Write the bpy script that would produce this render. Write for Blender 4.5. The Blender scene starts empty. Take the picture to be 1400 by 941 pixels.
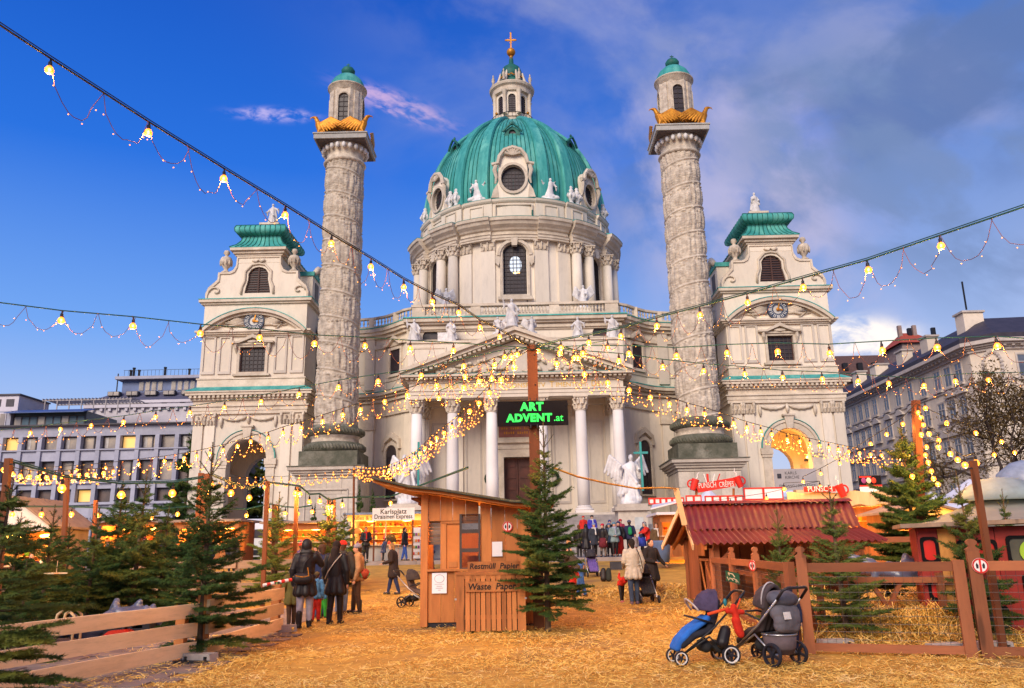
import bpy, math, random
import numpy as np
from mathutils import Vector, Matrix, noise as mnoise
from mathutils.geometry import tessellate_polygon
PI = math.pi
R = math.radians
random.seed(7)
rng = np.random.default_rng(7)
scene = bpy.context.scene
COL = scene.collection
# ---------------------------------------------------------------- camera
CAMH, FPX = 1.55, 1110.0
PITCH, YAW, ROLL = R(14.25), R(0.62), R(1.09)
fwd = Vector((-math.sin(YAW) * math.cos(PITCH), math.cos(YAW) * math.cos(PITCH), math.sin(PITCH)))
rt0 = Vector((math.cos(YAW), math.sin(YAW), 0))
up0 = rt0.cross(fwd)
cup = up0 * math.cos(ROLL) + rt0 * math.sin(ROLL)
crt = rt0 * math.cos(ROLL) - up0 * math.sin(ROLL)
cam_data = bpy.data.cameras.new('camera')
cam = bpy.data.objects.new('camera', cam_data)
COL.objects.link(cam)
cam_data.sensor_width = 36
cam_data.lens = 36 * FPX / 1400
cam_data.clip_start = 0.1
cam_data.clip_end = 4000
cam.matrix_world = Matrix.Translation((0, 0, CAMH)) @ Matrix((crt, cup, -fwd)).transposed().to_4x4()
scene.camera = cam
# ---------------------------------------------------------------- world, sun, exposure
scene.render.engine = 'CYCLES'
scene.view_settings.view_transform = 'Standard'
scene.view_settings.look = 'None'
scene.view_settings.exposure = 0.18
scene.view_settings.gamma = 1
scene.view_settings.use_curve_mapping = False
scene.cycles.use_denoising = True
try:
 scene.cycles.denoiser = 'OPENIMAGEDENOISE'
except Exception:
 pass
scene.cycles.max_bounces = 6
scene.cycles.diffuse_bounces = 3
scene.cycles.glossy_bounces = 3
scene.cycles.transmission_bounces = 4
scene.cycles.transparent_max_bounces = 8
scene.cycles.sample_clamp_indirect = 3
scene.cycles.caustics_reflective = False
scene.cycles.caustics_refractive = False
scene.cycles.use_light_tree = True
SUN_EL, SUN_AZ = R(31), R(203)     # azimuth: clockwise from +Y (north), seen from above
world = bpy.data.worlds.new('World')
scene.world = world
world.use_nodes = True
nt = world.node_tree
nt.nodes.clear()
class NT:
 """tiny node helper"""
 def __init__(s, tree):
  s.t = tree
 def n(s, typ, **kw):
  nd = s.t.nodes.new(typ)
  for k, v in kw.items():
   if k.startswith('i_'):
    key = k[2:]
    key = int(key) if key.isdigit() else key.replace('_', ' ')
    sock = nd.inputs[key]
    if hasattr(v, 'is_output') or isinstance(v, bpy.types.NodeSocket):
     s.t.links.new(v, sock)
    else:
     sock.default_value = v
   else:
    setattr(nd, k, v)
  return nd
 def math(s, op, a, b=None, c=None, clamp=False):
  nd = s.t.nodes.new('ShaderNodeMath')
  nd.operation = op
  nd.use_clamp = clamp
  for i, v in enumerate((a, b, c)):
   if v is None:
    continue
   if isinstance(v, bpy.types.NodeSocket):
    s.t.links.new(v, nd.inputs[i])
   else:
    nd.inputs[i].default_value = v
  return nd.outputs[0]
 def mix(s, fac, a, b, blend='MIX'):
  nd = s.t.nodes.new('ShaderNodeMix')
  nd.data_type = 'RGBA'
  nd.blend_type = blend
  for sock, v in ((nd.inputs[0], fac), (nd.inputs[6], a), (nd.inputs[7], b)):
   if isinstance(v, bpy.types.NodeSocket):
    s.t.links.new(v, sock)
   elif isinstance(v, (int, float)):
    sock.default_value = v
   else:
    sock.default_value = (*v[:3], 1)
  return nd.outputs[2]
 def ramp(s, fac, stops):
  nd = s.t.nodes.new('ShaderNodeValToRGB')
  s.t.links.new(fac, nd.inputs[0])
  cr = nd.color_ramp
  while len(cr.elements) < len(stops):
   cr.elements.new(0.5)
  for e, (p, c) in zip(cr.elements, stops):
   e.position = p
   e.color = (*c, 1) if len(c) == 3 else c
  return nd.outputs[0]
 def maprange(s, v, a, b, c=0.0, d=1.0, smooth=True):
  nd = s.t.nodes.new('ShaderNodeMapRange')
  nd.interpolation_type = 'SMOOTHSTEP' if smooth else 'LINEAR'
  s.t.links.new(v, nd.inputs[0])
  for i, x in enumerate((a, b, c, d)):
   nd.inputs[i + 1].default_value = x
  return nd.outputs[0]
def pdir(px, py):
 d = fwd + crt * ((px - 700) / FPX) - cup * ((py - 470.5) / FPX)
 return d.normalized()
W = NT(nt)
sky = W.n('ShaderNodeTexSky')
sky.sky_type = 'NISHITA'
sky.sun_disc = False
sky.sun_elevation = SUN_EL
sky.sun_rotation = SUN_AZ
sky.altitude = 200
sky.air_density = 1.4
sky.dust_density = 0.6
sky.ozone_density = 3.5
tc = W.n('ShaderNodeTexCoord')
sep = W.n('ShaderNodeSeparateXYZ', i_0=tc.outputs['Generated'])
zz = sep.outputs[2]
xx = sep.outputs[0]
gradi = W.ramp(W.maprange(zz, 0.0, 0.62, smooth=False),
   [(0.0, (.60, .58, .74)), (0.17, (.44, .54, .80)), (0.40, (.15, .345, .82)), (0.70, (.012, .145, .69)), (1.0, (.0, .075, .50))])
skyc = W.mix(0.93, W.mix(1.0, sky.outputs[0], (0.12, 0.12, 0.12), 'MULTIPLY'), gradi)
west = W.maprange(xx, -0.25, 0.75)
skyc = W.mix(W.math('MULTIPLY', west, 0.80), skyc, W.mix(W.maprange(zz, 0.05, 0.62), (.48, .55, .76), (.075, .18, .46)))
def cloud_layer(base, centre, ax, sx, sy, scale, lo, hi, col, amt, stretch=(1, 1, 1), seed=0.0, dist=0.6):
 """soft cloud around direction `centre`: gaussian footprint times stretched noise"""
 c = pdir(*centre)
 e1 = (pdir(*ax) - c).normalized()
 e2 = c.cross(e1).normalized()
 def dot(v):
  nd = W.n('ShaderNodeVectorMath', operation='DOT_PRODUCT')
  nt.links.new(tc.outputs['Generated'], nd.inputs[0])
  nd.inputs[1].default_value = v
  return nd.outputs['Value']
 u = W.math('DIVIDE', dot(e1), sx)
 v = W.math('DIVIDE', dot(e2), sy)
 u = W.math('SUBTRACT', u, c.dot(e1) / sx)
 front = W.math('GREATER_THAN', dot(c), 0.2)
 r2 = W.math('ADD', W.math('MULTIPLY', u, u), W.math('MULTIPLY', v, v))
 g = W.math('POWER', 2.718, W.math('MULTIPLY', r2, -1.0))
 comb = W.n('ShaderNodeCombineXYZ', i_0=W.math('MULTIPLY', u, stretch[0] * sx / sy), i_1=W.math('MULTIPLY', v, stretch[1]), i_2=seed)
 nz = W.n('ShaderNodeTexNoise', i_Vector=comb.outputs[0], i_Scale=scale, i_Detail=7.0, i_Roughness=0.55, i_Distortion=.25)
 m = W.math('MULTIPLY', W.maprange(nz.outputs[0], lo, hi), W.math('MULTIPLY', W.maprange(g, 0.0, 0.75), front))
 return W.mix(W.math('MULTIPLY', m, amt), base, col)
skyc = cloud_layer(skyc, (375, 157), (430, 160), 0.040, 0.007, 0.9, .36, .66, (.62, .52, .84), .70, (.45, .9, 1), 2.0)
skyc = cloud_layer(skyc, (545, 145), (600, 165), 0.060, 0.013, 1.1, .36, .66, (.70, .46, .70), .80, (.5, 1.2, 1), 5.5)
skyc = cloud_layer(skyc, (1000, 60), (1300, 180), 0.34, 0.17, .9, .40, .60, (.31, .34, .56), .75, (.8, 1, 1), 1.3)
skyc = cloud_layer(skyc, (1200, 130), (1400, 60), 0.30, 0.12, 1.1, .40, .60, (.11, .18, .40), .85, (.7, 1, 1), 7.7)
skyc = cloud_layer(skyc, (1010, 300), (960, 200), 0.24, 0.11, 1.0, .38, .60, (.50, .47, .66), .75, (.8, 1, 1), 9.1)
skyc = cloud_layer(skyc, (1250, 235), (1400, 300), 0.24, 0.10, 1.2, .40, .58, (.17, .25, .46), .75, (.6, 1, 1), 11.2)
skyc = cloud_layer(skyc, (1175, 462), (1220, 462), 0.055, 0.022, .9, .28, .58, (1.15, 1.02, .88), .90, (.6, 1, 1), 3.1)
skyc = cloud_layer(skyc, (800, 90), (900, 60), 0.25, 0.10, .9, .38, .70, (.16, .24, .60), .55, (.6, 1, 1), 13.9)
below = W.maprange(zz, -0.02, 0.0)
skyc = W.mix(below, (.20, .20, .26), skyc)
lightwarm = W.n('ShaderNodeBackground', i_Color=skyc, i_Strength=1.0)
outw = W.n('ShaderNodeOutputWorld', i_Surface=lightwarm.outputs[0])
sun_data = bpy.data.lights.new('sun', 'SUN')
sun_data.energy = 3.6
sun_data.angle = R(32)
sun_data.color = (1.0, .85, .68)
sun = bpy.data.objects.new('sun', sun_data)
COL.objects.link(sun)
sdir = Vector((math.sin(SUN_AZ) * math.cos(SUN_EL), math.cos(SUN_AZ) * math.cos(SUN_EL), math.sin(SUN_EL)))
sun.rotation_euler = sdir.to_track_quat('Z', 'Y').to_euler()
# ---------------------------------------------------------------- places
def at(px, py, Y):
 """world point seen at photo pixel (px, py) at depth Y (design survey of the place)"""
 d = fwd + crt * ((px - 700) / FPX) - cup * ((py - 470.5) / FPX)
 return Vector((0, 0, CAMH)) + d * (Y / d.y)
def gp(px, py, z=0.0):
 d = fwd + crt * ((px - 700) / FPX) - cup * ((py - 470.5) / FPX)
 return Vector((0, 0, CAMH)) + d * ((z - CAMH) / d.z)
def ground_z(x, y):
 """straw basin: flat near the camera, rising to the stone rim and the church forecourt"""
 if y < 23: return 0.0
 if y < 42.5:
  t = (y - 23) / 19.5
  return 0.95 * t * t * (1.4 - .4 * t)
 return 1.10
# ---------------------------------------------------------------- materials
MATS = {}
def mat(name, c1, c2=None, rough=.8, scale=3.0, bump=0.0, bscale=None, metal=0.0, emit=None, estr=0.0, kind='noise',
  stretch=(1, 1, 1), contrast=.5, spec=.3, c3=None, dirt=0.0, alpha=None, coat=0.0, detail=6.0):
 if name in MATS:
  return MATS[name]
 m = bpy.data.materials.new(name)
 m.use_nodes = True
 t = NT(m.node_tree)
 b = m.node_tree.nodes['Principled BSDF']
 b.inputs['Roughness'].default_value = rough
 b.inputs['Metallic'].default_value = metal
 b.inputs['Specular IOR Level'].default_value = spec
 if coat: b.inputs['Coat Weight'].default_value = coat
 c2 = c2 or tuple(x * .72 for x in c1)
 tcn = t.n('ShaderNodeTexCoord')
 mp = t.n('ShaderNodeMapping', i_Vector=tcn.outputs['Object'])
 mp.inputs['Scale'].default_value = stretch
 oi = t.n('ShaderNodeObjectInfo')
 off = t.n('ShaderNodeVectorMath', operation='SCALE')
 off.inputs[0].default_value = (7.3, 3.1, 5.7)
 m.node_tree.links.new(oi.outputs['Random'], off.inputs['Scale'])
 add = t.n('ShaderNodeVectorMath', operation='ADD', i_0=mp.outputs[0], i_1=off.outputs[0])
 nz = t.n('ShaderNodeTexNoise', i_Vector=add.outputs[0], i_Scale=scale, i_Detail=detail, i_Roughness=.6)
 f = t.maprange(nz.outputs[0], .5 - contrast / 2, .5 + contrast / 2)
 col = t.mix(f, c2, c1)
 if c3:
  nz3 = t.n('ShaderNodeTexNoise', i_Vector=add.outputs[0], i_Scale=scale * .23, i_Detail=5.0, i_Roughness=.7)
  col = t.mix(t.maprange(nz3.outputs[0], .48, .70), col, c3)
 if dirt:
  nd = t.n('ShaderNodeTexNoise', i_Vector=add.outputs[0], i_Scale=scale * 5, i_Detail=8.0, i_Roughness=.75)
  col = t.mix(t.math('MULTIPLY', t.maprange(nd.outputs[0], .42, .75), dirt), col, tuple(x * .35 for x in c1))
 if kind == 'wood':
  vo = t.n('ShaderNodeTexVoronoi', i_Vector=add.outputs[0], i_Scale=3.4)
  vo.inputs['Randomness'].default_value = 1
  kn = t.maprange(vo.outputs['Distance'], .10, .19, 1.0, 0.0)
  col = t.mix(t.math('MULTIPLY', kn, .8), col, tuple(x * .28 for x in c1))
 hs = t.n('ShaderNodeHueSaturation', i_Color=col)
 m.node_tree.links.new(t.math('ADD', t.math('MULTIPLY', oi.outputs['Random'], .5 if kind == 'wood' else .2), .74 if kind == 'wood' else .9), hs.inputs['Value'])
 m.node_tree.links.new(hs.outputs[0], b.inputs['Base Color'])
 if bump:
  nb = t.n('ShaderNodeTexNoise', i_Vector=add.outputs[0], i_Scale=bscale or scale * 4, i_Detail=6.0, i_Roughness=.65)
  bp = t.n('ShaderNodeBump', i_Height=nb.outputs[0])
  bp.inputs['Strength'].default_value = min(1, bump * 6)
  bp.inputs['Distance'].default_value = bump
  m.node_tree.links.new(bp.outputs[0], b.inputs['Normal'])
 if emit:
  b.inputs['Emission Color'].default_value = (*emit, 1)
  b.inputs['Emission Strength'].default_value = estr
 if alpha is not None:
  b.inputs['Alpha'].default_value = alpha
 MATS[name] = m
 return m
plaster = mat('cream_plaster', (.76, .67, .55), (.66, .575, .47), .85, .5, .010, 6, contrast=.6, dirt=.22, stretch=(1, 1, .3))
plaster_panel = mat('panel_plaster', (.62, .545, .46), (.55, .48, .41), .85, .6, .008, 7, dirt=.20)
trim = mat('stone_trim', (.72, .62, .50), (.52, .43, .33), .85, .9, .012, 9, dirt=.36)
marble = mat('white_marble', (.78, .75, .73), (.50, .47, .46), .6, 2.6, .02, 8, dirt=.3)
paint_white = mat('white_columns', (.80, .74, .69), (.70, .64, .60), .7, .6, .006, 8)
relief_st = mat('weathered_relief_stone', (.66, .565, .45), (.38, .315, .25), .9, 2.1, .05, 9, contrast=.4, dirt=.42)
dark_st = mat('mossy_base_stone', (.17, .16, .12), (.07, .075, .05), .95, 1.3, .06, 7, dirt=.5, c3=(.30, .28, .22))
ashlar = mat('ashlar_stone', (.60, .52, .43), (.46, .39, .32), .9, .8, .02, 7, dirt=.35)
copper = mat('copper_patina', (.07, .37, .33), (.03, .24, .22), .62, 1.0, .01, 5, stretch=(2.2, 2.2, .35), contrast=.5, c3=(.15, .48, .40), metal=.1)
copper_d = mat('dark_patina', (.02, .17, .13), (.012, .08, .07), .6, 1.6, .01, 5)
gold = mat('gilding', (.62, .27, .025), (.34, .12, .012), .5, 2.5, .03, 9, metal=.45)
glass_d = mat('dark_leaded_glass', (.05, .035, .04), (.018, .014, .02), .45, 1.2, .004, 5, spec=.35)
shutter = mat('brown_louvre', (.09, .04, .03), (.05, .022, .018), .6, 2, .004)
bar_m = mat('window_bars', (.06, .045, .045), None, .6)
door_m = mat('oak_door', (.12, .035, .022), (.06, .018, .012), .45, 2, .01)
iron = mat('black_iron', (.03, .03, .035), None, .5, metal=.5)
def wood(name, c1, c2, s=3, bump=.006, st=(1.0, 1.0, .16)):
 return mat(name, c1, c2, .75, s, bump, s * 7, stretch=st, contrast=.7, dirt=.34, kind='wood')
spruce_wood = wood('pale_spruce_board', (.88, .64, .37), (.68, .45, .23))
orange_wood = wood('glazed_orange_board', (.56, .215, .062), (.33, .11, .032))
red_wood = wood('red_brown_timber', (.36, .125, .05), (.22, .07, .03))
grey_wood = wood('weathered_grey_board', (.36, .27, .20), (.22, .155, .115))
HORIZ = {m.name: wood(m.name + '_lengthwise', a, b, st=(.16, .16, 1.0)) for m, a, b in ((spruce_wood, (.88, .64, .37), (.68, .45, .23)), (orange_wood, (.56, .215, .062), (.33, .11, .032)), (red_wood, (.36, .125, .05), (.22, .07, .03)), (grey_wood, (.36, .27, .20), (.22, .155, .115)))}
pole_wood = wood('brown_pole', (.22, .07, .025), (.12, .036, .014))
# ---------------------------------------------------------------- mesh builder
WL = {}       # world location of every parent
class MB:
 def __init__(s):
  s.v = []
  s.f = []
 def add(s, vs, fs):
  o = len(s.v)
  s.v.extend(vs)
  s.f.extend([tuple(i + o for i in f) for f in fs])
  return s
 def box(s, x0, x1, y0, y1, z0, z1):
  if x0 > x1: x0, x1 = x1, x0
  return s.add([(x0, y0, z0), (x1, y0, z0), (x1, y1, z0), (x0, y1, z0), (x0, y0, z1), (x1, y0, z1), (x1, y1, z1), (x0, y1, z1)],
     [(0, 3, 2, 1), (4, 5, 6, 7), (0, 1, 5, 4), (1, 2, 6, 5), (2, 3, 7, 6), (3, 0, 4, 7)])
 def cbox(s, c, size, rz=0, bev=0):
  m = Matrix.Translation(c) @ Matrix.Rotation(rz, 4, 'Z')
  return s.mbox(m, size)
 def mbox(s, m, size):
  a, b, c = size[0] / 2, size[1] / 2, size[2] / 2
  vs = [tuple(m @ Vector(p)) for p in [(-a, -b, -c), (a, -b, -c), (a, b, -c), (-a, b, -c), (-a, -b, c), (a, -b, c), (a, b, c), (-a, b, c)]]
  return s.add(vs, [(0, 3, 2, 1), (4, 5, 6, 7), (0, 1, 5, 4), (1, 2, 6, 5), (2, 3, 7, 6), (3, 0, 4, 7)])
 def beam(s, p, q, w, h, up=(0, 0, 1)):
  """rectangular bar from p to q, w across, h along `up`"""
  p, q = Vector(p), Vector(q)
  d = (q - p)
  L = d.length
  d.normalize()
  u = Vector(up)
  if abs(d.dot(u)) > .98: u = Vector((0, 1, 0))
  sd = d.cross(u).normalized()
  u = sd.cross(d).normalized()
  m = Matrix((sd, d, u)).transposed().to_4x4()
  return s.mbox(Matrix.Translation((p + q) / 2) @ m, (w, L, h))
 def tube(s, pts, r, n=8, cap=True, flat=1.0):
  pts = [Vector(p) for p in pts]
  k = len(pts)
  rs = r if isinstance(r, (list, tuple)) else [r] * k
  vs = []
  prev = None
  for i, p in enumerate(pts):
   d = (pts[min(i + 1, k - 1)] - pts[max(i - 1, 0)])
   if d.length < 1e-9: d = Vector((0, 0, 1))
   d.normalize()
   if prev is None:
    a = Vector((0, 0, 1)) if abs(d.z) < .9 else Vector((1, 0, 0))
   else:
    a = prev
   a = (a - d * a.dot(d))
   if a.length < 1e-6: a = Vector((1, 0, 0)) - d * d.x
   a.normalize()
   prev = a
   b = d.cross(a)
   for j in range(n):
    t = 2 * PI * j / n
    vs.append(tuple(p + a * (math.cos(t) * rs[i] * flat) + b * (math.sin(t) * rs[i])))
  fs = []
  for i in range(k - 1):
   for j in range(n):
    fs.append((i * n + j, i * n + (j + 1) % n, (i + 1) * n + (j + 1) % n, (i + 1) * n + j))
  if cap:
   fs.append(tuple(range(n - 1, -1, -1)))
   fs.append(tuple((k - 1) * n + j for j in range(n)))
  return s.add(vs, fs)
 def lathe(s, prof, n=24, c=(0, 0, 0), a0=0.0, a1=2 * PI, sx=1.0, sy=1.0, cap=True):
  full = abs(a1 - a0 - 2 * PI) < 1e-6
  m = n if full else n + 1
  vs = []
  for r, z in prof:
   for j in range(m):
    t = a0 + (a1 - a0) * j / n
    vs.append((c[0] + r * math.cos(t) * sx, c[1] + r * math.sin(t) * sy, c[2] + z))
  fs = []
  for i in range(len(prof) - 1):
   for j in range(n):
    j2 = (j + 1) % m
    fs.append((i * m + j, i * m + j2, (i + 1) * m + j2, (i + 1) * m + j))
  if cap and full:
   if prof[0][0] > 1e-4: fs.append(tuple(range(m - 1, -1, -1)))
   if prof[-1][0] > 1e-4: fs.append(tuple((len(prof) - 1) * m + j for j in range(m)))
  return s.add(vs, fs)
 def ell(s, c, r, n=10, k=7, m=None):
  prof = [(math.sin(PI * i / k), -math.cos(PI * i / k)) for i in range(k + 1)]
  vs, fs = [], []
  for rr, z in prof:
   for j in range(n):
    t = 2 * PI * j / n
    p = Vector((rr * math.cos(t) * r[0], rr * math.sin(t) * r[1], z * r[2]))
    if m: p = m @ p
    vs.append(tuple(p + Vector(c)))
  for i in range(k):
   for j in range(n):
    fs.append((i * n + j, i * n + (j + 1) % n, (i + 1) * n + (j + 1) % n, (i + 1) * n + j))
  return s.add(vs, fs)
 def plate(s, outer, holes, fn, d0, d1):
  """polygon with holes in (u, v), extruded from depth d0 to d1; fn(u, v, d) -> xyz"""
  loops = [list(outer)] + [list(h) for h in holes]
  pts = [p for l in loops for p in l]
  tris = tessellate_polygon([[Vector((p[0], p[1], 0)) for p in l] for l in loops])
  n = len(pts)
  vs = [tuple(fn(p[0], p[1], d0)) for p in pts] + [tuple(fn(p[0], p[1], d1)) for p in pts]
  fs = []
  for t in tris:
   fs.append(tuple(t))
   fs.append(tuple(i + n for i in reversed(t)))
  o = 0
  for l in loops:
   k = len(l)
   for i in range(k):
    j = (i + 1) % k
    fs.append((o + i, o + j, o + j + n, o + i + n))
   o += k
  return s.add(vs, fs)
 def build(s, name, m=None, parent=None, smooth=False, label=None, cat=None, group=None, kind=None, world=True, fix=True, auto=None):
  """link as ONE mesh object; vertices are world coordinates unless world=False (then local to the parent)"""
  v = np.array(s.v, dtype=np.float32).reshape(-1, 3)
  lo, hi = v.min(0), v.max(0)
  org = np.array([(lo[0] + hi[0]) / 2, (lo[1] + hi[1]) / 2, lo[2]], dtype=np.float32)
  me = bpy.data.meshes.new(name)
  me.from_pydata((v - org).tolist(), [], s.f)
  if fix:
   import bmesh
   bm = bmesh.new()
   bm.from_mesh(me)
   bmesh.ops.recalc_face_normals(bm, faces=bm.faces)
   bm.to_mesh(me)
   bm.free()
  if smooth:
   me.polygons.foreach_set('use_smooth', [True] * len(me.polygons))
   if auto:
    try: me.set_sharp_from_angle(angle=R(auto))
    except Exception: pass
  if m: me.materials.append(m)
  o = bpy.data.objects.new(name, me)
  COL.objects.link(o)
  base = WL.get(parent.name, Vector((0, 0, 0))) if (parent and world) else Vector((0, 0, 0))
  if parent:
   o.parent = parent
   o.location = Vector(org.tolist()) - base
   WL[o.name] = Vector(org.tolist()) if world else WL.get(parent.name, Vector((0, 0, 0))) + Vector(org.tolist())
  else:
   o.location = Vector(org.tolist())
   WL[o.name] = Vector(org.tolist())
  tag(o, label, cat, group, kind)
  return o
def tag(o, label=None, cat=None, group=None, kind=None):
 if label: o['label'] = label
 if cat: o['category'] = cat
 if group: o['group'] = group
 if kind: o['kind'] = kind
 return o
def empty(name, loc, label=None, cat=None, group=None, rz=0):
 o = bpy.data.objects.new(name, None)
 COL.objects.link(o)
 o.location = loc
 o.rotation_euler = (0, 0, rz)
 WL[o.name] = Vector(loc)
 o.empty_display_size = .1
 return tag(o, label, cat, group)
def copy_tree(o, parent=None, loc=None, rz=None, sc=None, label=None, group=None, mats=None):
 c = o.copy()
 COL.objects.link(c)
 if parent: c.parent = parent
 if loc is not None: c.location = loc
 if rz is not None: c.rotation_euler = (0, 0, rz)
 if sc is not None: c.scale = sc if hasattr(sc, '__len__') else (sc, sc, sc)
 if label: c['label'] = label
 if group: c['group'] = group
 for ch in list(o.children):
  copy_tree(ch, c)
 return c
def link(name, mesh, parent=None, loc=(0, 0, 0), rot=(0, 0, 0), sc=(1, 1, 1), label=None, cat=None, group=None):
 o = bpy.data.objects.new(name, mesh)
 COL.objects.link(o)
 if parent: o.parent = parent
 o.location = loc
 o.rotation_euler = rot
 o.scale = sc
 return tag(o, label, cat, group)
def text(body, size, parent, m, loc, rot=(PI / 2, 0, 0), ext=.01, name='lettering', align='CENTER', shear=0, sx=1, off=0, space=1.0, world=True):
 cu = bpy.data.curves.new(name, 'FONT')
 cu.body = body
 cu.size = size
 cu.extrude = ext
 cu.align_x = align
 cu.align_y = 'CENTER'
 cu.shear = shear
 cu.offset = off
 cu.space_character = space
 cu.resolution_u = 3
 t_ = bpy.data.objects.new('tmp', cu)
 WORK.collection.objects.link(t_)
 WORK.view_layers[0].update()
 me = bpy.data.meshes.new_from_object(t_.evaluated_get(WORK.view_layers[0].depsgraph))
 bpy.data.objects.remove(t_)
 bpy.data.curves.remove(cu)
 me.materials.clear()
 me.materials.append(m)
 o = bpy.data.objects.new(name, me)
 COL.objects.link(o)
 if parent:
  o.parent = parent
  o.location = Vector(loc) - (WL.get(parent.name, Vector((0, 0, 0))) if world else Vector((0, 0, 0)))
 else:
  o.location = loc
 o.rotation_euler = rot
 o.scale = (sx, 1, 1)
 return o
def arch_pts(cx, w, z0, zs, n=12, h=None):
 """outline of an arched opening: half width w, from z0 up to spring zs, semicircle (or height h)"""
 h = h or w
 return [(cx - w, z0), (cx + w, z0)] + [(cx + w * math.cos(PI * i / n), zs + h * math.sin(PI * i / n)) for i in range(n + 1)]
def rect(x0, x1, z0, z1):
 return [(x0, z0), (x1, z0), (x1, z1), (x0, z1)]
def ellp(cx, cz, a, b, n=20):
 return [(cx + a * math.cos(2 * PI * i / n), cz + b * math.sin(2 * PI * i / n)) for i in range(n)]
def catenary(p, q, sag, n=16):
 p, q = Vector(p), Vector(q)
 return [p.lerp(q, i / n) - Vector((0, 0, 4 * sag * (i / n) * (1 - i / n))) for i in range(n + 1)]
WORK = bpy.data.scenes.new('workbench')
def caps(mb, p, r0, q, r1, n=10, flat=1.0):
 p, q = Vector(p), Vector(q)
 d = (q - p)
 L = max(d.length, 1e-5)
 d = d / L
 pts, rs = [], []
 for i in range(4):
  a = PI / 2 * i / 4
  pts.append(p - d * (r0 * math.cos(a))); rs.append(max(r0 * math.sin(a), r0 * .04))
 pts.append(p); rs.append(r0)
 pts.append(q); rs.append(r1)
 for i in range(1, 5):
  a = PI / 2 * i / 4
  pts.append(q + d * (r1 * math.sin(a))); rs.append(max(r1 * math.cos(a), r1 * .04))
 mb.tube(pts, rs, n, True, flat)
def remesh(mb, voxel, smooth=2, disp=None, dec=None):
 me = bpy.data.meshes.new('tmp')
 me.from_pydata([tuple(v) for v in mb.v], [], mb.f)
 import bmesh
 bm = bmesh.new()
 bm.from_mesh(me)
 bmesh.ops.recalc_face_normals(bm, faces=bm.faces)
 bm.to_mesh(me)
 bm.free()
 o = bpy.data.objects.new('tmp', me)
 WORK.collection.objects.link(o)
 md = o.modifiers.new('r', 'REMESH')
 md.mode = 'VOXEL'
 md.voxel_size = voxel
 if smooth:
  sm = o.modifiers.new('s', 'SMOOTH')
  sm.iterations = smooth
  sm.factor = .6
 if dec:
  dm = o.modifiers.new('d', 'DECIMATE')
  dm.ratio = dec
 WORK.view_layers[0].update()
 dg = WORK.view_layers[0].depsgraph
 res = bpy.data.meshes.new_from_object(o.evaluated_get(dg))
 bpy.data.objects.remove(o)
 bpy.data.meshes.remove(me)
 if disp:
  n = len(res.vertices)
  co = np.empty(n * 3, dtype=np.float32)
  no = np.empty(n * 3, dtype=np.float32)
  res.vertices.foreach_get('co', co)
  res.vertices.foreach_get('normal', no)
  co = co.reshape(-1, 3); no = no.reshape(-1, 3)
  co = co + no * disp(co)[:, None]
  res.vertices.foreach_set('co', co.astype(np.float32).ravel())
 res.polygons.foreach_set('use_smooth', [True] * len(res.polygons))
 return res
def mesh_obj(name, me, m, parent=None, loc=(0, 0, 0), rz=0, sc=1, **kw):
 me.name = name
 if m and not me.materials: me.materials.append(m)
 o = link(name, me, parent, loc, (0, 0, rz), (sc, sc, sc) if not hasattr(sc, '__len__') else sc, **kw)
 return o
# ================================================================ THE GROUND
AX = -0.45
ys = [-30, -10, 0, 10, 18, 23] + [23 + i * 1.5 for i in range(1, 14)]
ys = [y for y in ys if y <= 42.4] + [42.4]
g = MB()
xs = [-400, -120, -60, -30, -15, -8, 0, 8, 15, 30, 60, 120, 400]
vs = [(x, y, ground_z(x, y) - .004) for y in ys for x in xs]
nx = len(xs)
g.add(vs, [(j * nx + i, j * nx + i + 1, (j + 1) * nx + i + 1, (j + 1) * nx + i) for j in range(len(ys) - 1) for i in range(nx - 1)])
straw_m = mat('trampled_straw', (.60, .34, .06), (.34, .18, .03), .9, 1.6, .04, 24, contrast=.6, c3=(.22, .14, .06), dirt=.5)
g.build('straw_ground', straw_m, kind='structure', smooth=True, label='trampled golden straw covering the square')
pave_m = mat('grey_forecourt', (.26, .22, .20), (.18, .15, .14), .85, .8, .01, 9, dirt=.25)
MB().box(-400, 400, 43.0, 1500, -.2, 1.10).build('forecourt', pave_m, kind='structure', label='grey stone forecourt in front of the church')
rim_m = mat('rim_stone', (.30, .26, .25), (.20, .17, .16), .75, 1.5, .01)
rim = empty('pond_rim', (0, 42.7, .9))
rim['kind'] = 'structure'
for i in range(46):
 x = -34 + i * 1.5
 MB().box(x + .008, x + 1.49, 42.35, 43.02, .72, 1.12 + .006 * (i % 3)).build('rim_stone', rim_m, rim)
far = MB()
far.box(-400, 400, -300, -30, -.3, -.004)
far.build('square_behind', pave_m, kind='structure')
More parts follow.
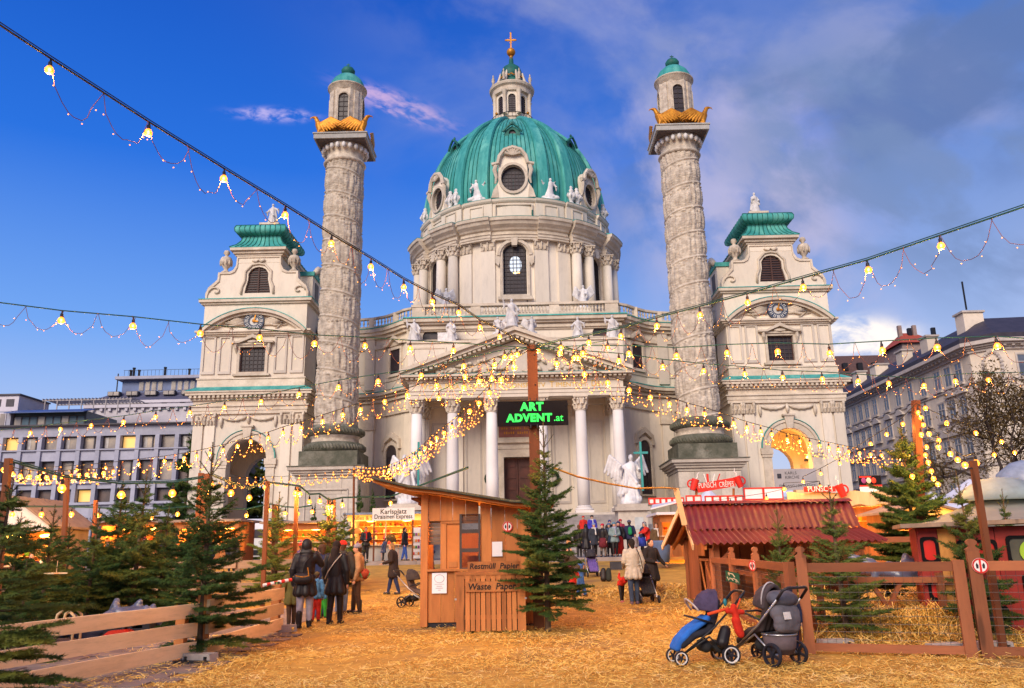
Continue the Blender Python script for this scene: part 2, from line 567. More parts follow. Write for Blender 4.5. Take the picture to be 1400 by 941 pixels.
# ================================================================ THE CHURCH
CH = empty('domed_church', (AX, 72, 1.1), 'cream baroque church with a great green copper dome, pedimented portico and two corner pavilions', 'church')
def C(mb, name, m, smooth=False, parent=None, **k):
 return mb.build(name, m, parent or CH, smooth=smooth, **k)
def X(x): return AX + x
def FR(yf):
 """front-facing plate frame: u = local x, v = z, d = depth behind the plane y = yf"""
 return lambda u, v, d: (AX + u, yf + d, v)
def cornice(mb, x0, x1, yf, steps, yb, ends=True):
 """stacked moulding boxes: steps = [(z0, z1, projection)]"""
 for i, (z0, z1, p) in enumerate(steps):
  q = p if ends else 0
  mb.box(X(x0 - q), X(x1 + q), yf - p, yb, z0, z1)
def windowpart(parent, x, yf, z0, z1, w, kind='rect', mt=None, bars=(2, 4), top=None, frame=None):
 """window = frame (part) > pane, bars"""
 if kind == 'arch':
  o = arch_pts(x, w, z0, z1 - w)
 elif kind == 'oval':
  o = ellp(x, (z0 + z1) / 2, w, (z1 - z0) / 2)
 else:
  o = rect(x - w, x + w, z0, z1)
 cx, cz = x, (z0 + z1) / 2
 inner = [(cx + (a - cx) * (1 - .09 / w * 1.1), cz + (b - cz) * (1 - .2 / (z1 - z0))) for a, b in o]
 fr = MB().plate(o, [inner], FR(yf), .02, .14).build('window', frame or shutter, parent)
 MB().plate(o, [], FR(yf), .115, .135).build('pane', mt or glass_d, fr)
 b = MB()
 nx, nz = bars
 for i in range(1, nx):
  u = x - w + 2 * w * i / nx
  dz = 0 if kind == 'rect' else (w - math.sqrt(max(0, w * w - (u - x) ** 2))) * (1 if kind == 'arch' else (z1 - z0) / 2 / w)
  b.box(X(u) - .035, X(u) + .035, yf + .06, yf + .11, z0 + (dz if kind == 'oval' else 0), z1 - dz)
 for i in range(1, nz):
  v = z0 + (z1 - z0) * i / nz
  hw = w
  if kind == 'arch' and v > z1 - w: hw = math.sqrt(max(.01, w * w - (v - z1 + w) ** 2))
  if kind == 'oval': hw = w * math.sqrt(max(.01, 1 - ((v - cz) / ((z1 - z0) / 2)) ** 2))
  b.box(X(x - hw), X(x + hw), yf + .055, yf + .105, v - .035, v + .035)
 b.build('glazing_bars', bar_m, fr)
 return fr
def capital(mb, x, y, z0, z1, r, sq=True):
 """corinthian bell: flaring core, two rows of leaves, volutes, abacus"""
 h = z1 - z0
 mb.lathe([(r, z0), (r * .98, z0 + h * .5), (r * 1.25, z1 - h * .12)], 12, (x, y, 0))
 mb.lathe([(r * 1.1, z0 - .05), (r * 1.14, z0 + .03), (r * 1.1, z0 + .08)], 12, (x, y, 0))
 for row, (zz0, n, dr) in enumerate(((0.08, 8, 1.02), (.42, 8, 1.12))):
  for j in range(n):
   a = 2 * PI * (j + .5 * row) / n
   rr = r * dr
   p = Vector((x + math.cos(a) * rr, y + math.sin(a) * rr, z0 + h * zz0))
   o = Vector((math.cos(a), math.sin(a), 0))
   mb.tube([p, p + o * (.06 * r / .5) + Vector((0, 0, h * .25)), p + o * (.22 * r / .5) + Vector((0, 0, h * .36)), p + o * (.25 * r / .5) + Vector((0, 0, h * .28))],
     [.16 * r / .5, .15 * r / .5, .09 * r / .5, .05 * r / .5], 5, True)
 for sx in (-1, 1):
  for sy in (-1, 1):
   mb.ell((x + sx * r * 1.12, y + sy * r * 1.12, z1 - h * .2), (r * .24, r * .24, r * .24), 8, 5)
 a = r * 1.42
 mb.box(x - a, x + a, y - a, y + a, z1 - h * .1, z1)
def pilaster(mb, x0, x1, yf, z0, z1, p=.18, base=True):
 mb.box(X(x0), X(x1), yf - p, yf + .05, z0, z1)
 if base:
  mb.box(X(x0 - .1), X(x1 + .1), yf - p - .1, yf + .04, z0 - .003, z0 + .25)
  mb.box(X(x0 - .05), X(x1 + .05), yf - p - .05, yf + .04, z0 + .25, z0 + .45)
def pil_capital(mb, x0, x1, yf, z0, z1, p=.18):
 mb.box(X(x0), X(x1), yf - p - .04, yf + .05, z0, z1)
 w = x1 - x0
 h = z1 - z0
 for row in range(2):
  n = 3 if row == 0 else 2
  for j in range(n + 1):
   u = X(x0 + w * j / n)
   zb = z0 + h * (.05 + .35 * row)
   mb.tube([(u, yf - p - .05, zb), (u, yf - p - .16, zb + h * .25), (u, yf - p - .26, zb + h * .3)], [.13, .12, .06], 5)
 for u in (X(x0), X(x1)):
  mb.ell((u, yf - p - .13, z1 - h * .22), (.15, .12, .15), 8, 5)
 mb.box(X(x0 - .1), X(x1 + .1), yf - p - .2, yf + .05, z1 - .12, z1)
# ---------------------------------------------------------------- pavilions
def pavilion(sg):
 cx = 23.75 * sg
 YF, YB = 71.0, 77.4
 hw = 4.95
 am = arch_pts(cx, 1.72, 1.1, 9.7)
 wall = MB()
 wall.plate(rect(cx - hw, cx + hw, 1.1, 15.2), [am], FR(YF), 0, .9)
 wall.plate(rect(cx - hw, cx + hw, 1.1, 15.2), [arch_pts(cx, 1.9, 1.1, 8.6)], FR(YB - .9), 0, .9)
 for s in (-1, 1):
  wall.box(X(cx + s * hw), X(cx + s * (hw - .9)), YF + .9, YB - .9, 1.1, 15.2)
  wall.box(X(cx + s * 3.2), X(cx + s * (hw - .9)), YF + .9, YB - .9, 1.1, 10.5)
 wall.box(X(cx - hw + .9), X(cx + hw - .9), YF + .9, YB - .9, 12.0, 15.2)
 C(wall, 'pavilion_wall', plaster)
 v = MB()
 v.lathe([(3.2, 0), (3.2, YB - YF - 1.8)], 20, (0, 0, 0), 0, PI)
 vm = [(X(cx) + a, YF + .9 + c, 8.8 + b) for a, b, c in v.v]
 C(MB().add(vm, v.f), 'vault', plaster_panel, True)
 im = MB()
 for s in (-1, 1):
  im.box(X(cx + s * 2.5), X(cx + s * 3.25), YF + .95, YB - .95, 8.2, 8.75)
  im.box(X(cx + s * 2.75), X(cx + s * 3.22), YF + .95, YB - .95, 7.7, 8.2)
 C(im, 'impost', trim)
 outer = arch_pts(cx, 2.5, 9.7, 9.7)[0:2]
 o1 = [(cx + 2.5 * math.cos(PI * i / 16), 9.7 + 2.5 * math.sin(PI * i / 16)) for i in range(17)]
 i1 = [(cx + 1.78 * math.cos(PI * i / 16), 9.7 + 1.78 * math.sin(PI * i / 16)) for i in range(16, -1, -1)]
 a = MB().plate(o1 + i1, [], FR(YF), -.16, .1)
 o2 = [(cx + 2.5 * math.cos(PI * i / 16), 9.7 + 2.5 * math.sin(PI * i / 16)) for i in range(17)]
 i2 = [(cx + 2.28 * math.cos(PI * i / 16), 9.7 + 2.28 * math.sin(PI * i / 16)) for i in range(16, -1, -1)]
 a.plate(o2 + i2, [], FR(YF), -.26, .1)
 for s in (-1, 1):
  a.box(X(cx + s * 1.74), X(cx + s * 2.5), YF - .12, YF + .1, 1.1, 9.2)
  a.box(X(cx + s * 1.62), X(cx + s * 2.66), YF - .26, YF + .3, 9.2, 9.72)
  a.box(X(cx + s * 1.68), X(cx + s * 2.58), YF - .2, YF + .2, 8.95, 9.2)
 C(a, 'archivolt', trim)
 k = MB().plate([(cx - .25, 11.4), (cx + .25, 11.4), (cx + .42, 12.5), (cx - .42, 12.5)], [], FR(YF), -.4, .1)
 k.box(X(cx - .55), X(cx + .55), YF - .5, YF, 12.5, 12.65)
 C(k, 'keystone', trim)
 C(MB().plate([(cx + (2.57) * math.cos(PI * i / 16), 9.72 + 2.57 * math.sin(PI * i / 16)) for i in range(17)] +
    [(cx + 2.51 * math.cos(PI * i / 16), 9.75 + 2.51 * math.sin(PI * i / 16)) for i in range(16, -1, -1)], [], FR(YF), -.3, 0), 'arch_flashing', copper)
 for s in (-1, 1):
  for (a0, a1) in ((2.95, 3.82), (4.0, 4.88)):
   x0, x1 = sorted((cx + s * a0, cx + s * a1))
   C(pilaster_mb(x0, x1, YF, 1.1, 12.75), 'pilaster', plaster)
   mb = MB(); pil_capital(mb, x0, x1, YF, 12.75, 13.82)
   C(mb, 'capital', trim)
 gm = MB()
 for s in (-1, 1):
  pts = [(X(cx + s * (.1 + 2.3 * t)), YF - .12, 13.5 - 2.0 * t * (1 - t) * .62) for t in [i / 10 for i in range(11)]]
  gm.tube(pts, [.05] + [.13 + .05 * (i % 2) for i in range(9)] + [.05], 7)
  gm.tube([(X(cx + s * 2.4), YF - .1, 13.5), (X(cx + s * 2.42), YF - .14, 13.0), (X(cx + s * 2.4), YF - .1, 12.5)], [.12, .16, .06], 7)
 gm.tube([(X(cx), YF - .1, 13.6), (X(cx), YF - .16, 13.2), (X(cx), YF - .1, 12.8)], [.1, .17, .07], 7)
 C(gm, 'garland', trim, True)
 e = MB()
 cornice(e, cx - hw, cx + hw, YF, [(13.7, 14.0, .22), (14.0, 14.35, .28), (14.35, 14.46, .4)], YB)
 e.box(X(cx - hw - .1), X(cx + hw + .1), YF - .1, YB, 14.46, 14.95)
 cornice(e, cx - hw, cx + hw, YF, [(14.95, 15.08, .3), (15.18, 15.3, .42), (15.36, 15.6, .66), (15.6, 15.72, .76)], YB)
 e.box(X(cx - hw - .3), X(cx + hw + .3), YF - .3, YB, 15.07, 15.37)
 C(e, 'cornice', trim)
 d = MB()
 for i in range(26):
  u = X(cx - hw - .4 + (2 * hw + .8) * (i + .5) / 26)
  d.box(u - .11, u + .11, YF - .6, YF - .3, 15.12, 15.355)
 C(d, 'dentils', trim, kind='stuff')
 r = MB()
 r.add([(X(cx - hw - .78), YF - .78, 15.725), (X(cx + hw + .78), YF - .78, 15.725), (X(cx + hw - .1), YF - .1, 16.2), (X(cx - hw + .1), YF - .1, 16.2),
  (X(cx - hw - .78), YB, 15.725), (X(cx + hw + .78), YB, 15.725), (X(cx + hw - .1), YB, 16.2), (X(cx - hw + .1), YB, 16.2)],
  [(0, 1, 2, 3), (1, 5, 6, 2), (4, 0, 3, 7), (0, 4, 5, 1)])
 C(r, 'copper_flashing', copper)
 hw2 = 4.72
 win = rect(cx - 1.15, cx + 1.15, 17.5, 19.8)
 u = MB().plate(rect(cx - hw2, cx + hw2, 15.9, 21.1), [win], FR(YF), 0, .5)
 u.box(X(cx - hw2), X(cx + hw2), YF + .9, YB, 15.9, 21.1)
 for s in (-1, 1): u.box(X(cx + s * hw2), X(cx + s * (hw2 - .3)), YF + .5, YF + .9, 15.9, 21.1)
 C(u, 'upper_wall', plaster)
 pl = MB()
 pl.box(X(cx - hw2 - .12), X(cx + hw2 + .12), YF - .14, YB, 16.0, 16.85)
 pl.box(X(cx - hw2 - .2), X(cx + hw2 + .2), YF - .22, YB, 16.85, 16.97)
 C(pl, 'pedestal_band', trim)
 for s in (-1, 1):
  for (a0, a1) in ((1.95, 3.1), (3.4, 4.6)):
   x0, x1 = sorted((cx + s * a0, cx + s * a1))
   mb = MB().plate(rect(x0, x1, 17.35, 20.95), [rect(x0 + .16, x1 - .16, 17.6, 20.7)], FR(YF), -.12, .02)
   C(mb, 'raised_panel', plaster_panel)
 windowpart(CH, cx, YF + .1, 17.5, 19.8, 1.15, bars=(6, 6))
 f = MB().plate(rect(cx - 1.4, cx + 1.4, 17.25, 20.05), [win], FR(YF), -.16, .02)
 f.box(X(cx - 1.65), X(cx + 1.65), YF - .35, YF, 17.12, 17.3)
 f.plate([(cx - 1.9, 20.12), (cx - 1.2, 20.12), (cx, 20.62), (cx + 1.2, 20.12), (cx + 1.9, 20.12), (cx + 1.9, 20.3), (cx + 1.25, 20.3), (cx, 20.95), (cx - 1.25, 20.3), (cx - 1.9, 20.3)],
   [], FR(YF), -.5, .02)
 f.box(X(cx - 1.6), X(cx + 1.6), YF - .28, YF, 20.0, 20.15)
 for s in (-1, 1): f.tube([(X(cx + s * 1.5), YF - .3, 20.1), (X(cx + s * 1.5), YF - .28, 19.7), (X(cx + s * 1.45), YF - .1, 19.2)], [.14, .16, .06], 6)
 f.tube([(X(cx - .5), YF - .2, 20.3), (X(cx), YF - .25, 20.25), (X(cx + .5), YF - .2, 20.3)], [.12, .2, .12], 6)
 C(f, 'window_surround', trim)
 e = MB()
 cornice(e, cx - hw2, cx + hw2, YF, [(20.85, 21.0, .22), (21.0, 21.16, .4), (21.16, 21.32, .55)], YB)
 C(e, 'cornice', trim)
 Rr, zc = 6.75, 23.3 - 6.75
 ang = math.asin(hw2 / Rr) * 1.04
 ar = lambda rr, n=20, rev=False: [(cx + rr * math.sin(-ang + 2 * ang * i / n), zc + rr * math.cos(-ang + 2 * ang * i / n)) for i in (range(n, -1, -1) if rev else range(n + 1))]
 s_ = MB().plate(ar(Rr) + ar(Rr - .28, rev=True), [], FR(YF), -.72, .1)
 s_.plate(ar(Rr - .28) + ar(Rr - .5, rev=True), [], FR(YF), -.45, .1)
 C(s_, 'segmental_pediment', trim)
 C(MB().plate(ar(Rr + .07) + ar(Rr + .005, rev=True), [], FR(YF), -.76, 0), 'arch_flashing', copper)
 tm = MB().box(X(cx - hw2), X(cx + hw2), YF, YB, 21.1, 23.95)
 C(tm, 'attic_wall', plaster)
 clock = MB()
 clock.plate(ellp(cx, 22.2, .92, .92, 28), [ellp(cx, 22.2, .42, .42, 20)], FR(YF), -.3, .02)
 ck = C(clock, 'clock', mat('clock_blue', (.05, .07, .12), None, .5))
 C(MB().plate(ellp(cx, 22.2, .43, .43, 20), [], FR(YF), -.24, .02), 'clock_centre', mat('clock_centre', (.62, .60, .56), None, .5), parent=ck)
 nm = MB()
 for i in range(12):
  a = 2 * PI * i / 12
  m = Matrix.Translation((X(cx) + .68 * math.sin(a), YF - .33, 22.2 + .68 * math.cos(a))) @ Matrix.Rotation(a, 4, 'Y')
  for dd in (-.07, 0.07) if i % 3 else (-.1, 0, .1):
   nm.mbox(m @ Matrix.Translation((dd, 0, 0)), (.045, .03, .3))
 C(nm, 'numerals', mat('clock_white', (.75, .73, .68), None, .5), parent=ck)
 hd = MB()
 for a, l, w in ((R(15), .62, .1), (R(100), .42, .13)):
  m = Matrix.Translation((X(cx), YF - .38, 22.2)) @ Matrix.Rotation(a, 4, 'Y') @ Matrix.Translation((0, 0, l / 2))
  hd.mbox(m, (w, .03, l))
 hd.ell((X(cx), YF - .36, 22.2), (.16, .06, .16), 10, 6)
 hd.ell((X(cx), YF - .36, 22.95), (.13, .06, .15), 8, 6)
 C(hd, 'clock_hands', gold, parent=ck)
 rl = MB()
 for s in (-1, 1):
  for i in range(5):
   rl.tube([(X(cx + s * .95), YF - .1, 22.3 - .1 * i), (X(cx + s * (1.6 + .25 * i)), YF - .2, 22.5 - .12 * i), (X(cx + s * (2.5 - .15 * i)), YF - .1, 22.1 - .16 * i)], [.1, .16, .05], 6)
  rl.tube([(X(cx + s * .95), YF - .1, 22.1), (X(cx + s * 1.9), YF - .15, 21.85), (X(cx + s * 3.0), YF - .08, 21.85)], [.12, .14, .05], 6)
 rl.tube([(X(cx - .5), YF - .15, 23.3), (X(cx), YF - .25, 23.42), (X(cx + .5), YF - .15, 23.3)], [.08, .16, .08], 6)
 C(rl, 'clock_relief', trim, True)
 e = MB()
 cornice(e, cx - hw2 - .1, cx + hw2 + .1, YF, [(23.9, 24.08, .18), (24.08, 24.34, .36)], YB)
 C(e, 'cornice', trim)
 C(MB().box(X(cx - hw2 - .5), X(cx + hw2 + .5), YF - .4, YB, 24.345, 24.42), 'copper_flashing', copper)
 half = [(4.75, 24.4), (4.78, 25.0), (4.55, 25.6), (4.1, 26.0), (3.75, 26.35), (3.72, 27.05), (2.75, 27.05), (2.35, 27.25), (2.1, 27.7), (2.05, 28.6)]
 outer = [(cx + a, b) for a, b in half] + [(cx - a, b) for a, b in reversed(half)]
 wl = [(cx + a, b) for a, b in [(-1.2, 25.0), (1.2, 25.0), (1.12, 25.5), (.93, 26.3), (.93, 26.9), (.7, 27.3), (.35, 27.5), (0, 27.56), (-.35, 27.5), (-.7, 27.3), (-.93, 26.9), (-.93, 26.3), (-1.12, 25.5)]]
 gb = MB().plate(outer, [wl], FR(YF), .12, .75)
 C(gb, 'volute_gable', plaster)
 ins = [(cx + (a - .18 if a > 2.2 else a - .12), b + (.12 if k == 0 else -.16)) for k, (a, b) in enumerate(half)]
 inm = ins + [(2 * cx - a, b) for a, b in reversed(ins)]
 C(MB().plate(outer, [inm], FR(YF), 0, .13), 'gable_moulding', trim)
 vol = MB()
 for s in (-1, 1):
  sp = [(X(cx + s * (3.85 + (.62 - .05 * i) * math.cos(i * .5))), YF + .02, 25.2 + (.5 - .04 * i) * math.sin(i * .5)) for i in range(12)]
  C(MB().tube(sp, .08, 6), 'scroll_ornament', trim, True)
 for pts in ([(-1.5, 24.9), (-1.45, 25.6), (-1.2, 26.2), (-1.2, 27.1), (-.6, 27.75), (0, 27.85), (.6, 27.75), (1.2, 27.1), (1.2, 26.2), (1.45, 25.6), (1.5, 24.9)],):
  vol.tube([(X(cx + a), YF + .05, b) for a, b in pts], .12, 6)
 C(vol, 'window_moulding', trim, True)
 vol = MB()
 vol.tube([(X(cx - .6), YF + .02, 28.2), (X(cx - .2), YF - .03, 28.0), (X(cx), YF, 28.25), (X(cx + .2), YF - .03, 28.0), (X(cx + .6), YF + .02, 28.2)], .12, 6)
 C(vol, 'scroll_ornament', trim, True)
 wf = MB().plate(wl, [[(cx + (a - cx) * .9, 26.3 + (b - 26.3) * .93) for a, b in wl]], FR(YF), .3, .42)
 wfo = C(wf, 'window', shutter)
 C(MB().plate(wl, [], FR(YF), .38, .42), 'pane', glass_d, parent=wfo)
 sl = MB()
 for i in range(10):
  z = 25.2 + i * .23
  w = 1.05 - max(0, z - 25.2) * .1
  sl.box(X(cx - w), X(cx + w), YF + .3, YF + .38, z, z + .09)
 sl.box(X(cx) - .06, X(cx) + .06, YF + .25, YF + .36, 25.05, 27.5)
 C(sl, 'louvres', shutter, parent=wfo)
 tb = MB().box(X(cx - 2.0), X(cx + 2.0), YF + .76, YF + 6.2, 24.56, 28.65)
 tb.box(X(cx - 2.05), X(cx + 2.05), YF + .1, YF + .76, 27.95, 28.65)
 for s in (-1, 1):
  tb.box(X(cx + s * 2.0), X(cx + s * 3.7), YF + 1.6, YF + 5.4, 24.56, 26.2)
 C(tb, 'turret_wall', plaster)
 sd = MB().box(X(cx - sg * 2.0), X(cx - sg * 4.6), YF + 2.0, YF + 5.0, 24.5, 27.2)
 C(sd, 'side_dormer', plaster)
 sr = MB().box(X(cx - sg * 1.9), X(cx - sg * 4.75), YF + 1.85, YF + 5.15, 27.2, 27.6)
 C(sr, 'dormer_roof', copper)
 C(MB().tube([(X(cx - sg * 4.7), YF + 2.2, 27.5), (X(cx - sg * 4.8), YF + 3, 28.2), (X(cx - sg * 4.7), YF + 4.4, 27.6)], [.25, .3, .25], 7), 'dormer_crest', trim, True)
 C(MB().box(X(cx - sg * 4.58), X(cx - sg * 4.64), YF + 2.9, YF + 4.1, 25.0, 26.8), 'window', glass_d)
 e = MB()
 for z0, z1, p in ((28.6, 28.8, .15), (28.8, 29.05, .32), (29.05, 29.3, .55)):
  e.box(X(cx - 2.05 - p), X(cx + 2.05 + p), YF - p + .1, YF + 6.2 + p, z0, z1)
 C(e, 'cornice', trim)
 prof = [(2.66, 29.3), (2.68, 29.36), (2.2, 29.75), (1.9, 30.2), (1.74, 30.7), (1.76, 30.78), (2.2, 30.86), (2.38, 31.05), (2.42, 31.35), (2.3, 31.62), (1.95, 31.78), (1.2, 32.05), (.85, 32.2)]
 rf = MB()
 ring = []
 nseg = 5
 for r_, z_ in prof:
  loop = []
  dy = r_ + .95
  cyy = YF + 3.15
  cor = [(-r_, -dy), (r_, -dy), (r_, dy), (-r_, dy)]
  for q in range(4):
   a, b = cor[q], cor[(q + 1) % 4]
   for t in range(nseg):
    loop.append((X(cx) + a[0] + (b[0] - a[0]) * t / nseg, cyy + a[1] + (b[1] - a[1]) * t / nseg, z_))
  ring.append(loop)
 nn = 4 * nseg
 vs = [p for l in ring for p in l]
 rf.add(vs, [(i * nn + j, i * nn + (j + 1) % nn, (i + 1) * nn + (j + 1) % nn, (i + 1) * nn + j) for i in range(len(prof) - 1) for j in range(nn)])
 roof = C(rf, 'roof', copper, True, auto=50)
 sm = MB()
 for j in range(nn):
  for k2 in (0, .5):
   pts = []
   for l in ring[1:]:
    a, b = Vector(l[j]), Vector(l[(j + 1) % nn])
    pts.append(a.lerp(b, k2) + Vector((0, 0, .02)))
   sm.tube(pts, .045, 4)
 C(sm, 'roof_seams', copper_d, parent=roof, kind='stuff')
 cp = MB().box(X(cx - .8), X(cx + .8), YF + 2.4, YF + 3.9, 32.1, 32.7)
 cp.box(X(cx - .95), X(cx + .95), YF + 2.25, YF + 4.05, 32.7, 32.9)
 C(cp, 'finial_block', trim)
 C(MB().box(X(cx + sg * 2.15), X(cx + sg * 2.1), YF + 1.2, YF + 5.8, 16.8, 16.81), 'inner_ledge', trim)
def pilaster_mb(*a, **k):
 mb = MB()
 pilaster(mb, *a, **k)
 return mb
for sg in (-1, 1):
 pavilion(sg)
# ---------------------------------------------------------------- wings (concave walls between portico and pavilions)
WCURVE = [(9.4, 72.0), (10.2, 72.5), (11.0, 73.4), (12.2, 74.5), (13.6, 75.2), (15.2, 75.5), (17.0, 75.4), (18.9, 74.9)]
def wcurve(off):
 """plan curve offset outward (towards the viewer) by off"""
 out = []
 for i, (x, y) in enumerate(WCURVE):
  a = WCURVE[max(0, i - 1)]
  b = WCURVE[min(len(WCURVE) - 1, i + 1)]
  d = Vector((b[0] - a[0], b[1] - a[1])).normalized()
  n_ = Vector((d.y, -d.x))
  if n_.y > 0: n_ = -n_
  out.append((x + n_.x * off, y + n_.y * off))
 return out
def wband(mb, sg, off, z0, z1, back=1.0):
 o = wcurve(off)
 b = wcurve(-back)
 n_ = len(o)
 vs = []
 for (x, y) in o: vs += [(X(sg * x), y, z0), (X(sg * x), y, z1)]
 for (x, y) in b: vs += [(X(sg * x), y, z0), (X(sg * x), y, z1)]
 fs = []
 for i in range(n_ - 1):
  a, c = 2 * i, 2 * (i + 1)
  fs += [(a, c, c + 1, a + 1), (2 * n_ + a, 2 * n_ + a + 1, 2 * n_ + c + 1, 2 * n_ + c),
   (a + 1, c + 1, 2 * n_ + c + 1, 2 * n_ + a + 1), (a, 2 * n_ + a, 2 * n_ + c, c)]
 mb.add(vs, fs)
def baluster(mb, x, y, z, h=.72, r=.11):
 mb.lathe([(r, 0), (r, .06), (r * .55, .1), (r * .5, .2), (r * 1.0, .34 * h / .72), (r * .9, .42 * h / .72), (r * .5, h * .85), (r * .9, h * .93), (r * .9, h)], 6, (x, y, z))
for sg in (-1, 1):
 m = MB(); wband(m, sg, 0, 1.1, 22.2, 1.6)
 C(m, 'concave_wall', plaster)
 e = MB()
 for off, z0, z1 in ((.2, 13.8, 14.5), (.12, 14.5, 15.1), (.35, 15.1, 15.3), (.6, 15.45, 15.65), (.85, 15.65, 15.95)):
  wband(e, sg, off, z0, z1)
 wband(e, sg, .3, 15.3, 15.46)
 C(e, 'cornice', trim)
 f = MB(); wband(f, sg, .89, 15.95, 16.03)
 C(f, 'copper_flashing', copper)
 b = MB(); wband(b, sg, .08, 17.0, 17.3); wband(b, sg, .18, 20.3, 20.7); wband(b, sg, .3, 21.3, 21.6); wband(b, sg, .55, 21.6, 21.9); wband(b, sg, .7, 21.9, 22.25)
 C(b, 'upper_cornice', trim)
 f = MB(); wband(f, sg, .75, 22.25, 22.33)
 C(f, 'copper_flashing', copper)
 bl = MB(); wband(bl, sg, .32, 22.33, 22.6, .05); wband(bl, sg, .32, 23.3, 23.5, .05)
 C(bl, 'balustrade_rail', trim)
 bs = MB()
 pp = MB()
 cv = wcurve(.15)
 segl = 0
 for i in range(len(cv) - 1):
  a, c = Vector(cv[i]), Vector(cv[i + 1])
  n_ = max(1, int((c - a).length / .34))
  for k in range(n_):
   p = a.lerp(c, (k + .5) / n_)
   if i in (2, 4) and k == 0:
    pp.box(X(sg * p.x) - .22, X(sg * p.x) + .22, p.y - .22, p.y + .22, 22.35, 23.48)
   else:
    baluster(bs, X(sg * p.x), p.y, 22.6)
 C(bs, 'balusters', trim, kind='stuff')
 C(pp, 'balustrade_pier', trim)
 def wfn(px_, yy, ang):
  ca, sa = math.cos(ang), math.sin(ang)
  return lambda u, v, d: (X(sg * (px_ + u * ca - d * -sa * 1)), yy + u * sa + d * ca, v)
 def inset(name, outl, px_, yy, ang, d0, d1, m_, par=None):
  fn = lambda u, v, d: (X(sg * (px_ + u * math.cos(ang) - d * math.sin(ang))), yy + u * math.sin(ang) + d * math.cos(ang), v)
  return C(MB().plate(outl[0], outl[1:], fn, d0, d1), name, m_, parent=par)
 ang = math.atan2(74.5 - 73.4, 12.2 - 11.0)
 cxw, cyw = 11.35, 73.7
 w_ = inset('window', [arch_pts(0, .78, 6.2, 10.2)], cxw, cyw, ang, -.1, .3, glass_d)
 inset('glazing_bars', [arch_pts(0, .78, 6.2, 10.2), *[rect(-.7 + .37 * i, -.7 + .37 * i + .3, 6.3 + .62 * j, 6.3 + .62 * j + .54) for i in range(4) for j in range(6)]], cxw, cyw, ang, -.14, .0, bar_m, w_)
 inset('window_surround', [arch_pts(0, 1.05, 6.0, 10.25), arch_pts(0, .8, 6.15, 10.2)], cxw, cyw, ang, -.26, .3, trim)
 inset('window_hood', [[(-1.3, 10.6), (-1.05, 10.6), (-.9, 11.2), (0, 11.7), (.9, 11.2), (1.05, 10.6), (1.3, 10.6), (1.2, 11.5), (0, 12.2), (-1.2, 11.5)]], cxw, cyw, ang, -.35, .3, trim)
 w_ = inset('window', [rect(-.75, .75, 17.6, 19.9)], cxw - .2, cyw - .15, ang, -.1, .3, glass_d)
 inset('window_surround', [rect(-1.0, 1.0, 17.35, 20.15), rect(-.75, .75, 17.6, 19.9)], cxw - .2, cyw - .15, ang, -.24, .3, trim)
 inset('window_pediment', [[(-1.35, 20.3), (-.9, 20.3), (0, 20.9), (.9, 20.3), (1.35, 20.3), (1.35, 20.55), (1.0, 20.55), (0, 21.25), (-1.0, 20.55), (-1.35, 20.55)]], cxw - .2, cyw - .15, ang, -.5, .3, trim)
 a2 = math.atan2(.35, 1.6)
 inset('pilaster', [rect(-.55, .55, 1.1, 12.6)], 13.9, 75.15, a2, -.2, .3, plaster)
 inset('capital', [rect(-.68, .68, 12.6, 13.8)], 13.9, 75.12, a2, -.32, .3, trim)
 inset('pilaster', [rect(-.5, .5, 16.4, 21.3)], 13.9, 75.15, a2, -.12, .3, plaster_panel)
# ---------------------------------------------------------------- central body behind the portico
cb = MB()
for xx_ in (-1, 1):
 cb.box(X(xx_ * 10.0), X(xx_ * 4), 72.0, 80, 14, 22.2)
cb.plate(rect(-9.6, 9.6, 16.2, 22.2), [ellp(-7.75, 20.55, .72, .78), ellp(7.75, 20.55, .72, .78)], FR(71.6), 0, .5)
C(cb, 'nave_wall', plaster)
for s in (-1, 1):
 w_ = C(MB().plate(ellp(s * 7.75, 20.55, .72, .78), [], FR(71.6), .15, .2), 'round_window', glass_d)
e = MB()
for z0, z1, p in ((20.2, 20.3, .05), (21.05, 21.2, .15), (21.2, 21.45, .3), (21.62, 21.82, .5), (21.82, 22.15, .75)):
 e.box(X(-9.4 - p), X(9.4 + p), 71.6 - p, 80, z0, z1)
e.box(X(-9.55), X(9.55), 71.4, 80, 21.44, 21.63)
C(e, 'nave_cornice', trim)
C(MB().box(X(-10.2), X(10.2), 70.75, 80, 22.15, 22.26), 'copper_flashing', copper)
b = MB()
b.box(X(-9.45), X(9.45), 71.3, 71.75, 22.26, 22.55)
b.box(X(-9.5), X(9.5), 71.2, 71.8, 23.32, 23.55)
C(b, 'balustrade_rail', trim)
bs, pr = MB(), MB()
piers = [-9.6, -4.6, 4.9 - .3, 9.6]
for i in range(60):
 x = -9.3 + i * .31
 if min(abs(x - p) for p in (-9.0, -3.6, 3.6, 9.0)) < .6: continue
 baluster(bs, X(x), 71.5, 22.55, .77)
for x in (-8.85, -3.6, 3.6, 8.85):
 hw_ = .45 if abs(x) < 5 else .6
 MB().box(X(x - hw_), X(x + hw_), 71.26, 71.77, 22.27, 23.45).build('balustrade_pier', trim, CH)
C(bs, 'balusters', trim, kind='stuff')
C(MB().box(X(-10), X(10), 72.2, 92, 21.9, 22.3), 'terrace', trim)
C(MB().box(X(-19), X(19), 76.5, 118, 1.1, 22.0), 'nave_body', plaster)
lb = MB()
lb.box(X(-9.5), X(9.5), 69.6, 72.0, 15.6, 19.45)
C(lb, 'attic_block', plaster)
lc = MB()
lc.box(X(-9.62), X(9.62), 69.45, 72, 19.45, 19.62)
lc.box(X(-9.55), X(9.55), 69.52, 72, 17.2, 17.3)
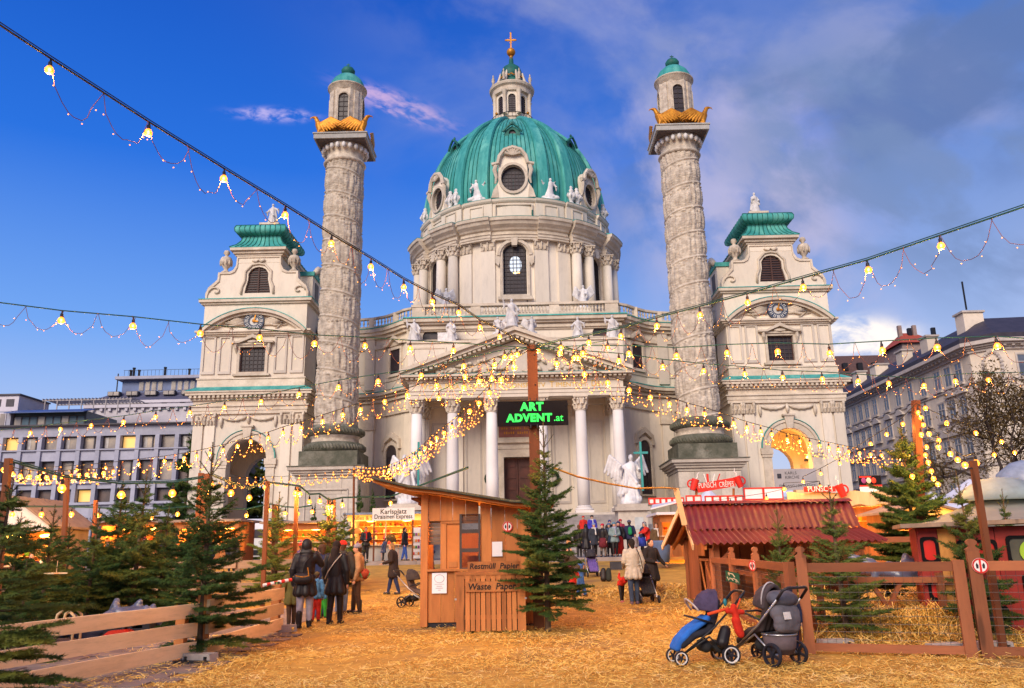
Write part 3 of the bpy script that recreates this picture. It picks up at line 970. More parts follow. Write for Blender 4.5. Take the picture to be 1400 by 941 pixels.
C(lc, 'attic_ledge', trim)
for x in (-7.6, 7.6):
 C(MB().plate(rect(x - 1.5, x + 1.5, 17.6, 19.1), [rect(x - 1.35, x + 1.35, 17.75, 18.95)], FR(69.6), -.07, 0.02), 'raised_panel', trim)
# ---------------------------------------------------------------- portico
PZ = 4.3
C(MB().box(X(-10.4), X(10.4), 65.0, 72.0, 1.1, PZ), 'podium', ashlar)
door_hole = rect(-1.05 + 0, 1.35, PZ, 9.35)
pw = MB().plate(rect(-9.4, 9.4, PZ, 14.2), [rect(-1.2, 1.2, PZ, 9.3)], FR(70.2), 0, 1.5)
C(pw, 'portico_wall', plaster)
dw = MB()
for s in (-1, 1):
 dw.box(X(.02 * s), X(1.18 * s), 70.7, 70.8, PZ, 9.28)
 for j in range(5):
  dw.box(X(.2 * s), X(1.0 * s), 70.64, 70.7, PZ + .3 + j * .98, PZ + 1.1 + j * .98)
C(dw, 'church_door', door_m)
ds = MB().plate(rect(-1.75, 1.75, PZ, 10.0), [rect(-1.2, 1.2, PZ, 9.3)], FR(70.2), -.22, .1)
ds.plate(rect(-1.45, 1.45, PZ, 9.62), [rect(-1.2, 1.2, PZ, 9.3)], FR(70.2), -.32, .1)
ds.box(X(-2.1), X(2.1), 69.6, 70.2, 10.5, 10.8)
ds.box(X(-1.8), X(1.8), 69.9, 70.2, 10.0, 10.5)
C(ds, 'door_surround', trim)
pq = C(MB().box(X(-1.6), X(1.6), 70.02, 70.2, 11.0, 12.9), 'inscription_plaque', mat('red_marble_plaque', (.30, .09, .06), (.2, .06, .04), .4))
ln_ = MB()
for r__ in range(4):
 for i in range(14):
  if (i * 5 + r__ * 3) % 6: ln_.box(X(-1.35 + i * .195), X(-1.24 + i * .195), 69.99, 70.015, 11.3 + r__ * .4, 11.3 + r__ * .4 + (.2 if (i + r__) % 3 else .14))
ln_.build('worn_inscription', gold, pq, kind='stuff')
C(MB().plate(rect(-1.9, 1.9, 10.8, 13.1), [rect(-1.6, 1.6, 11.0, 12.9)], FR(70.2), -.24, .05), 'plaque_frame', trim)
for x0, x1 in ((-8.9, -7.6), (-5.9, -4.7), (-2.9, -2.1), (2.1, 2.9), (4.7, 5.9), (7.6, 8.9)):
 C(pilaster_mb(x0, x1, 70.2, PZ, 12.7, .2), 'pilaster', plaster)
 mb = MB(); pil_capital(mb, x0, x1, 70.2, 12.7, 13.75, .2)
 C(mb, 'capital', trim)
for x0, x1 in ((-7.4, -6.1), (-4.5, -3.1), (3.1, 4.5), (6.1, 7.4)):
 C(MB().plate(rect(x0, x1, PZ + 1, 12.4), [rect(x0 + .14, x1 - .14, PZ + 1.2, 12.2)], FR(70.2), -.07, .02), 'raised_panel', plaster_panel)
wr = MB()
for s in (at(672, 652, 69.95).x - AX, at(755, 650, 69.95).x - AX):
 wr.tube([(X(s) + .5 * math.cos(a), 69.95, 7.5 + .5 * math.sin(a)) for a in [2 * PI * i / 16 for i in range(17)]], .13, 7)
 wr.tube([(X(s), 69.9, 8.0), (X(s), 69.9, 8.4)], .05, 5)
wr_m = mat('wreath_green', (.03, .06, .03), (.015, .03, .015), .8, 9, .06)
C(wr, 'wreath', wr_m, True)
COLX = [-8.2, -5.25, -2.05, 2.05, 5.25, 8.3]
shaft = [(.50, 0), (.505, 2.5), (.47, 5.5), (.42, 8.0)]
for x in COLX:
 for yy in ((66.0,) if abs(x) < 8 else (66.0, 68.6)):
  c0 = C(MB().lathe([(r_ * 1.0, PZ + .55 + z_ * .97) for r_, z_ in shaft], 24, (X(x), yy, 0)), 'column', paint_white, True)
  cb_ = MB().box(X(x) - .72, X(x) + .72, yy - .72, yy + .72, PZ, PZ + .2)
  cb_.lathe([(.7, .2), (.74, .3), (.66, .38), (.58, .42), (.62, .5), (.54, .58)], 24, (X(x), yy, PZ))
  C(cb_, 'column_base', paint_white, parent=c0)
  cp_ = MB(); capital(cp_, X(x), yy, 12.6, 13.72, .43)
  C(cp_, 'column_capital', trim, True, parent=c0, auto=40)
e = MB()
for z0, z1, p in ((13.72, 14.0, 0), (14.0, 14.3, .06), (14.3, 14.36, .14)):
 e.box(X(-8.85 - p), X(8.85 + p), 65.45 - p, 66.55, z0, z1)
 for s in (-1, 1): e.box(X(s * (8.85 + p)), X(s * 7.7), 66.55, 70.2, z0, z1)
 e.box(X(-7.7), X(7.7), 69.6, 70.25, z0, z1)
e.box(X(-8.8), X(8.8), 65.5, 70.3, 14.36, 15.0)
C(e, 'architrave', plaster)
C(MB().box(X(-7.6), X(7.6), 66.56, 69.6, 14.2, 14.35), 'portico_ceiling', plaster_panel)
e = MB()
for z0, z1, p in ((15.0, 15.12, .12), (15.12, 15.2, .2), (15.42, 15.6, .7)):
 e.box(X(-8.8 - p), X(8.8 + p), 65.5 - p, 70.3, z0, z1)
e.box(X(-8.95), X(8.95), 65.35, 70.3, 15.19, 15.43)
C(e, 'cornice', trim)
d = MB()
for i in range(46):
 u = X(-9.1 + 18.2 * (i + .5) / 46)
 d.box(u - .12, u + .12, 64.95, 65.34, 15.24, 15.41)
C(d, 'dentils', trim, kind='stuff')
C(MB().add([(X(-9.52), 64.78, 15.605), (X(9.52), 64.78, 15.605), (X(9.3), 65.45, 15.8), (X(-9.3), 65.45, 15.8)], [(0, 1, 2, 3)]), 'copper_flashing', copper)
words = [('V', 'OTA'), ('M', 'EA'), ('R', 'EDDAM'), ('I', 'N'), ('C', 'ONSPECTV'), ('T', 'IMENTIVM'), ('D', 'EVM')]
gilt = mat('gilt_letters', (.75, .48, .14), (.6, .36, .08), .45, 3, metal=.4)
starts = [-7.7, -5.85, -4.35, -1.75, -.85, 2.75, 6.15]
for (a, b_), sx_ in zip(words, starts):
 t1 = text(a, .68, CH, gilt, (X(sx_), 65.48, 14.69), align='LEFT', name='lettering', sx=1.0, ext=.02)
 t2 = text(b_, .53, CH, gilt, (X(sx_ + (.28 if a == 'I' else .50 if a != 'M' else .58)), 65.48, 14.66), align='LEFT', name='lettering', sx=1.04, ext=.02)
AP = 19.1
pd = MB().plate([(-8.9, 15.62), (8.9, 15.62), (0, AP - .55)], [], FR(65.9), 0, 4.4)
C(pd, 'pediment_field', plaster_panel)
sl = (AP - 15.6) / 9.55
for s in (-1, 1):
 rk = MB()
 a_, b_ = Vector((X(s * 9.55), 0, 15.6)), Vector((X(0), 0, AP))
 up_ = Vector((-(b_ - a_).z, 0, (b_ - a_).x)).normalized()
 if up_.z < 0: up_ = -up_
 for t0, t1, y0 in ((0.0, .28, 64.72), (-.3, 0.0, 65.0), (-.52, -.3, 65.5)):
  q = [a_ + up_ * t0, a_ + up_ * t1]
  vs = []
  for yy in (y0, 70.0):
   for zz0 in (t0, t1):
    vs.append((X(s * 9.55) + (0 if zz0 > -.01 else s * -.0), yy, 15.6 + zz0 * 1.06 + .12))
    vs.append((X(0), yy, AP + zz0 * 1.06 + .12))
  rk.add(vs, [(0, 1, 3, 2), (4, 6, 7, 5), (0, 4, 5, 1), (2, 3, 7, 6), (0, 2, 6, 4), (1, 5, 7, 3)])
 C(rk, 'raking_cornice', trim)
 dn = MB()
 for i in range(24):
  t = (i + .5) / 24
  p = a_.lerp(b_, t)
  dn.box(p.x - .13, p.x + .13, 65.1, 65.5, p.z - .43, p.z - .21)
 C(dn, 'dentils', trim, kind='stuff')
rel = MB()
for i in range(70):
 t = rng.uniform(-1, 1)
 x = t * 6.6
 zmax = 15.7 + (AP - 1.0 - 15.7) * (1 - abs(x) / 9)
 z = rng.uniform(15.8, max(15.9, zmax - .35))
 a = rng.uniform(0, PI)
 l = rng.uniform(.2, .55)
 rel.tube([(X(x - l * math.cos(a)), 65.85, z - l * math.sin(a) * .5), (X(x), 65.7, z), (X(x + l * math.cos(a)), 65.85, z + l * math.sin(a) * .5)], [.08, .17, .07], 6)
C(rel, 'pediment_relief', trim, True)
for i in range(17):
 z1 = PZ - i * .188
 y0 = 65.0 - (i + 1) * .36
 MB().box(X(-7.6), X(7.6), y0, y0 + .38, 1.1 if i > 12 else z1 - .6, z1 - .188 * 0 - .19).build('step', mat('grey_steps', (.36, .32, .30), (.24, .21, .20), .85, 1.1, .01, dirt=.4), CH)
for s in (-1, 1):
 C(MB().box(X(s * 7.62), X(s * 9.9), 60.2, 65, 1.1, 3.2), 'stair_cheek', ashlar)
# ---------------------------------------------------------------- drum
DC = Vector((X(0), 101, 0))
BR = [(30, 45), (55, 70)]
SY = 1.09
def breaks(th, amp):
 a = abs((math.degrees(th) + 180) % 360 - 180)
 a = min(a, 180 - a)
 for lo, hi in ((30, 45), (55, 70)):
  if lo - .01 <= a <= hi + .01: return amp
 if 12 <= a <= 29: return amp * .45
 return 0.0
def dpt(th, r, z):
 return (DC.x + r * math.sin(th), DC.y - SY * r * math.cos(th), z)
ANG = []
for a in range(-180, 180, 3):
 ANG.append(a)
for e_ in (12, 29, 30, 45, 55, 70):
 for s in (-1, 1):
  for base in (0, 180):
   for dl in (-.15, .15):
    ANG.append(((base + s * e_ + dl + 180) % 360) - 180)
ANG = sorted(set(ANG))
def dring(mb, prof, amp=0.0, R0=12.4):
 n_ = len(ANG)
 vs, fs = [], []
 for dr, z in prof:
  for a in ANG:
   th = R(a)
   vs.append(dpt(th, R0 + dr + breaks(th, amp), z))
 for i in range(len(prof) - 1):
  for j in range(n_):
   fs.append((i * n_ + j, i * n_ + (j + 1) % n_, (i + 1) * n_ + (j + 1) % n_, (i + 1) * n_ + j))
 mb.add(vs, fs)
def TAN(th, r):
 """frame tangent to the drum at angle th: u sideways, v up, d inward"""
 o = Vector((DC.x + r * math.sin(th), DC.y - SY * r * math.cos(th), 0))
 t = Vector((math.cos(th), SY * math.sin(th), 0)).normalized()
 n_ = Vector((-t.y, t.x, 0))
 return lambda u, v, d: tuple(o + t * u + n_ * d + Vector((0, 0, v)))
WINA = [0, 50, -50, 130, -130, 180]
RW = 12.4
m = MB()
segs = [(-44, -6), (6, 44), (56, 124), (-124, -56), (136, 174), (-174, -136)]
for a0, a1 in segs:
 n_ = int((a1 - a0) / 4)
 vs, fs = [], []
 for i in range(n_ + 1):
  th = R(a0 + (a1 - a0) * i / n_)
  for r_, z in ((RW, 22), (RW, 37), (RW - .8, 37), (RW - .8, 22)):
   vs.append(dpt(th, r_, z))
 for i in range(n_):
  for k in range(3):
   fs.append((4 * i + k, 4 * i + k + 1, 4 * i + 5 + k, 4 * i + 4 + k))
 fs += [(0, 1, 2, 3), (4 * n_, 4 * n_ + 3, 4 * n_ + 2, 4 * n_ + 1)]
 m.add(vs, fs)
for a in WINA:
 hw_ = RW * math.sin(R(6)) + .02
 m.plate(rect(-hw_, hw_, 22, 37), [arch_pts(0, 1.4, 29.5, 34.35)], TAN(R(a), RW * math.cos(R(6))), 0, .8)
C(m, 'drum_wall', plaster)
for a in WINA:
 T = TAN(R(a), RW)
 w_ = C(MB().plate(arch_pts(0, 1.4, 29.5, 34.35), [arch_pts(0, 1.28, 29.62, 34.35)], T, .3, .45), 'drum_window', bar_m)
 gl_ = MB().plate(arch_pts(0, 1.4, 29.5, 34.35), [], T, .42, .46)
 C(gl_, 'pane', glass_d, parent=w_)
 b_ = MB()
 for i in range(1, 7):
  u = -1.4 + 2.8 * i / 7
  zt = 34.35 + math.sqrt(max(0, 1.4 ** 2 - u * u))
  b_.plate(rect(u - .035, u + .035, 29.5, zt), [], T, .33, .41)
 for j in range(1, 13):
  v_ = 29.5 + 6.2 * j / 13
  hw_ = 1.4 if v_ < 34.35 else math.sqrt(max(.01, 1.4 ** 2 - (v_ - 34.35) ** 2))
  b_.plate(rect(-hw_, hw_, v_ - .03, v_ + .03), [], T, .34, .4)
 C(b_, 'glazing_bars', bar_m, parent=w_)
 s_ = MB().plate(arch_pts(0, 1.7, 29.3, 34.35), [arch_pts(0, 1.4, 29.5, 34.35)], T, -.16, .12)
 s_.plate(rect(-1.95, 1.95, 28.85, 29.2), [], T, -.45, .1)
 hood = [(2.0 * math.cos(PI * i / 12), 34.2 + 1.95 * math.sin(PI * i / 12)) for i in range(13)]
 hin = [(1.68 * math.cos(PI * i / 12), 34.15 + 1.66 * math.sin(PI * i / 12)) for i in range(12, -1, -1)]
 s_.plate(hood + hin, [], T, -.34, .1)
 s_.plate([(-.3, 35.3), (.3, 35.3), (.45, 36.5), (-.45, 36.5)], [], T, -.5, .1)
 for q in (-1, 1):
  s_.plate([(q * 1.7, 34.2), (q * 2.25, 34.2), (q * 2.2, 33.3), (q * 1.85, 32.9), (q * 1.7, 33.4)], [], T, -.22, .1)
 C(s_, 'window_surround', trim)
C(MB().plate(ellp(0.05, 33.2, .72, 1.1), [], TAN(0, RW - .2), .20, .215), 'far_window_glow', mat('painted_daylight', (.5, .6, .7), None, .3, emit=(.75, .85, 1.0), estr=.55))  # glowing oval set in the front window, painted daylight from the far side
cl = MB()
for i in range(5): cl.ell(TAN(0, RW - .2)(-.1 + .14 * i, 32.25 + .05 * (i % 2), .17), (.07, .05, .07), 6, 4)
lamp_m = mat('warm_interior_lamp', (1, .6, .2), None, .5, emit=(1, .5, .12), estr=6)
C(cl, 'interior_lamps', lamp_m)
for a in (-27, -14, 14, 27, 76, -76, 90, -90, 104, -104, 153, -153, 166, -166):
 w = .82
 T = TAN(R(a), RW + (.2 if abs(a) < 30 else 0.05))
 p_ = MB().plate(rect(-w / 1, w / 1, 28.2, 34.9), [], T, -.02, .4)
 p_.plate(rect(-w - .15, w + .15, 27.3, 28.4), [], T, -.16, .4)
 C(p_, 'pilaster', plaster)
 c_ = MB().plate(rect(-w - .03, w + .03, 34.9, 36.0), [], T, -.08, .4)
 for q in (-1, 0, 1):
  for rr_ in (0, 1):
   u = q * w * (.9 if rr_ else .6)
   c_.tube([T(u, 35.0 + .4 * rr_, -.08), T(u, 35.3 + .4 * rr_, -.22), T(u, 35.38 + .4 * rr_, -.34)], [.15, .15, .07], 5)
 c_.plate(rect(-w - .14, w + .14, 35.86, 36.0), [], T, -.25, .4)
 C(c_, 'capital', trim)
for base in (0, 180):
 for s in (-1, 1):
  for a in (33.2, 41.5, 58.2, 66.8):
   th = R(base + s * a)
   cxp, cyp, _ = dpt(th, RW + .72, 0)
   k = C(MB().lathe([(.62, 28.2), (.6, 31), (.54, 34.8)], 18, (cxp, cyp, 0)), 'drum_column', plaster, True)
   b_ = MB().lathe([(.78, 27.5), (.8, 27.7), (.7, 27.95), (.74, 28.1), (.63, 28.25)], 18, (cxp, cyp, 0))
   C(b_, 'column_base', trim, True, parent=k, auto=40)
   c_ = MB(); capital(c_, cxp, cyp, 34.8, 36.0, .55)
   C(c_, 'column_capital', trim, True, parent=k, auto=40)
e = MB()
dring(e, [(.05, 36.0), (.42, 36.0), (.42, 36.2), (.5, 36.25), (.5, 36.5), (.62, 36.6), (.3, 36.61), (.3, 37.1), (.5, 37.2), (.62, 37.4), (1.0, 37.7), (1.15, 38.05), (1.3, 38.1), (1.35, 38.45), (.3, 38.6), (.05, 38.6)], .62)
C(e, 'drum_cornice', trim)
e = MB(); dring(e, [(1.37, 38.45), (1.38, 38.49), (.2, 38.75)], .62)
C(e, 'copper_flashing', copper)
e = MB(); dring(e, [(.35, 22.1), (.35, 27.2), (.45, 27.3), (.45, 27.55), (.0, 27.6)], .62)
C(e, 'drum_base', trim)
a_ = MB(); dring(a_, [(0, 38.55), (0, 40.9), (.12, 40.95), (.25, 41.1), (.32, 41.35), (-.2, 41.5), (-1.2, 41.55)], .35, 12.1)
C(a_, 'drum_attic', plaster)
e = MB(); dring(e, [(.34, 41.36), (.34, 41.4), (-.6, 41.6)], .35, 12.1)
C(e, 'copper_flashing', copper)
for a in (0, 21, -21, 50, -50, 37.5, -37.5, 62.5, -62.5, 82, -82):
 hw_ = 2.2 if abs(a) in (0, 50) else .9
 T = TAN(R(a), 12.14 + breaks(R(a), .35))
 C(MB().plate(rect(-hw_, hw_, 39.1, 40.7), [rect(-hw_ + .12, hw_ - .12, 39.25, 40.55)], T, -.05, .2), 'raised_panel', trim)
C(MB().tube([(X(2.15), 101 - 12.75, 42.4), (X(2.15), 101 - 12.7, 39.5), (X(2.15), 86.6, 39.3), (X(2.15), 86.7, 38.4), (X(2.2), 88.1, 37.4), (X(2.3), 88.25, 28.2)], .1, 6), 'downpipe', copper_d)
# ---------------------------------------------------------------- dome
dome_prof = [(11.55, 41.5), (11.75, 43.2), (11.6, 45.2), (11.2, 47.3), (10.5, 49.5), (9.45, 51.5), (8.05, 53.4), (6.4, 55.0), (4.7, 56.4), (3.2, 57.2), (2.4, 57.45)]
def dome_r(z):
 for (r0, z0), (r1, z1) in zip(dome_prof, dome_prof[1:]):
  if z0 <= z <= z1:
   return r0 + (r1 - r0) * (z - z0) / (z1 - z0)
 return dome_prof[-1][0]
fine = []
for (r0, z0), (r1, z1) in zip(dome_prof, dome_prof[1:]):
 for k in range(3): fine.append((r0 + (r1 - r0) * k / 3, z0 + (z1 - z0) * k / 3))
P0 = np.array(fine + [dome_prof[-1]])
for _ in range(3):
 P0[1:-1] = (P0[:-2] + 2 * P0[1:-1] + P0[2:]) / 4
dome_f = [tuple(p) for p in P0]
dm = C(MB().lathe(dome_f, 96, tuple(DC), sy=SY), 'dome', copper, True)
def prof_pt(th, k, off):
 r_, z_ = dome_f[k]
 a = dome_f[max(0, k - 1)]; b2 = dome_f[min(len(dome_f) - 1, k + 1)]
 tx, tz = b2[0] - a[0], b2[1] - a[1]
 l = math.hypot(tx, tz)
 nx_, nz_ = tz / l, -tx / l
 return dpt(th, r_ + nx_ * off, z_ + nz_ * off)
for base in (17.5, 34, 66, 82, 98, 114, 146, 162.5):
 for s in (-1, 1):
  rb = MB()
  th = R(base * s)
  vs, fs = [], []
  K = len(dome_f)
  for k in range(K):
   r_ = dome_f[k][0]
   hw_ = .28 + .034 * r_
   for u, off in ((-1, -.05), (-1, .2), (-.82, .42), (.82, .42), (1, .2), (1, -.05)):
    vs.append(prof_pt(th + u * hw_ / max(r_, 2), k, off))
  for k in range(K - 1):
   for j in range(5):
    fs.append((6 * k + j, 6 * k + j + 1, 6 * k + 7 + j, 6 * k + 6 + j))
  C(rb.add(vs, fs), 'rib', copper, parent=dm)
sm = MB()
for i in range(128):
 th = 2 * PI * i / 128
 sm.tube([prof_pt(th, k, .02) for k in range(0, len(dome_f) - (2 if i % 2 == 0 else 10), 2)], .05, 4)
C(sm, 'standing_seams', copper_d, parent=dm, kind='stuff')
for a in (0, 50, -50, 130, -130, 180):
 th = R(a)
 l_ = MB()
 T = TAN(th, 9.55)
 l_.plate([(-.75, 50.48), (.75, 50.48), (.95, 50.99), (.95, 51.50), (.55, 51.92), (0, 52.27), (-.55, 51.92), (-.95, 51.50), (-.95, 50.99)], [ellp(0, 51.29, .45, .5, 16)], T, -.15, 2.2)
 l_.tube([T(-1.15, 51.41, -.3), T(-.6, 52.05, -.35), T(0, 52.48, -.4), T(.6, 52.05, -.35), T(1.15, 51.41, -.3)], .15, 6)
 lo = C(l_, 'lucarne', copper_d, parent=dm)
 l2 = MB()
 for q in range(5):
  an = PI * (.15 + .7 * q / 4)
  l2.tube([T(0, 52.44, -.2), T(.35 * math.cos(an), 52.44 + .5 * math.sin(an), -.2)], [.12, .05], 5)
 C(l2, 'lucarne_crest', copper_d, parent=dm)
 C(MB().plate(ellp(0, 51.29, .46, .52, 16), [], T, .1, .2), 'lucarne_glass', glass_d, parent=dm)
for a in (0, 50, -50, 130, -130, 180):
 T = TAN(R(a), 12.05)
 if a:
  T0_ = T
  T = (lambda T0_: lambda u, v, d: T0_(u * .84, 41.5 + (v - 41.5) * .86, d))(T0_)
 ov = ellp(0, 43.938, 1.42, 1.68, 24)
 body = [(-2.35, 41.500), (2.35, 41.500), (2.1, 42.666), (1.75, 43.514), (1.7, 45.740), (1.4, 46.694), (.8, 47.277), (0, 47.489), (-.8, 47.277), (-1.4, 46.694), (-1.7, 45.740), (-1.75, 43.514), (-2.1, 42.666)]
 d_ = C(MB().plate(body, [ov], T, -.1, 2.5), 'dormer', plaster)
 s_ = MB().plate(ellp(0, 43.938, 1.75, 2.0, 24), [ov], T, -.3, .1)
 s_.tube([T(-2.5, 45.634, -.35), T(-1.75, 45.793, -.4), T(-1.55, 46.694, -.4), T(-.95, 47.489, -.45), T(0, 47.754, -.5), T(.95, 47.489, -.45), T(1.55, 46.694, -.4), T(1.75, 45.793, -.4), T(2.5, 45.634, -.35)], .26, 6)
 for q in (-1, 1):
  s_.tube([T(q * 2.0, 45.528, -.3), T(q * 2.15, 44.892, -.35), T(q * 1.95, 44.044, -.2), T(q * 2.1, 43.302, -.1)], [.26, .28, .2, .1], 7)
  s_.plate([(q * 1.7, 41.500), (q * 2.6, 41.500), (q * 2.35, 42.454), (q * 1.9, 43.196)], [], T, -.2, .1)
 for q in range(7):
  an = PI * (.08 + .84 * q / 6)
  s_.tube([T(0, 46.800, -.5), T(.95 * math.cos(an), 46.800 + 1.15 * math.sin(an), -.5)], [.1, .2], 5)
 C(s_, 'dormer_surround', trim, True, parent=d_, auto=40)
 C(MB().plate(ov, [], T, .35, .4), 'dormer_glass', glass_d, parent=d_)
 b_ = MB()
 for i in range(1, 7):
  u = -1.42 + 2.84 * i / 7
  h_ = 1.68 * math.sqrt(1 - (u / 1.42) ** 2)
  b_.plate(rect(u - .03, u + .03, 43.938 - h_, 43.938 + h_), [], T, .28, .34)
  v_ = 43.938 - 1.68 + 3.36 * i / 7
  h_ = 1.42 * math.sqrt(1 - ((v_ - 43.938) / 1.68) ** 2)
  b_.plate(rect(-h_, h_, v_ - .03, v_ + .03), [], T, .285, .335)
 C(b_, 'glazing_bars', bar_m, parent=d_)
C(MB().ell(TAN(0, 12.0)(0.1, 43.408, .33), (.6, .03, .28), 10, 6), 'warm_reflection', mat('painted_warm_reflection', (.25, .1, .04), (.1, .04, .02), .3))  # amber blob painted in front of the dormer glass as a reflection
# ---------------------------------------------------------------- lantern
ln = MB()
LC = tuple(DC)
ln.lathe([(2.9, 57.40), (2.9, 57.80), (2.5, 57.90), (2.3, 58.00), (2.3, 59.00)], 32, LC)
C(ln, 'lantern_base', trim)
lw = MB()
for i in range(8):
 T = TAN(R(45 * i), 2.25)
 lw.plate(rect(-.93, .93, 58.40, 62.30), [arch_pts(0, .5, 58.70, 61.20)], T, 0, .3)
C(lw, 'lantern_wall', plaster)
for i in range(8):
 T = TAN(R(45 * i), 2.2)
 w_ = C(MB().plate(arch_pts(0, .5, 58.70, 61.20), [], T, .15, .2), 'lantern_window', glass_d)
 b_ = MB()
 for k in range(1, 9): b_.plate(rect(-.5, .5, 58.70 + .33 * k - .02, 58.70 + .33 * k + .02), [], T, .1, .14)
 b_.plate(rect(-.02, .02, 58.70, 61.70), [], T, .1, .14)
 C(b_, 'glazing_bars', bar_m, parent=w_)
 th = R(45 * i + 22.5)
 cxp, cyp, _ = dpt(th, 2.55, 0)
 k = C(MB().lathe([(.34, 58.60), (.3, 58.80), (.26, 58.90), (.25, 61.60), (.36, 62.00), (.42, 62.15)], 10, (cxp, cyp, 0)), 'lantern_column', trim, True, auto=40)
 cxp, cyp, _ = dpt(th, 2.75, 0)
 if i % 2 == 0 or True:
  C(MB().lathe([(.16, 63.62), (.22, 63.81), (.12, 64.01), (.24, 64.40), (.2, 64.79), (.08, 64.99), (.12, 65.19), (.0, 65.45)], 8, (cxp, cyp, 0)), 'lantern_urn', relief_st, True)
lc = MB().lathe([(2.3, 62.10), (2.75, 62.15), (2.8, 62.50), (2.7, 62.60), (2.75, 62.90), (3.05, 63.10), (3.15, 63.40), (3.1, 63.50), (1.6, 63.75)], 32, LC)
C(lc, 'lantern_cornice', trim)
rl = MB()
for i in range(36):
 th = 2 * PI * i / 36
 a_ = dpt(th, 3.0, 57.80)
 rl.tube([a_, (a_[0], a_[1], 58.55)], .03, 4)
rl.tube([dpt(2 * PI * i / 36, 3.0, 58.55) for i in range(37)], .045, 5)
C(rl, 'lantern_railing', iron)
for a in (-45, 45, -100, 100): C(MB().ell(dpt(R(a), 3.0, 58.75), (.2, .2, .2), 10, 7), 'railing_ball', gold, True)
C(MB().lathe([(1.75, 63.62), (1.8, 64.01), (1.7, 64.66), (1.45, 65.05), (1.4, 65.32), (1.5, 65.71), (1.45, 66.36), (1.2, 67.02), (.75, 67.41), (.35, 67.80), (.3, 68.46), (.2, 68.85)], 24, LC), 'lantern_cap', copper_d, True)
gb_ = MB()
for i in range(16):
 th = 2 * PI * i / 16
 gb_.tube([dpt(th, 1.6, 65.32), dpt(th + .2, 1.68, 64.99), dpt(th + .39, 1.6, 65.32)], .1, 5)
C(gb_, 'gilt_garland', gold, True)
for i in range(8):
 th = R(45 * i + 22)
 C(MB().tube([dpt(th, 1.9, 63.62), dpt(th, 2.0, 64.40), dpt(th, 1.75, 65.19), dpt(th, 1.65, 65.84)], [.25, .2, .18, .1], 6), 'scroll_bracket', trim, True)
C(MB().ell((DC.x, DC.y, 69.70), (.62, .62, .62), 20, 14).lathe([(.3, 68.59), (.18, 68.85), (.3, 68.98)], 12, LC), 'orb', gold, True)
cr_ = MB().box(DC.x - .1, DC.x + .1, 100.92, 101.08, 70.4, 72.75)
cr_.box(DC.x - .68, DC.x + .68, 100.925, 101.075, 71.55, 71.75)
for q in range(8):
 an = 2 * PI * (q + .5) / 8
 cr_.beam((DC.x, 101, 71.65), (DC.x + .5 * math.cos(an), 101, 71.65 + .5 * math.sin(an)), .05, .05)
for px_, pz_ in ((-.7, 71.65), (.7, 71.65), (0, 72.8)):
 cr_.ell((DC.x + px_, 101, pz_), (.15, .1, .15), 8, 6)
C(cr_, 'cross', gold)
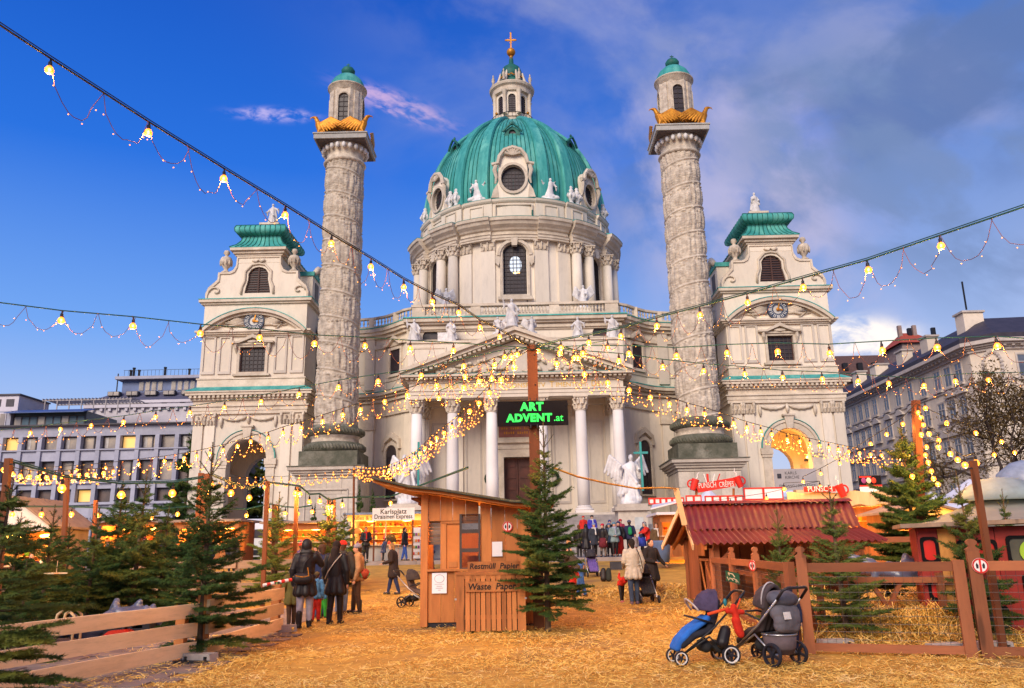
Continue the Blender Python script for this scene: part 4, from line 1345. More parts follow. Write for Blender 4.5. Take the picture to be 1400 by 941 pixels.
# ================================================================ THE TWO RELIEF COLUMNS
def relief_column(first=None, sg=-1):
 x0, y0 = X(15.55 * sg), 69.0
 root = empty('triumphal_column', (x0, y0, 1.1),
    'giant stone column wound with spiral reliefs, gilded eagles on top, ' + ('nearer the left pavilion' if sg < 0 else 'nearer the right pavilion'),
    'column', 'spiral relief columns beside the portico')
 b = MB()
 b.box(x0 - 2.45, x0 + 2.45, y0 - 2.45, y0 + 2.45, 1.1, 7.5)
 b.build('pedestal_core', ashlar, root)
 k = 0
 rows = [(1.12, 2.4), (2.42, 3.7), (3.72, 5.0), (5.02, 6.2), (6.22, 7.45)]
 for r_, (z0, z1) in enumerate(rows):
  n_ = 4 if r_ % 2 == 0 else 3
  for i in range(n_):
   a, c = -2.5 + 5.0 * i / n_, -2.5 + 5.0 * (i + 1) / n_
   MB().box(x0 + a + .008, x0 + c - .008, y0 - 2.53 - .012 * ((i * 7 + r_ * 3) % 3), y0 - 2.44, z0, z1).build('stone_block', ashlar, root)
   if i < n_:
    MB().box(x0 - sg * 2.44, x0 - sg * (2.53 + .012 * ((i + r_) % 3)), y0 + a + .02, y0 + c - .008, z0, z1).build('stone_block', ashlar, root)
 pn = MB()
 for z, d in ((6.55, .1),):
  pn.box(x0 - 1.75, x0 + 1.75, y0 - 2.68, y0 - 2.5, z, z + .12)
 pn.box(x0 - 1.8, x0 - 1.68, y0 - 2.62, y0 - 2.5, 2.6, 6.55)
 pn.box(x0 + 1.68, x0 + 1.8, y0 - 2.62, y0 - 2.5, 2.6, 6.55)
 pn.build('panel_frame', ashlar, root)
 pc = MB()
 for z0, z1, p in ((7.5, 7.75, .1), (7.75, 7.95, .28), (7.95, 8.15, .42), (8.15, 8.42, .62)):
  pc.box(x0 - 2.5 - p, x0 + 2.5 + p, y0 - 2.5 - p, y0 + 2.5 + p, z0, z1)
 pc.build('pedestal_cornice', ashlar, root)
 pt = MB().box(x0 - 3.18, x0 + 3.18, y0 - 3.18, y0 + 3.18, 8.422, 8.5)
 pt.box(x0 - 2.42, x0 + 2.42, y0 - 2.42, y0 + 2.42, 8.5, 9.75)
 pt.build('mossy_plinth', dark_st, root)
 tb = MB().lathe([(2.35, 9.75), (2.52, 9.95), (2.55, 10.25), (2.4, 10.5), (2.15, 10.6)], 48, (x0, y0, 0))
 tb.lathe([(2.15, 11.15), (2.35, 11.25), (2.42, 11.5), (2.3, 11.8), (1.95, 11.92), (1.9, 12.1)], 48, (x0, y0, 0))
 tb.build('base_torus', dark_st, root, smooth=True)
 lv = MB()
 for ring, (rr, zz_, n_) in enumerate(((2.55, 10.15, 56), (2.43, 11.5, 52))):
  for i in range(n_):
   a = 2 * PI * i / n_
   lv.ell((x0 + rr * math.cos(a), y0 + rr * math.sin(a), zz_), (.1, .1, .24), 6, 4, Matrix.Rotation(a, 4, 'Z') @ Matrix.Rotation(.5, 4, 'X'))
 lv.build('torus_leaves', dark_st, root, kind='stuff')
 MB().lathe([(2.15, 10.6), (2.0, 10.7), (1.98, 11.0), (2.15, 11.15)], 48, (x0, y0, 0)).build('base_scotia', relief_st, root, smooth=True)
 if first is None:
  NA, NZ = 150, 560
  z = np.linspace(0, 24.4, NZ)
  th = np.linspace(0, 2 * PI, NA, endpoint=False)
  Z, T_ = np.meshgrid(z, th, indexing='ij')
  pitch = 2.35
  s_ = Z / pitch + T_ / (2 * PI)
  f = s_ - np.floor(s_)
  u = (np.floor(s_) + T_ / (2 * PI)) * 11.4          # metres along the band
  h = np.zeros_like(Z)
  rid = np.clip(1 - np.abs(((f + .5) % 1) - .5) / .055, 0, 1)
  hr = np.random.default_rng(3)
  for lay, (cw, amp) in enumerate(((.62, .15), (.43, .10))):
   cell = np.floor(u / cw + .31 * lay).astype(int)
   fr = (u / cw + .31 * lay - cell - .5) * cw
   tab = hr.random((4096, 4))
   t = tab[cell % 4096]
   off = (t[..., 0] - .5) * .12 + (f - .4) * (t[..., 1] - .5) * .5
   hh = .28 + .1 * t[..., 2]
   present = (t[..., 3] > .12)
   body = np.clip(1.25 - ((fr - off) / (.15 + .05 * t[..., 1])) ** 2 - ((f - .12 - hh) / hh) ** 2, 0, 1)
   head = np.clip(1.2 - ((fr - off) / .085) ** 2 - ((f - .2 - 2 * hh) / .045) ** 2, 0, 1)
   legs = np.where(f < .32, .7 + .3 * np.cos((fr - off) * 38), 1)
   h = np.maximum(h, present * amp * np.sqrt(np.maximum(body * legs, head)))
  nzv = np.sin(u * 9.1 + 3 * np.sin(f * 17)) * np.sin(f * 31 + 2 * np.sin(u * 4.3)) + .5 * np.sin(u * 23.7 + f * 40) * np.sin(f * 55 - u * 3)
  h += .028 * nzv * (f > .1) * (f < .93)
  h = np.maximum(h, rid * .12)
  Rb = 1.83 - .0025 * Z - .09
  RR = Rb - .02 + h
  vx = RR * np.sin(T_)
  vy = -RR * np.cos(T_)
  V = np.stack([vx, vy, Z], -1).reshape(-1, 3)
  idx = np.arange(NZ * NA).reshape(NZ, NA)
  a = idx[:-1]; c = idx[1:]
  F = np.stack([a, np.roll(a, -1, 1), np.roll(c, -1, 1), c], -1).reshape(-1, 4)
  me = bpy.data.meshes.new('relief_shaft')
  me.vertices.add(len(V)); me.vertices.foreach_set('co', V.astype(np.float32).ravel())
  me.loops.add(F.size); me.loops.foreach_set('vertex_index', F.astype(np.int32).ravel())
  me.polygons.add(len(F)); me.polygons.foreach_set('loop_start', np.arange(0, F.size, 4, dtype=np.int32))
  me.polygons.foreach_set('loop_total', np.full(len(F), 4, dtype=np.int32))
  me.update(calc_edges=True)
  me.materials.append(relief_st)
 else:
  me = first
 s2 = link('relief_shaft', me, root, (0, 0, 12.05 - 1.1), (0, 0, 0), (1 if sg < 0 else -1, 1, 1))
 MB().lathe([(1.72, 36.35), (1.86, 36.4), (1.95, 36.55), (1.86, 36.7), (1.68, 36.75), (1.66, 37.3), (1.72, 37.45), (2.1, 38.05)], 40, (x0, y0, 0)).build('capital_neck', relief_st, root, smooth=True)
 eg = MB()
 for i in range(22):
  a = 2 * PI * i / 22
  eg.ell((x0 + 2.0 * math.cos(a), y0 + 2.0 * math.sin(a), 37.72), (.2, .2, .3), 8, 6)
 eg.build('egg_moulding', marble, root, smooth=True)
 slab = mat('dark_underside', (.16, .12, .11), (.09, .07, .07), .8, 2, .02)  # darker brown than the abacus above it
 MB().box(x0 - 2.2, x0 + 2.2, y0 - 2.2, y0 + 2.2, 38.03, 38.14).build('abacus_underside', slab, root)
 ab = MB().box(x0 - 2.4, x0 + 2.4, y0 - 2.4, y0 + 2.4, 38.14, 38.6)
 ab.box(x0 - 2.48, x0 + 2.48, y0 - 2.48, y0 + 2.48, 38.6, 38.72)
 ab.build('abacus', mat('grey_lead_stone', (.45, .43, .40), (.33, .32, .30), .8, 2, .01, dirt=.3), root)
 tw = MB()
 tw.lathe([(1.6, 38.72), (1.6, 39.0), (1.48, 39.1), (1.48, 39.7)], 32, (x0, y0, 0))
 for i in range(8):
  a = R(45 * i)
  fn = (lambda a: lambda u, v, d: (x0 + (1.5 - d) * math.sin(a) + u * math.cos(a), y0 - (1.5 - d) * math.cos(a) + u * math.sin(a), v))(a)
  if i % 2 == 0:
   tw.plate(rect(-.64, .64, 39.3, 43.9), [arch_pts(0, .46, 39.9, 42.8)], fn, 0, .2)
   w_ = MB().plate(arch_pts(0, .46, 39.9, 42.8), [], fn, .1, .14).build('turret_window', glass_d, root)
   gb = MB()
   for q in range(1, 7): gb.plate(rect(-.46, .46, 39.9 + .5 * q - .03, 39.9 + .5 * q + .03), [], fn, .05, .1)
   gb.plate(rect(-.03, .03, 39.9, 43.2), [], fn, .05, .1)
   gb.build('glazing_bars', bar_m, w_)
   su = MB().plate(arch_pts(0, .58, 39.7, 42.8), [arch_pts(0, .46, 39.9, 42.8)], fn, -.08, .05)
   su.build('window_surround', relief_st, root)
  else:
   tw.plate(rect(-.64, .64, 39.3, 43.9), [], fn, 0, .2)
   tw.plate(rect(-.22, .22, 39.3, 43.7), [], fn, -.12, 0)
 tw.build('turret_wall', relief_st, root)
 MB().lathe([(1.5, 43.7), (1.62, 43.85), (1.7, 44.15), (1.85, 44.3), (1.85, 44.4), (1.4, 44.5)], 32, (x0, y0, 0)).build('turret_cornice', relief_st, root, smooth=True, auto=40)
 MB().lathe([(1.75, 44.42), (1.62, 44.55), (1.58, 44.9), (1.35, 45.35), (.95, 45.75), (.5, 45.95)], 32, (x0, y0, 0)).build('turret_dome', copper, root, smooth=True)
 kb = MB().lathe([(.5, 45.9), (.42, 46.0), (.62, 46.2), (.66, 46.5), (.5, 46.75), (.2, 46.95), (.06, 47.05), (.05, 47.3), (.0, 47.32)], 16, (x0, y0, 0))
 kb.box(x0 - .18, x0 + .18, y0 - .03, y0 + .03, 47.15, 47.22)
 kb.build('dome_finial', copper_d, root, smooth=True, auto=40)
 return root, me
def eagle_mesh():
 """gilded eagle facing -x, perched at origin, wing swept back to +x"""
 b = MB()
 caps(b, (0, 0, .4), .3, (-.15, 0, 1.0), .33, 10)
 caps(b, (-.15, 0, 1.0), .26, (-.42, 0, 1.62), .17, 10)
 caps(b, (-.42, 0, 1.65), .18, (-.58, 0, 1.72), .14, 8)
 caps(b, (-.6, 0, 1.74), .1, (-.88, 0, 1.7), .05, 8)
 caps(b, (-.88, 0, 1.7), .05, (-.95, 0, 1.52), .03, 6)
 for s in (-1, 1):
  caps(b, (-.05, s * .16, .35), .15, (-.15, s * .18, .05), .1, 8)
  caps(b, (-.15, s * .18, .05), .09, (-.35, s * .2, .03), .04, 6)
  sh = Vector((.0, s * .22, .95))
  tip = Vector((.95, s * .3, 1.5))
  caps(b, sh, .14, tip, .1, 8)
  for i in range(8):
   t = i / 7
   p = sh.lerp(tip, t)
   q = p + Vector((.45 + .75 * t, s * .06, -.85 + .15 * t))
   caps(b, p, .13, q, .09, 6)
 caps(b, (.15, 0, .3), .16, (.75, 0, .08), .1, 8)
 caps(b, (.1, 0, .1), .25, (.6, 0, .05), .2, 8)
 return remesh(b, .045, 1)
rc1, shaft_me = relief_column(None, -1)
rc2, _ = relief_column(shaft_me, 1)
eg = eagle_mesh()
for sg, rc in ((-1, rc1), (1, rc2)):
 side = 'left' if sg < 0 else 'right'
 for nm, (dx, dy, rz) in {'front left': (-1.9, -2.05, 0), 'front right': (1.9, -2.05, PI), 'rear left': (-2.05, 1.8, PI / 2 + PI), 'rear right': (2.05, 1.8, PI / 2 + PI)}.items():
  o = mesh_obj('eagle', eg, gold, None, (rc.location.x + dx, 69 + dy, 38.72), rz, (1.05, 1.0, 1.0),
     label='gilded eagle with spread wings on the %s corner of the %s relief column' % (nm, side), cat='statue', group='gilded eagles on the relief columns')
# ================================================================ STATUES
def figure_blob(h=2.4, arm_l=(-.55, -.1, 1.0), arm_r=(.4, -.3, .85), lean=0.0, cape=True, extra=None, seat=False, vox=.035):
 """robed standing figure, unit height 1.75 scaled later; arms = hand positions relative to the feet"""
 b = MB()
 caps(b, (0, 0, .12), .30, (lean * .5, 0, .85), .20, 12)
 caps(b, (lean * .5, 0, .85), .20, (lean, 0, 1.30), .19, 12)
 caps(b, (lean - .13, 0, 1.32), .11, (lean + .13, 0, 1.32), .11, 10)
 caps(b, (lean, 0, 1.38), .07, (lean, -.02, 1.5), .06, 8)
 b.ell((lean, -.03, 1.61), (.095, .115, .13), 12, 9)
 b.ell((lean, -.15, 1.6), (.02, .025, .03), 6, 4)
 for s, hand in ((-1, arm_l), (1, arm_r)):
  sh = Vector((lean + s * .19, 0, 1.33))
  hd = Vector(hand)
  el = (sh + hd) / 2 + Vector((s * .10, .05, -.1))
  caps(b, sh, .085, el, .07, 8)
  caps(b, el, .075, hd, .045, 8)
  d = (hd - el).normalized()
  for k in range(4): caps(b, hd, .03, hd + d * .09 + Vector((.022 * (k - 1.5), 0, .012 * k)), .014, 6)
  caps(b, el, .09, el + Vector((0, .03, -.28)), .04, 8)
 for i in range(11):
  a = 2 * PI * i / 11 + .3
  r0, r1 = .17, .31
  caps(b, (lean * .5 + r0 * math.cos(a), r0 * .8 * math.sin(a), .9), .04, (r1 * math.cos(a + .25), r1 * .9 * math.sin(a + .25), .03), .065, 6)
 if cape:
  for i in range(6):
   a = .35 + 2.4 * i / 5
   caps(b, (lean + .17 * math.cos(a), .1 * math.sin(a), 1.36), .06, (.38 * math.cos(a), .28 * math.sin(a), .35), .08, 6)
  caps(b, (lean - .2, -.12, 1.2), .06, (.22, -.24, .7), .07, 6)
 b.lathe([(.36, -.06), (.38, 0), (.34, .1)], 14)
 if extra: extra(b)
 return remesh(b, vox, 1)
def wings(b, spread=.55, up=.3, side=(-1, 1)):
 for s in side:
  root = Vector((s * .08, .14, 1.2))
  tip = Vector((s * spread, .34, 1.45 + up))
  caps(b, root, .07, tip, .06, 8)
  for i in range(7):
   t = i / 6
   p = root.lerp(tip, t)
   caps(b, p, .075, p + Vector((s * (.05 + .16 * t), .1, -.66 + .1 * t)), .055, 6)
fig_bless = figure_blob(arm_l=(-.52, -.12, 1.62), arm_r=(.36, -.2, .95))
fig_out = figure_blob(arm_l=(-.42, -.2, 1.02), arm_r=(.55, -.12, 1.22), lean=.04)
fig_quiet = figure_blob(arm_l=(-.18, -.28, 1.15), arm_r=(.2, -.26, 1.0), lean=-.04)
fig_angel = figure_blob(arm_l=(-.36, -.25, 1.5), arm_r=(.16, -.3, 1.0), lean=.05, cape=False, extra=lambda b: wings(b))
STS = [
 (566, 469, 37, fig_bless, 'white statue of a mitred saint raising one arm, first from the left above the portico'),
 (617, 469, 36, fig_quiet, 'white statue of a robed saint with hands folded, beside the left slope of the pediment'),
 (790, 465, 35, fig_out, 'white statue of a caped saint holding one arm out, beside the right pediment slope'),
 (838, 462, 37, fig_bless, 'white statue of a saint with raised arms, nearest the right relief column'),
]
for px, py, hp, me, lab in STS:
 p = at(px, py, 70.4)
 mesh_obj('saint_statue', me, marble, None, (p.x, 70.4, 19.62), rng.uniform(-.3, .3), hp * 70.4 / 1110 / 1.78 * 1.02, label=lab, cat='statue', group='saints above the portico')
MB().box(at(600, 468, 70.4).x - .1, at(600, 468, 70.4).x + .9, 70.3, 70.9, 19.63, 20.6).build('stone_basket', marble, label='carved stone basket beside the statue with folded hands', cat='basket')
ap = mesh_obj('patron_statue', fig_bless, marble, None, (at(700, 445, 65.6).x, 65.6, 19.7), .15, 1.42, label='large white patron saint statue on the peak of the pediment', cat='statue')
def cloud_extra(b):
 for i in range(9):
  b.ell((rng.uniform(-.45, .45), rng.uniform(-.15, .15), rng.uniform(.0, .3)), (.24, .2, .18), 8, 6)
fig_kneel = figure_blob(arm_l=(-.3, -.3, 1.2), arm_r=(.3, -.25, 1.25), lean=.08, cape=False, extra=lambda b: (cloud_extra(b), wings(b, .5, .1)))
for s, lab in ((-1, 'white angel statue at the left of the patron saint on the pediment'), (1, 'white angel statue at the right of the patron saint on the pediment')):
 mesh_obj('angel_statue', fig_kneel, marble, None, (X(s * 1.35), 65.6, 18.95), s * .4, (1.0 * s, 1.0, .95), label=lab, cat='statue', group='angels on the pediment')
for px, lab in ((609, 'white winged angel statue in front of the left drum columns'), (797, 'white winged angel statue in front of the right drum columns')):
 p = at(px, 412, 86.2)
 mesh_obj('drum_angel', fig_angel, marble, None, (p.x, 86.2, 27.25), .2 if px < 700 else -.2, 1.6, label=lab, cat='statue', group='angels at the drum')
 MB().box(p.x - .8, p.x + .8, 85.6, 87.2, 22.2, 27.26).build('statue_pier', plaster, CH)
fig_seat = figure_blob(arm_l=(-.5, -.2, 1.35), arm_r=(.45, -.25, 1.0), lean=.12, cape=False, extra=lambda b: (cloud_extra(b), wings(b, .62, .28)))
for s, a in ((-1, -20.5), (1, 20.5)):
 p = dpt(R(a), 11.95, 41.5)
 mesh_obj('dome_angel', fig_seat, marble, None, p, s * .35, (s * 1.95, 1.6, 1.65), label='white winged angel seated %s of the front dormer of the dome' % ('left' if s < 0 else 'right'), cat='statue', group='angels at the foot of the dome')
vase = MB()
vase.lathe([(.42, 0), (.45, .15), (.3, .3), (.25, .5), (.5, .8), (.55, 1.1), (.42, 1.4), (.25, 1.55), (.42, 1.7), (.3, 1.9), (.2, 2.1), (.28, 2.25), (.1, 2.45), (0, 2.5)], 16)
for i in range(8):
 a = 2 * PI * i / 8
 vase.tube([(.5 * math.cos(a), .5 * math.sin(a), .8), (.62 * math.cos(a), .62 * math.sin(a), 1.1), (.46 * math.cos(a), .46 * math.sin(a), 1.5)], [.08, .11, .06], 5)
vname = {-35: 'left of the seated left dome angel', 35: 'right of the seated right dome angel', -67: 'at the far left edge of the dome foot', 67: 'at the far right edge of the dome foot',
  -39.5: 'just left of the second vase on the dome foot', 39.5: 'just right of the second vase on the dome foot'}
v0 = None
for a, nm in vname.items():
 lab = 'carved white stone vase standing ' + nm
 p = dpt(R(a), 12.0 if abs(a) < 60 else 12.25, 41.5)
 if v0 is None:
  v0 = vase.build('stone_vase', marble, smooth=True, label=lab, cat='vase', group='vases at the foot of the dome')
  vm = v0.data
  v0.location = Vector(p)
 else:
  link('stone_vase', vm, None, p, label=lab, cat='vase', group='vases at the foot of the dome')
for sg in (-1, 1):
 side = 'left' if sg < 0 else 'right'
 mesh_obj('roof_statue', fig_quiet if sg > 0 else fig_out, relief_st, None, (X(23.75 * sg), 74.15, 32.95), .2 * sg, 1.3, label='weathered stone statue on the green roof of the %s pavilion' % side, cat='statue', group='statues on the pavilion roofs')
 for q in (-1, 1):
  lab = 'stone urn on the %s shoulder of the %s pavilion gable' % ('left' if q < 0 else 'right', side)
  u = MB().lathe([(.4, 0), (.4, .15), (.2, .3), (.18, .45), (.5, .9), (.58, 1.25), (.45, 1.55), (.15, 1.7), (.14, 1.8), (.3, 2.0), (.22, 2.25), (0, 2.35)], 20, (X(23.75 * sg + q * 3.2), 71.45, 27.06))
  for i in range(10):
   a = 2 * PI * i / 10
   u.ell((X(23.75 * sg + q * 3.2) + .52 * math.cos(a), 71.45 + .52 * math.sin(a), 28.1), (.1, .1, .3), 6, 5)
  u.build('gable_urn', relief_st, smooth=True, label=lab, cat='urn', group='urns on the pavilion gables')
def big_angel(sg):
 def ex(b):
  wings(b, .62, .25)
  for i in range(8): b.ell((rng.uniform(-.3, .3), rng.uniform(-.2, .15), rng.uniform(0, .35)), (.2, .18, .16), 8, 6)
  for i in range(7):
   caps(b, (rng.uniform(-.25, .25), -.12, rng.uniform(.7, 1.2)), .06, (rng.uniform(-.35, .35), -.2, rng.uniform(.2, .6)), .07, 6)
 return figure_blob(arm_l=(-.34, -.2, 1.25), arm_r=(.36, -.18, 1.15), lean=.1, cape=True, extra=ex, vox=.024)
for sg, px, lab in ((1, 862, 'white marble angel holding a green cross on a pedestal right of the church stairs'), (-1, 556, 'white marble angel with a bronze serpent cross on a pedestal left of the stairs')):
 yy = 57.6
 p = at(px, 690, yy)
 zt = p.z
 ar = empty('stair_angel', (p.x, yy, zt), lab, 'statue', 'angels flanking the church stairs')
 me = big_angel(sg)
 mesh_obj('angel_figure', me, marble, ar, (0, 0, .1), .1 * sg, (1.85 * sg, 1.85, 1.95))
 xx0 = p.x + .95 * (1 if sg > 0 else -.2)
 MB().box(p.x + .78, p.x + .92, yy - .5, yy - .38, zt - .1 + 1.0, zt + 4.3).box(p.x + .35, p.x + 1.35, yy - .51, yy - .37, zt + 3.45, zt + 3.6).build('green_cross', copper, ar)
 pr = empty('statue_pedestal', (p.x, yy, 1.1), 'worn grey stone pedestal under the %s stair angel' % ('right' if sg > 0 else 'left'), 'pedestal', 'pedestals of the stair angels')
 MB().box(p.x - 1.0, p.x + 1.0, yy - 1.0, yy + 1.0, 1.1, zt - .45).build('shaft_block', ashlar, pr)
 MB().box(p.x - 1.2, p.x + 1.2, yy - 1.2, yy + 1.2, zt - .45, zt - .2).box(p.x - 1.05, p.x + 1.05, yy - 1.05, yy + 1.05, zt - .2, zt).build('cap', ashlar, pr)
 MB().box(p.x - 1.25, p.x + 1.25, yy - 1.25, yy + 1.25, 1.1, 1.55).build('base', ashlar, pr)
 MB().box(p.x + .1, p.x + .7, yy - 1.03, yy - 1.0, zt - 1.7, zt - .9).build('notice', mat('pale_notice', (.6, .62, .6), None, .5), pr)
eb = empty('entrance_banner', (X(23.75), 70.8, 6.2), 'grey entrance banner hung across the right pavilion arch', 'banner')
MB().box(X(22.0) + .0, X(25.6), 70.75, 70.8, 6.1, 7.9).build('cloth', mat('grey_banner', (.42, .37, .36), (.36, .32, .31), .8, 1), eb)
txt_d = mat('dark_print', (.04, .04, .05), None, .6)
text('KARLS\nKIRCHE', .36, eb, txt_d, (X(22.9), 70.74, 7.35), align='LEFT', ext=.004)
text('EINGANG | ENTRANCE', .3, eb, txt_d, (X(23.9), 70.74, 6.45), ext=.004)
MB().box(X(22.25), X(22.6), 70.72, 70.745, 7.1, 7.5).build('logo', txt_d, eb)
pb = empty('wall_posters', (X(23.2), 72, 3.2), 'white poster board standing in the right archway under the banner', 'poster')
MB().box(X(22.05), X(23.7), 71.6, 71.68, 3.2, 5.6).build('board', mat('poster_blue', (.45, .5, .62), (.2, .22, .3), .6, 5), pb)
up_lamp = mat('arch_lamp', (1, .5, .1), None, .5, emit=(1, .42, .05), estr=20)
al = empty('arch_lamp', (X(24.6), 73.5, 8.95), 'warm lamp glowing on the impost inside the right archway', 'lamp')
MB().ell((X(25.9), 73.0, 9.1), (.22, .3, .16), 10, 6).build('lamp_glow', up_lamp, al)
MB().box(X(25.6), X(26.3), 72.6, 73.4, 8.76, 8.95).build('lamp_tray', iron, al)
# ================================================================ MODERN OFFICE BUILDING (left)
OY = 85.0
ox0, ox1 = -64.0, -32.0
off = empty('office_building', (-48, OY, 1.1), 'long modern office building with lavender concrete bands and ribbon windows, left of the church', 'building')
conc = mat('lavender_concrete', (.42, .42, .50), (.33, .33, .41), .8, .5, .008, 5, dirt=.25)
slabd = mat('dark_fascia', (.10, .09, .10), None, .7)
win_w = mat('office_glass_day', (.50, .40, .28), (.24, .20, .18), .25, .35, spec=.7, contrast=.3)
win_d = mat('office_glass_dark', (.16, .10, .075), (.06, .045, .04), .25, .5, spec=.7)
win_y = mat('office_glass_lit', (.8, .5, .15), (.7, .45, .2), .4, .8, emit=(1, .55, .12), estr=.55)
core = MB().box(ox0, ox1, OY + .6, OY + 14, 1.1, 15.2)
core.build('wall_core', slabd, off)
bz = [(14.1, 15.2, 0, 'parapet'), (12.55, 12.68, .35, 'sill_band'), (11.5, 12.55, .1, 'spandrel'), (9.1, 9.3, .35, 'sill_band'), (8.55, 9.1, .1, 'spandrel'), (6.9, 7.15, .45, 'sill_band'), (5.6, 6.9, .1, 'spandrel')]
for z0, z1, d, nm in bz:
 MB().box(ox0, ox1, OY - d, OY + .8, z0, z1).build(nm, conc, off)
MB().box(ox0 - .3, ox1 + .3, OY - .5, OY + 14, 15.2, 15.35).build('roof_edge', slabd, off)
bay = 2.073
for i in range(15):
 x = at(4, 600, OY).x + (i - 3) * bay
 if x > ox1: break
 MB().box(x - .22, x + .22, OY - .3, OY + .3, 1.1, 14.09).build('pier', conc, off)
 for fl, (z0, z1) in enumerate(((12.69, 14.08), (9.31, 11.48), (7.16, 8.53), (1.6, 5.0))):
  lit = (i * 7 + fl * 3) % 5
  m_ = (win_y if i in (3, 9) else win_w) if fl == 0 else (win_d if lit > 1 else win_w) if fl == 1 else (win_y if (i * 3 + fl) % 7 == 2 else win_d)
  w_ = MB().plate(rect(x + .2, x + bay - .2, z0 + .03, z1 - .03), [rect(x + .27, x + bay - .27, z0 + .1, z1 - .1)], lambda u, v, d: (u, OY + .35 + d, v), 0, .1).build('window', slabd, off)
  MB().box(x + .27, x + bay - .27, OY + .41, OY + .44, z0 + .1, z1 - .1).build('pane', m_, w_)
  if fl < 2 and (i + fl) % 3 == 1:
   MB().box(x + bay * .62, x + bay * .68, OY + .3, OY + .42, z0 + .1, z1 - .1).build('mullion', slabd, w_)
  if fl == 0 and i % 2 == 0:
   MB().box(x + .42, x + .75, OY + .39, OY + .41, z0 + .15, z1 - .15).build('curtain', mat('white_curtain', (.6, .56, .52), None, .9), w_)
tb = empty('mansard_building', (-46, 102, 1.1), 'pale building with slate mansard and glazed rooftop storey behind the office block', 'building')
pale = mat('pale_facade', (.62, .58, .62), (.52, .48, .52), .85, .6, .01)
slate = mat('blue_slate', (.11, .11, .17), (.07, .07, .11), .6, 1.5, .01, 12, stretch=(1, 1, 3))
YB2 = 100.0
za, zb = at(190, 582, YB2).z, at(190, 548, YB2).z
xa, xb2 = at(120, 560, YB2).x, at(290, 560, YB2).x
MB().box(xa, xb2, YB2, YB2 + 12, 1.1, zb - .3).build('wall', pale, tb)
MB().box(xa - .4, xb2, YB2 - .4, YB2 + 12, zb - .9, zb - .5).box(xa - .2, xb2, YB2 - .2, YB2 + 12, zb - .3, zb + .05).build('cornice', pale, tb)
for i in range(13):
 xx = xa + .6 + i * 1.05
 MB().box(xx, xx + .35, YB2 - .3, YB2, zb - 1.3, zb - .91).build('bracket', pale, tb)
zm = at(190, 533, YB2).z
MB().add([(xa, YB2, zb + .05), (xb2, YB2, zb + .05), (xb2, YB2 + 1.8, zm), (xa + 2.4, YB2 + 1.8, zm), (xa, YB2 + 12, zb + .05), (xb2, YB2 + 12, zb + .05), (xb2, YB2 + 10, zm), (xa + 2.4, YB2 + 10, zm)],
  [(0, 1, 2, 3), (4, 0, 3, 7), (3, 2, 6, 7), (5, 4, 7, 6), (1, 5, 6, 2)]).build('mansard_roof', slate, tb)
for i in range(5):
 xx = xa + 2.0 + i * 2.35
 w_ = MB().box(xx, xx + 1.5, YB2 + .55, YB2 + 1.3, zb + .8, zb + 1.35).build('skylight', slabd, tb)
 for j in range(2):
  MB().box(xx + .08 + .72 * j, xx + .7 + .72 * j, YB2 + .5, YB2 + .56, zb + .85, zb + 1.3).build('pane', win_w, w_)
 MB().box(xx + .2, xx + .9, YB2 - .03, YB2 + .02, zb - .48, zb - .33).build('attic_window', slabd, tb)
zt1, zt2 = at(190, 523, YB2 + 2).z, at(190, 519, YB2 + 2).z
MB().box(xa + 3.0, xb2, YB2 + 2.1, YB2 + 9, zm, zt1 + .3).build('penthouse', mat('penthouse_blue', (.12, .17, .33), (.08, .1, .2), .35, .6), tb)
MB().box(xa + 2.4, xb2, YB2 + 1.2, YB2 + 9.5, zt1 + .3, zt2 + .3).build('penthouse_roof', conc, tb)
for i in range(10):
 xx = xa + 5.2 + i * .82 + (i // 4) * .9
 if xx > xb2 - .6: break
 w_ = MB().box(xx, xx + .62, YB2 + 2.04, YB2 + 2.1, zm + .25, zt1 + .1).build('window', conc, tb)
 MB().box(xx + .06, xx + .56, YB2 + 2.0, YB2 + 2.04, zm + .3, zt1 + .05).build('pane', win_w, w_)
rr_ = MB()
for i in range(22): rr_.box(xa + 3.4 + i * .5, xa + 3.43 + i * .5, YB2 + 1.5, YB2 + 1.53, zt2 + .3, zt2 + 1.1)
rr_.box(xa + 3.3, xb2, YB2 + 1.49, YB2 + 1.54, zt2 + 1.1, zt2 + 1.14)
rr_.build('roof_railing', iron, tb)
for i, xx in enumerate((xa + 3.5, xa + 3.9, xa + 4.6, xa + 8.0, xa + 11.2)):
 MB().lathe([(.16, zt2 + .3), (.16, zt2 + 1.3 + .3 * (i % 2)), (.22, zt2 + 1.35 + .3 * (i % 2)), (.2, zt2 + 1.5 + .3 * (i % 2))], 8, (xx, YB2 + 3, 0)).build('chimney_pot', iron, tb)
MB().box(xa + 2.3, xa + 2.42, YB2 + 2, YB2 + 2.1, zm, zm + 2.6).build('mast', iron, tb)
rt_ = empty('rooftop_terrace', (-58, 92, 15.4), 'glazed blue rooftop terrace with a pergola, above the far left of the office block', 'rooftop')
x0_, x1_ = at(20, 570, 90).x, at(118, 570, 90).x
z0_, z1_ = at(60, 579, 90).z, at(60, 563, 90).z
MB().box(x0_, x1_, 90, 97, 15.3, z1_).build('glass_wall', mat('teal_glass', (.10, .17, .22), (.05, .09, .12), .3, .5), rt_)
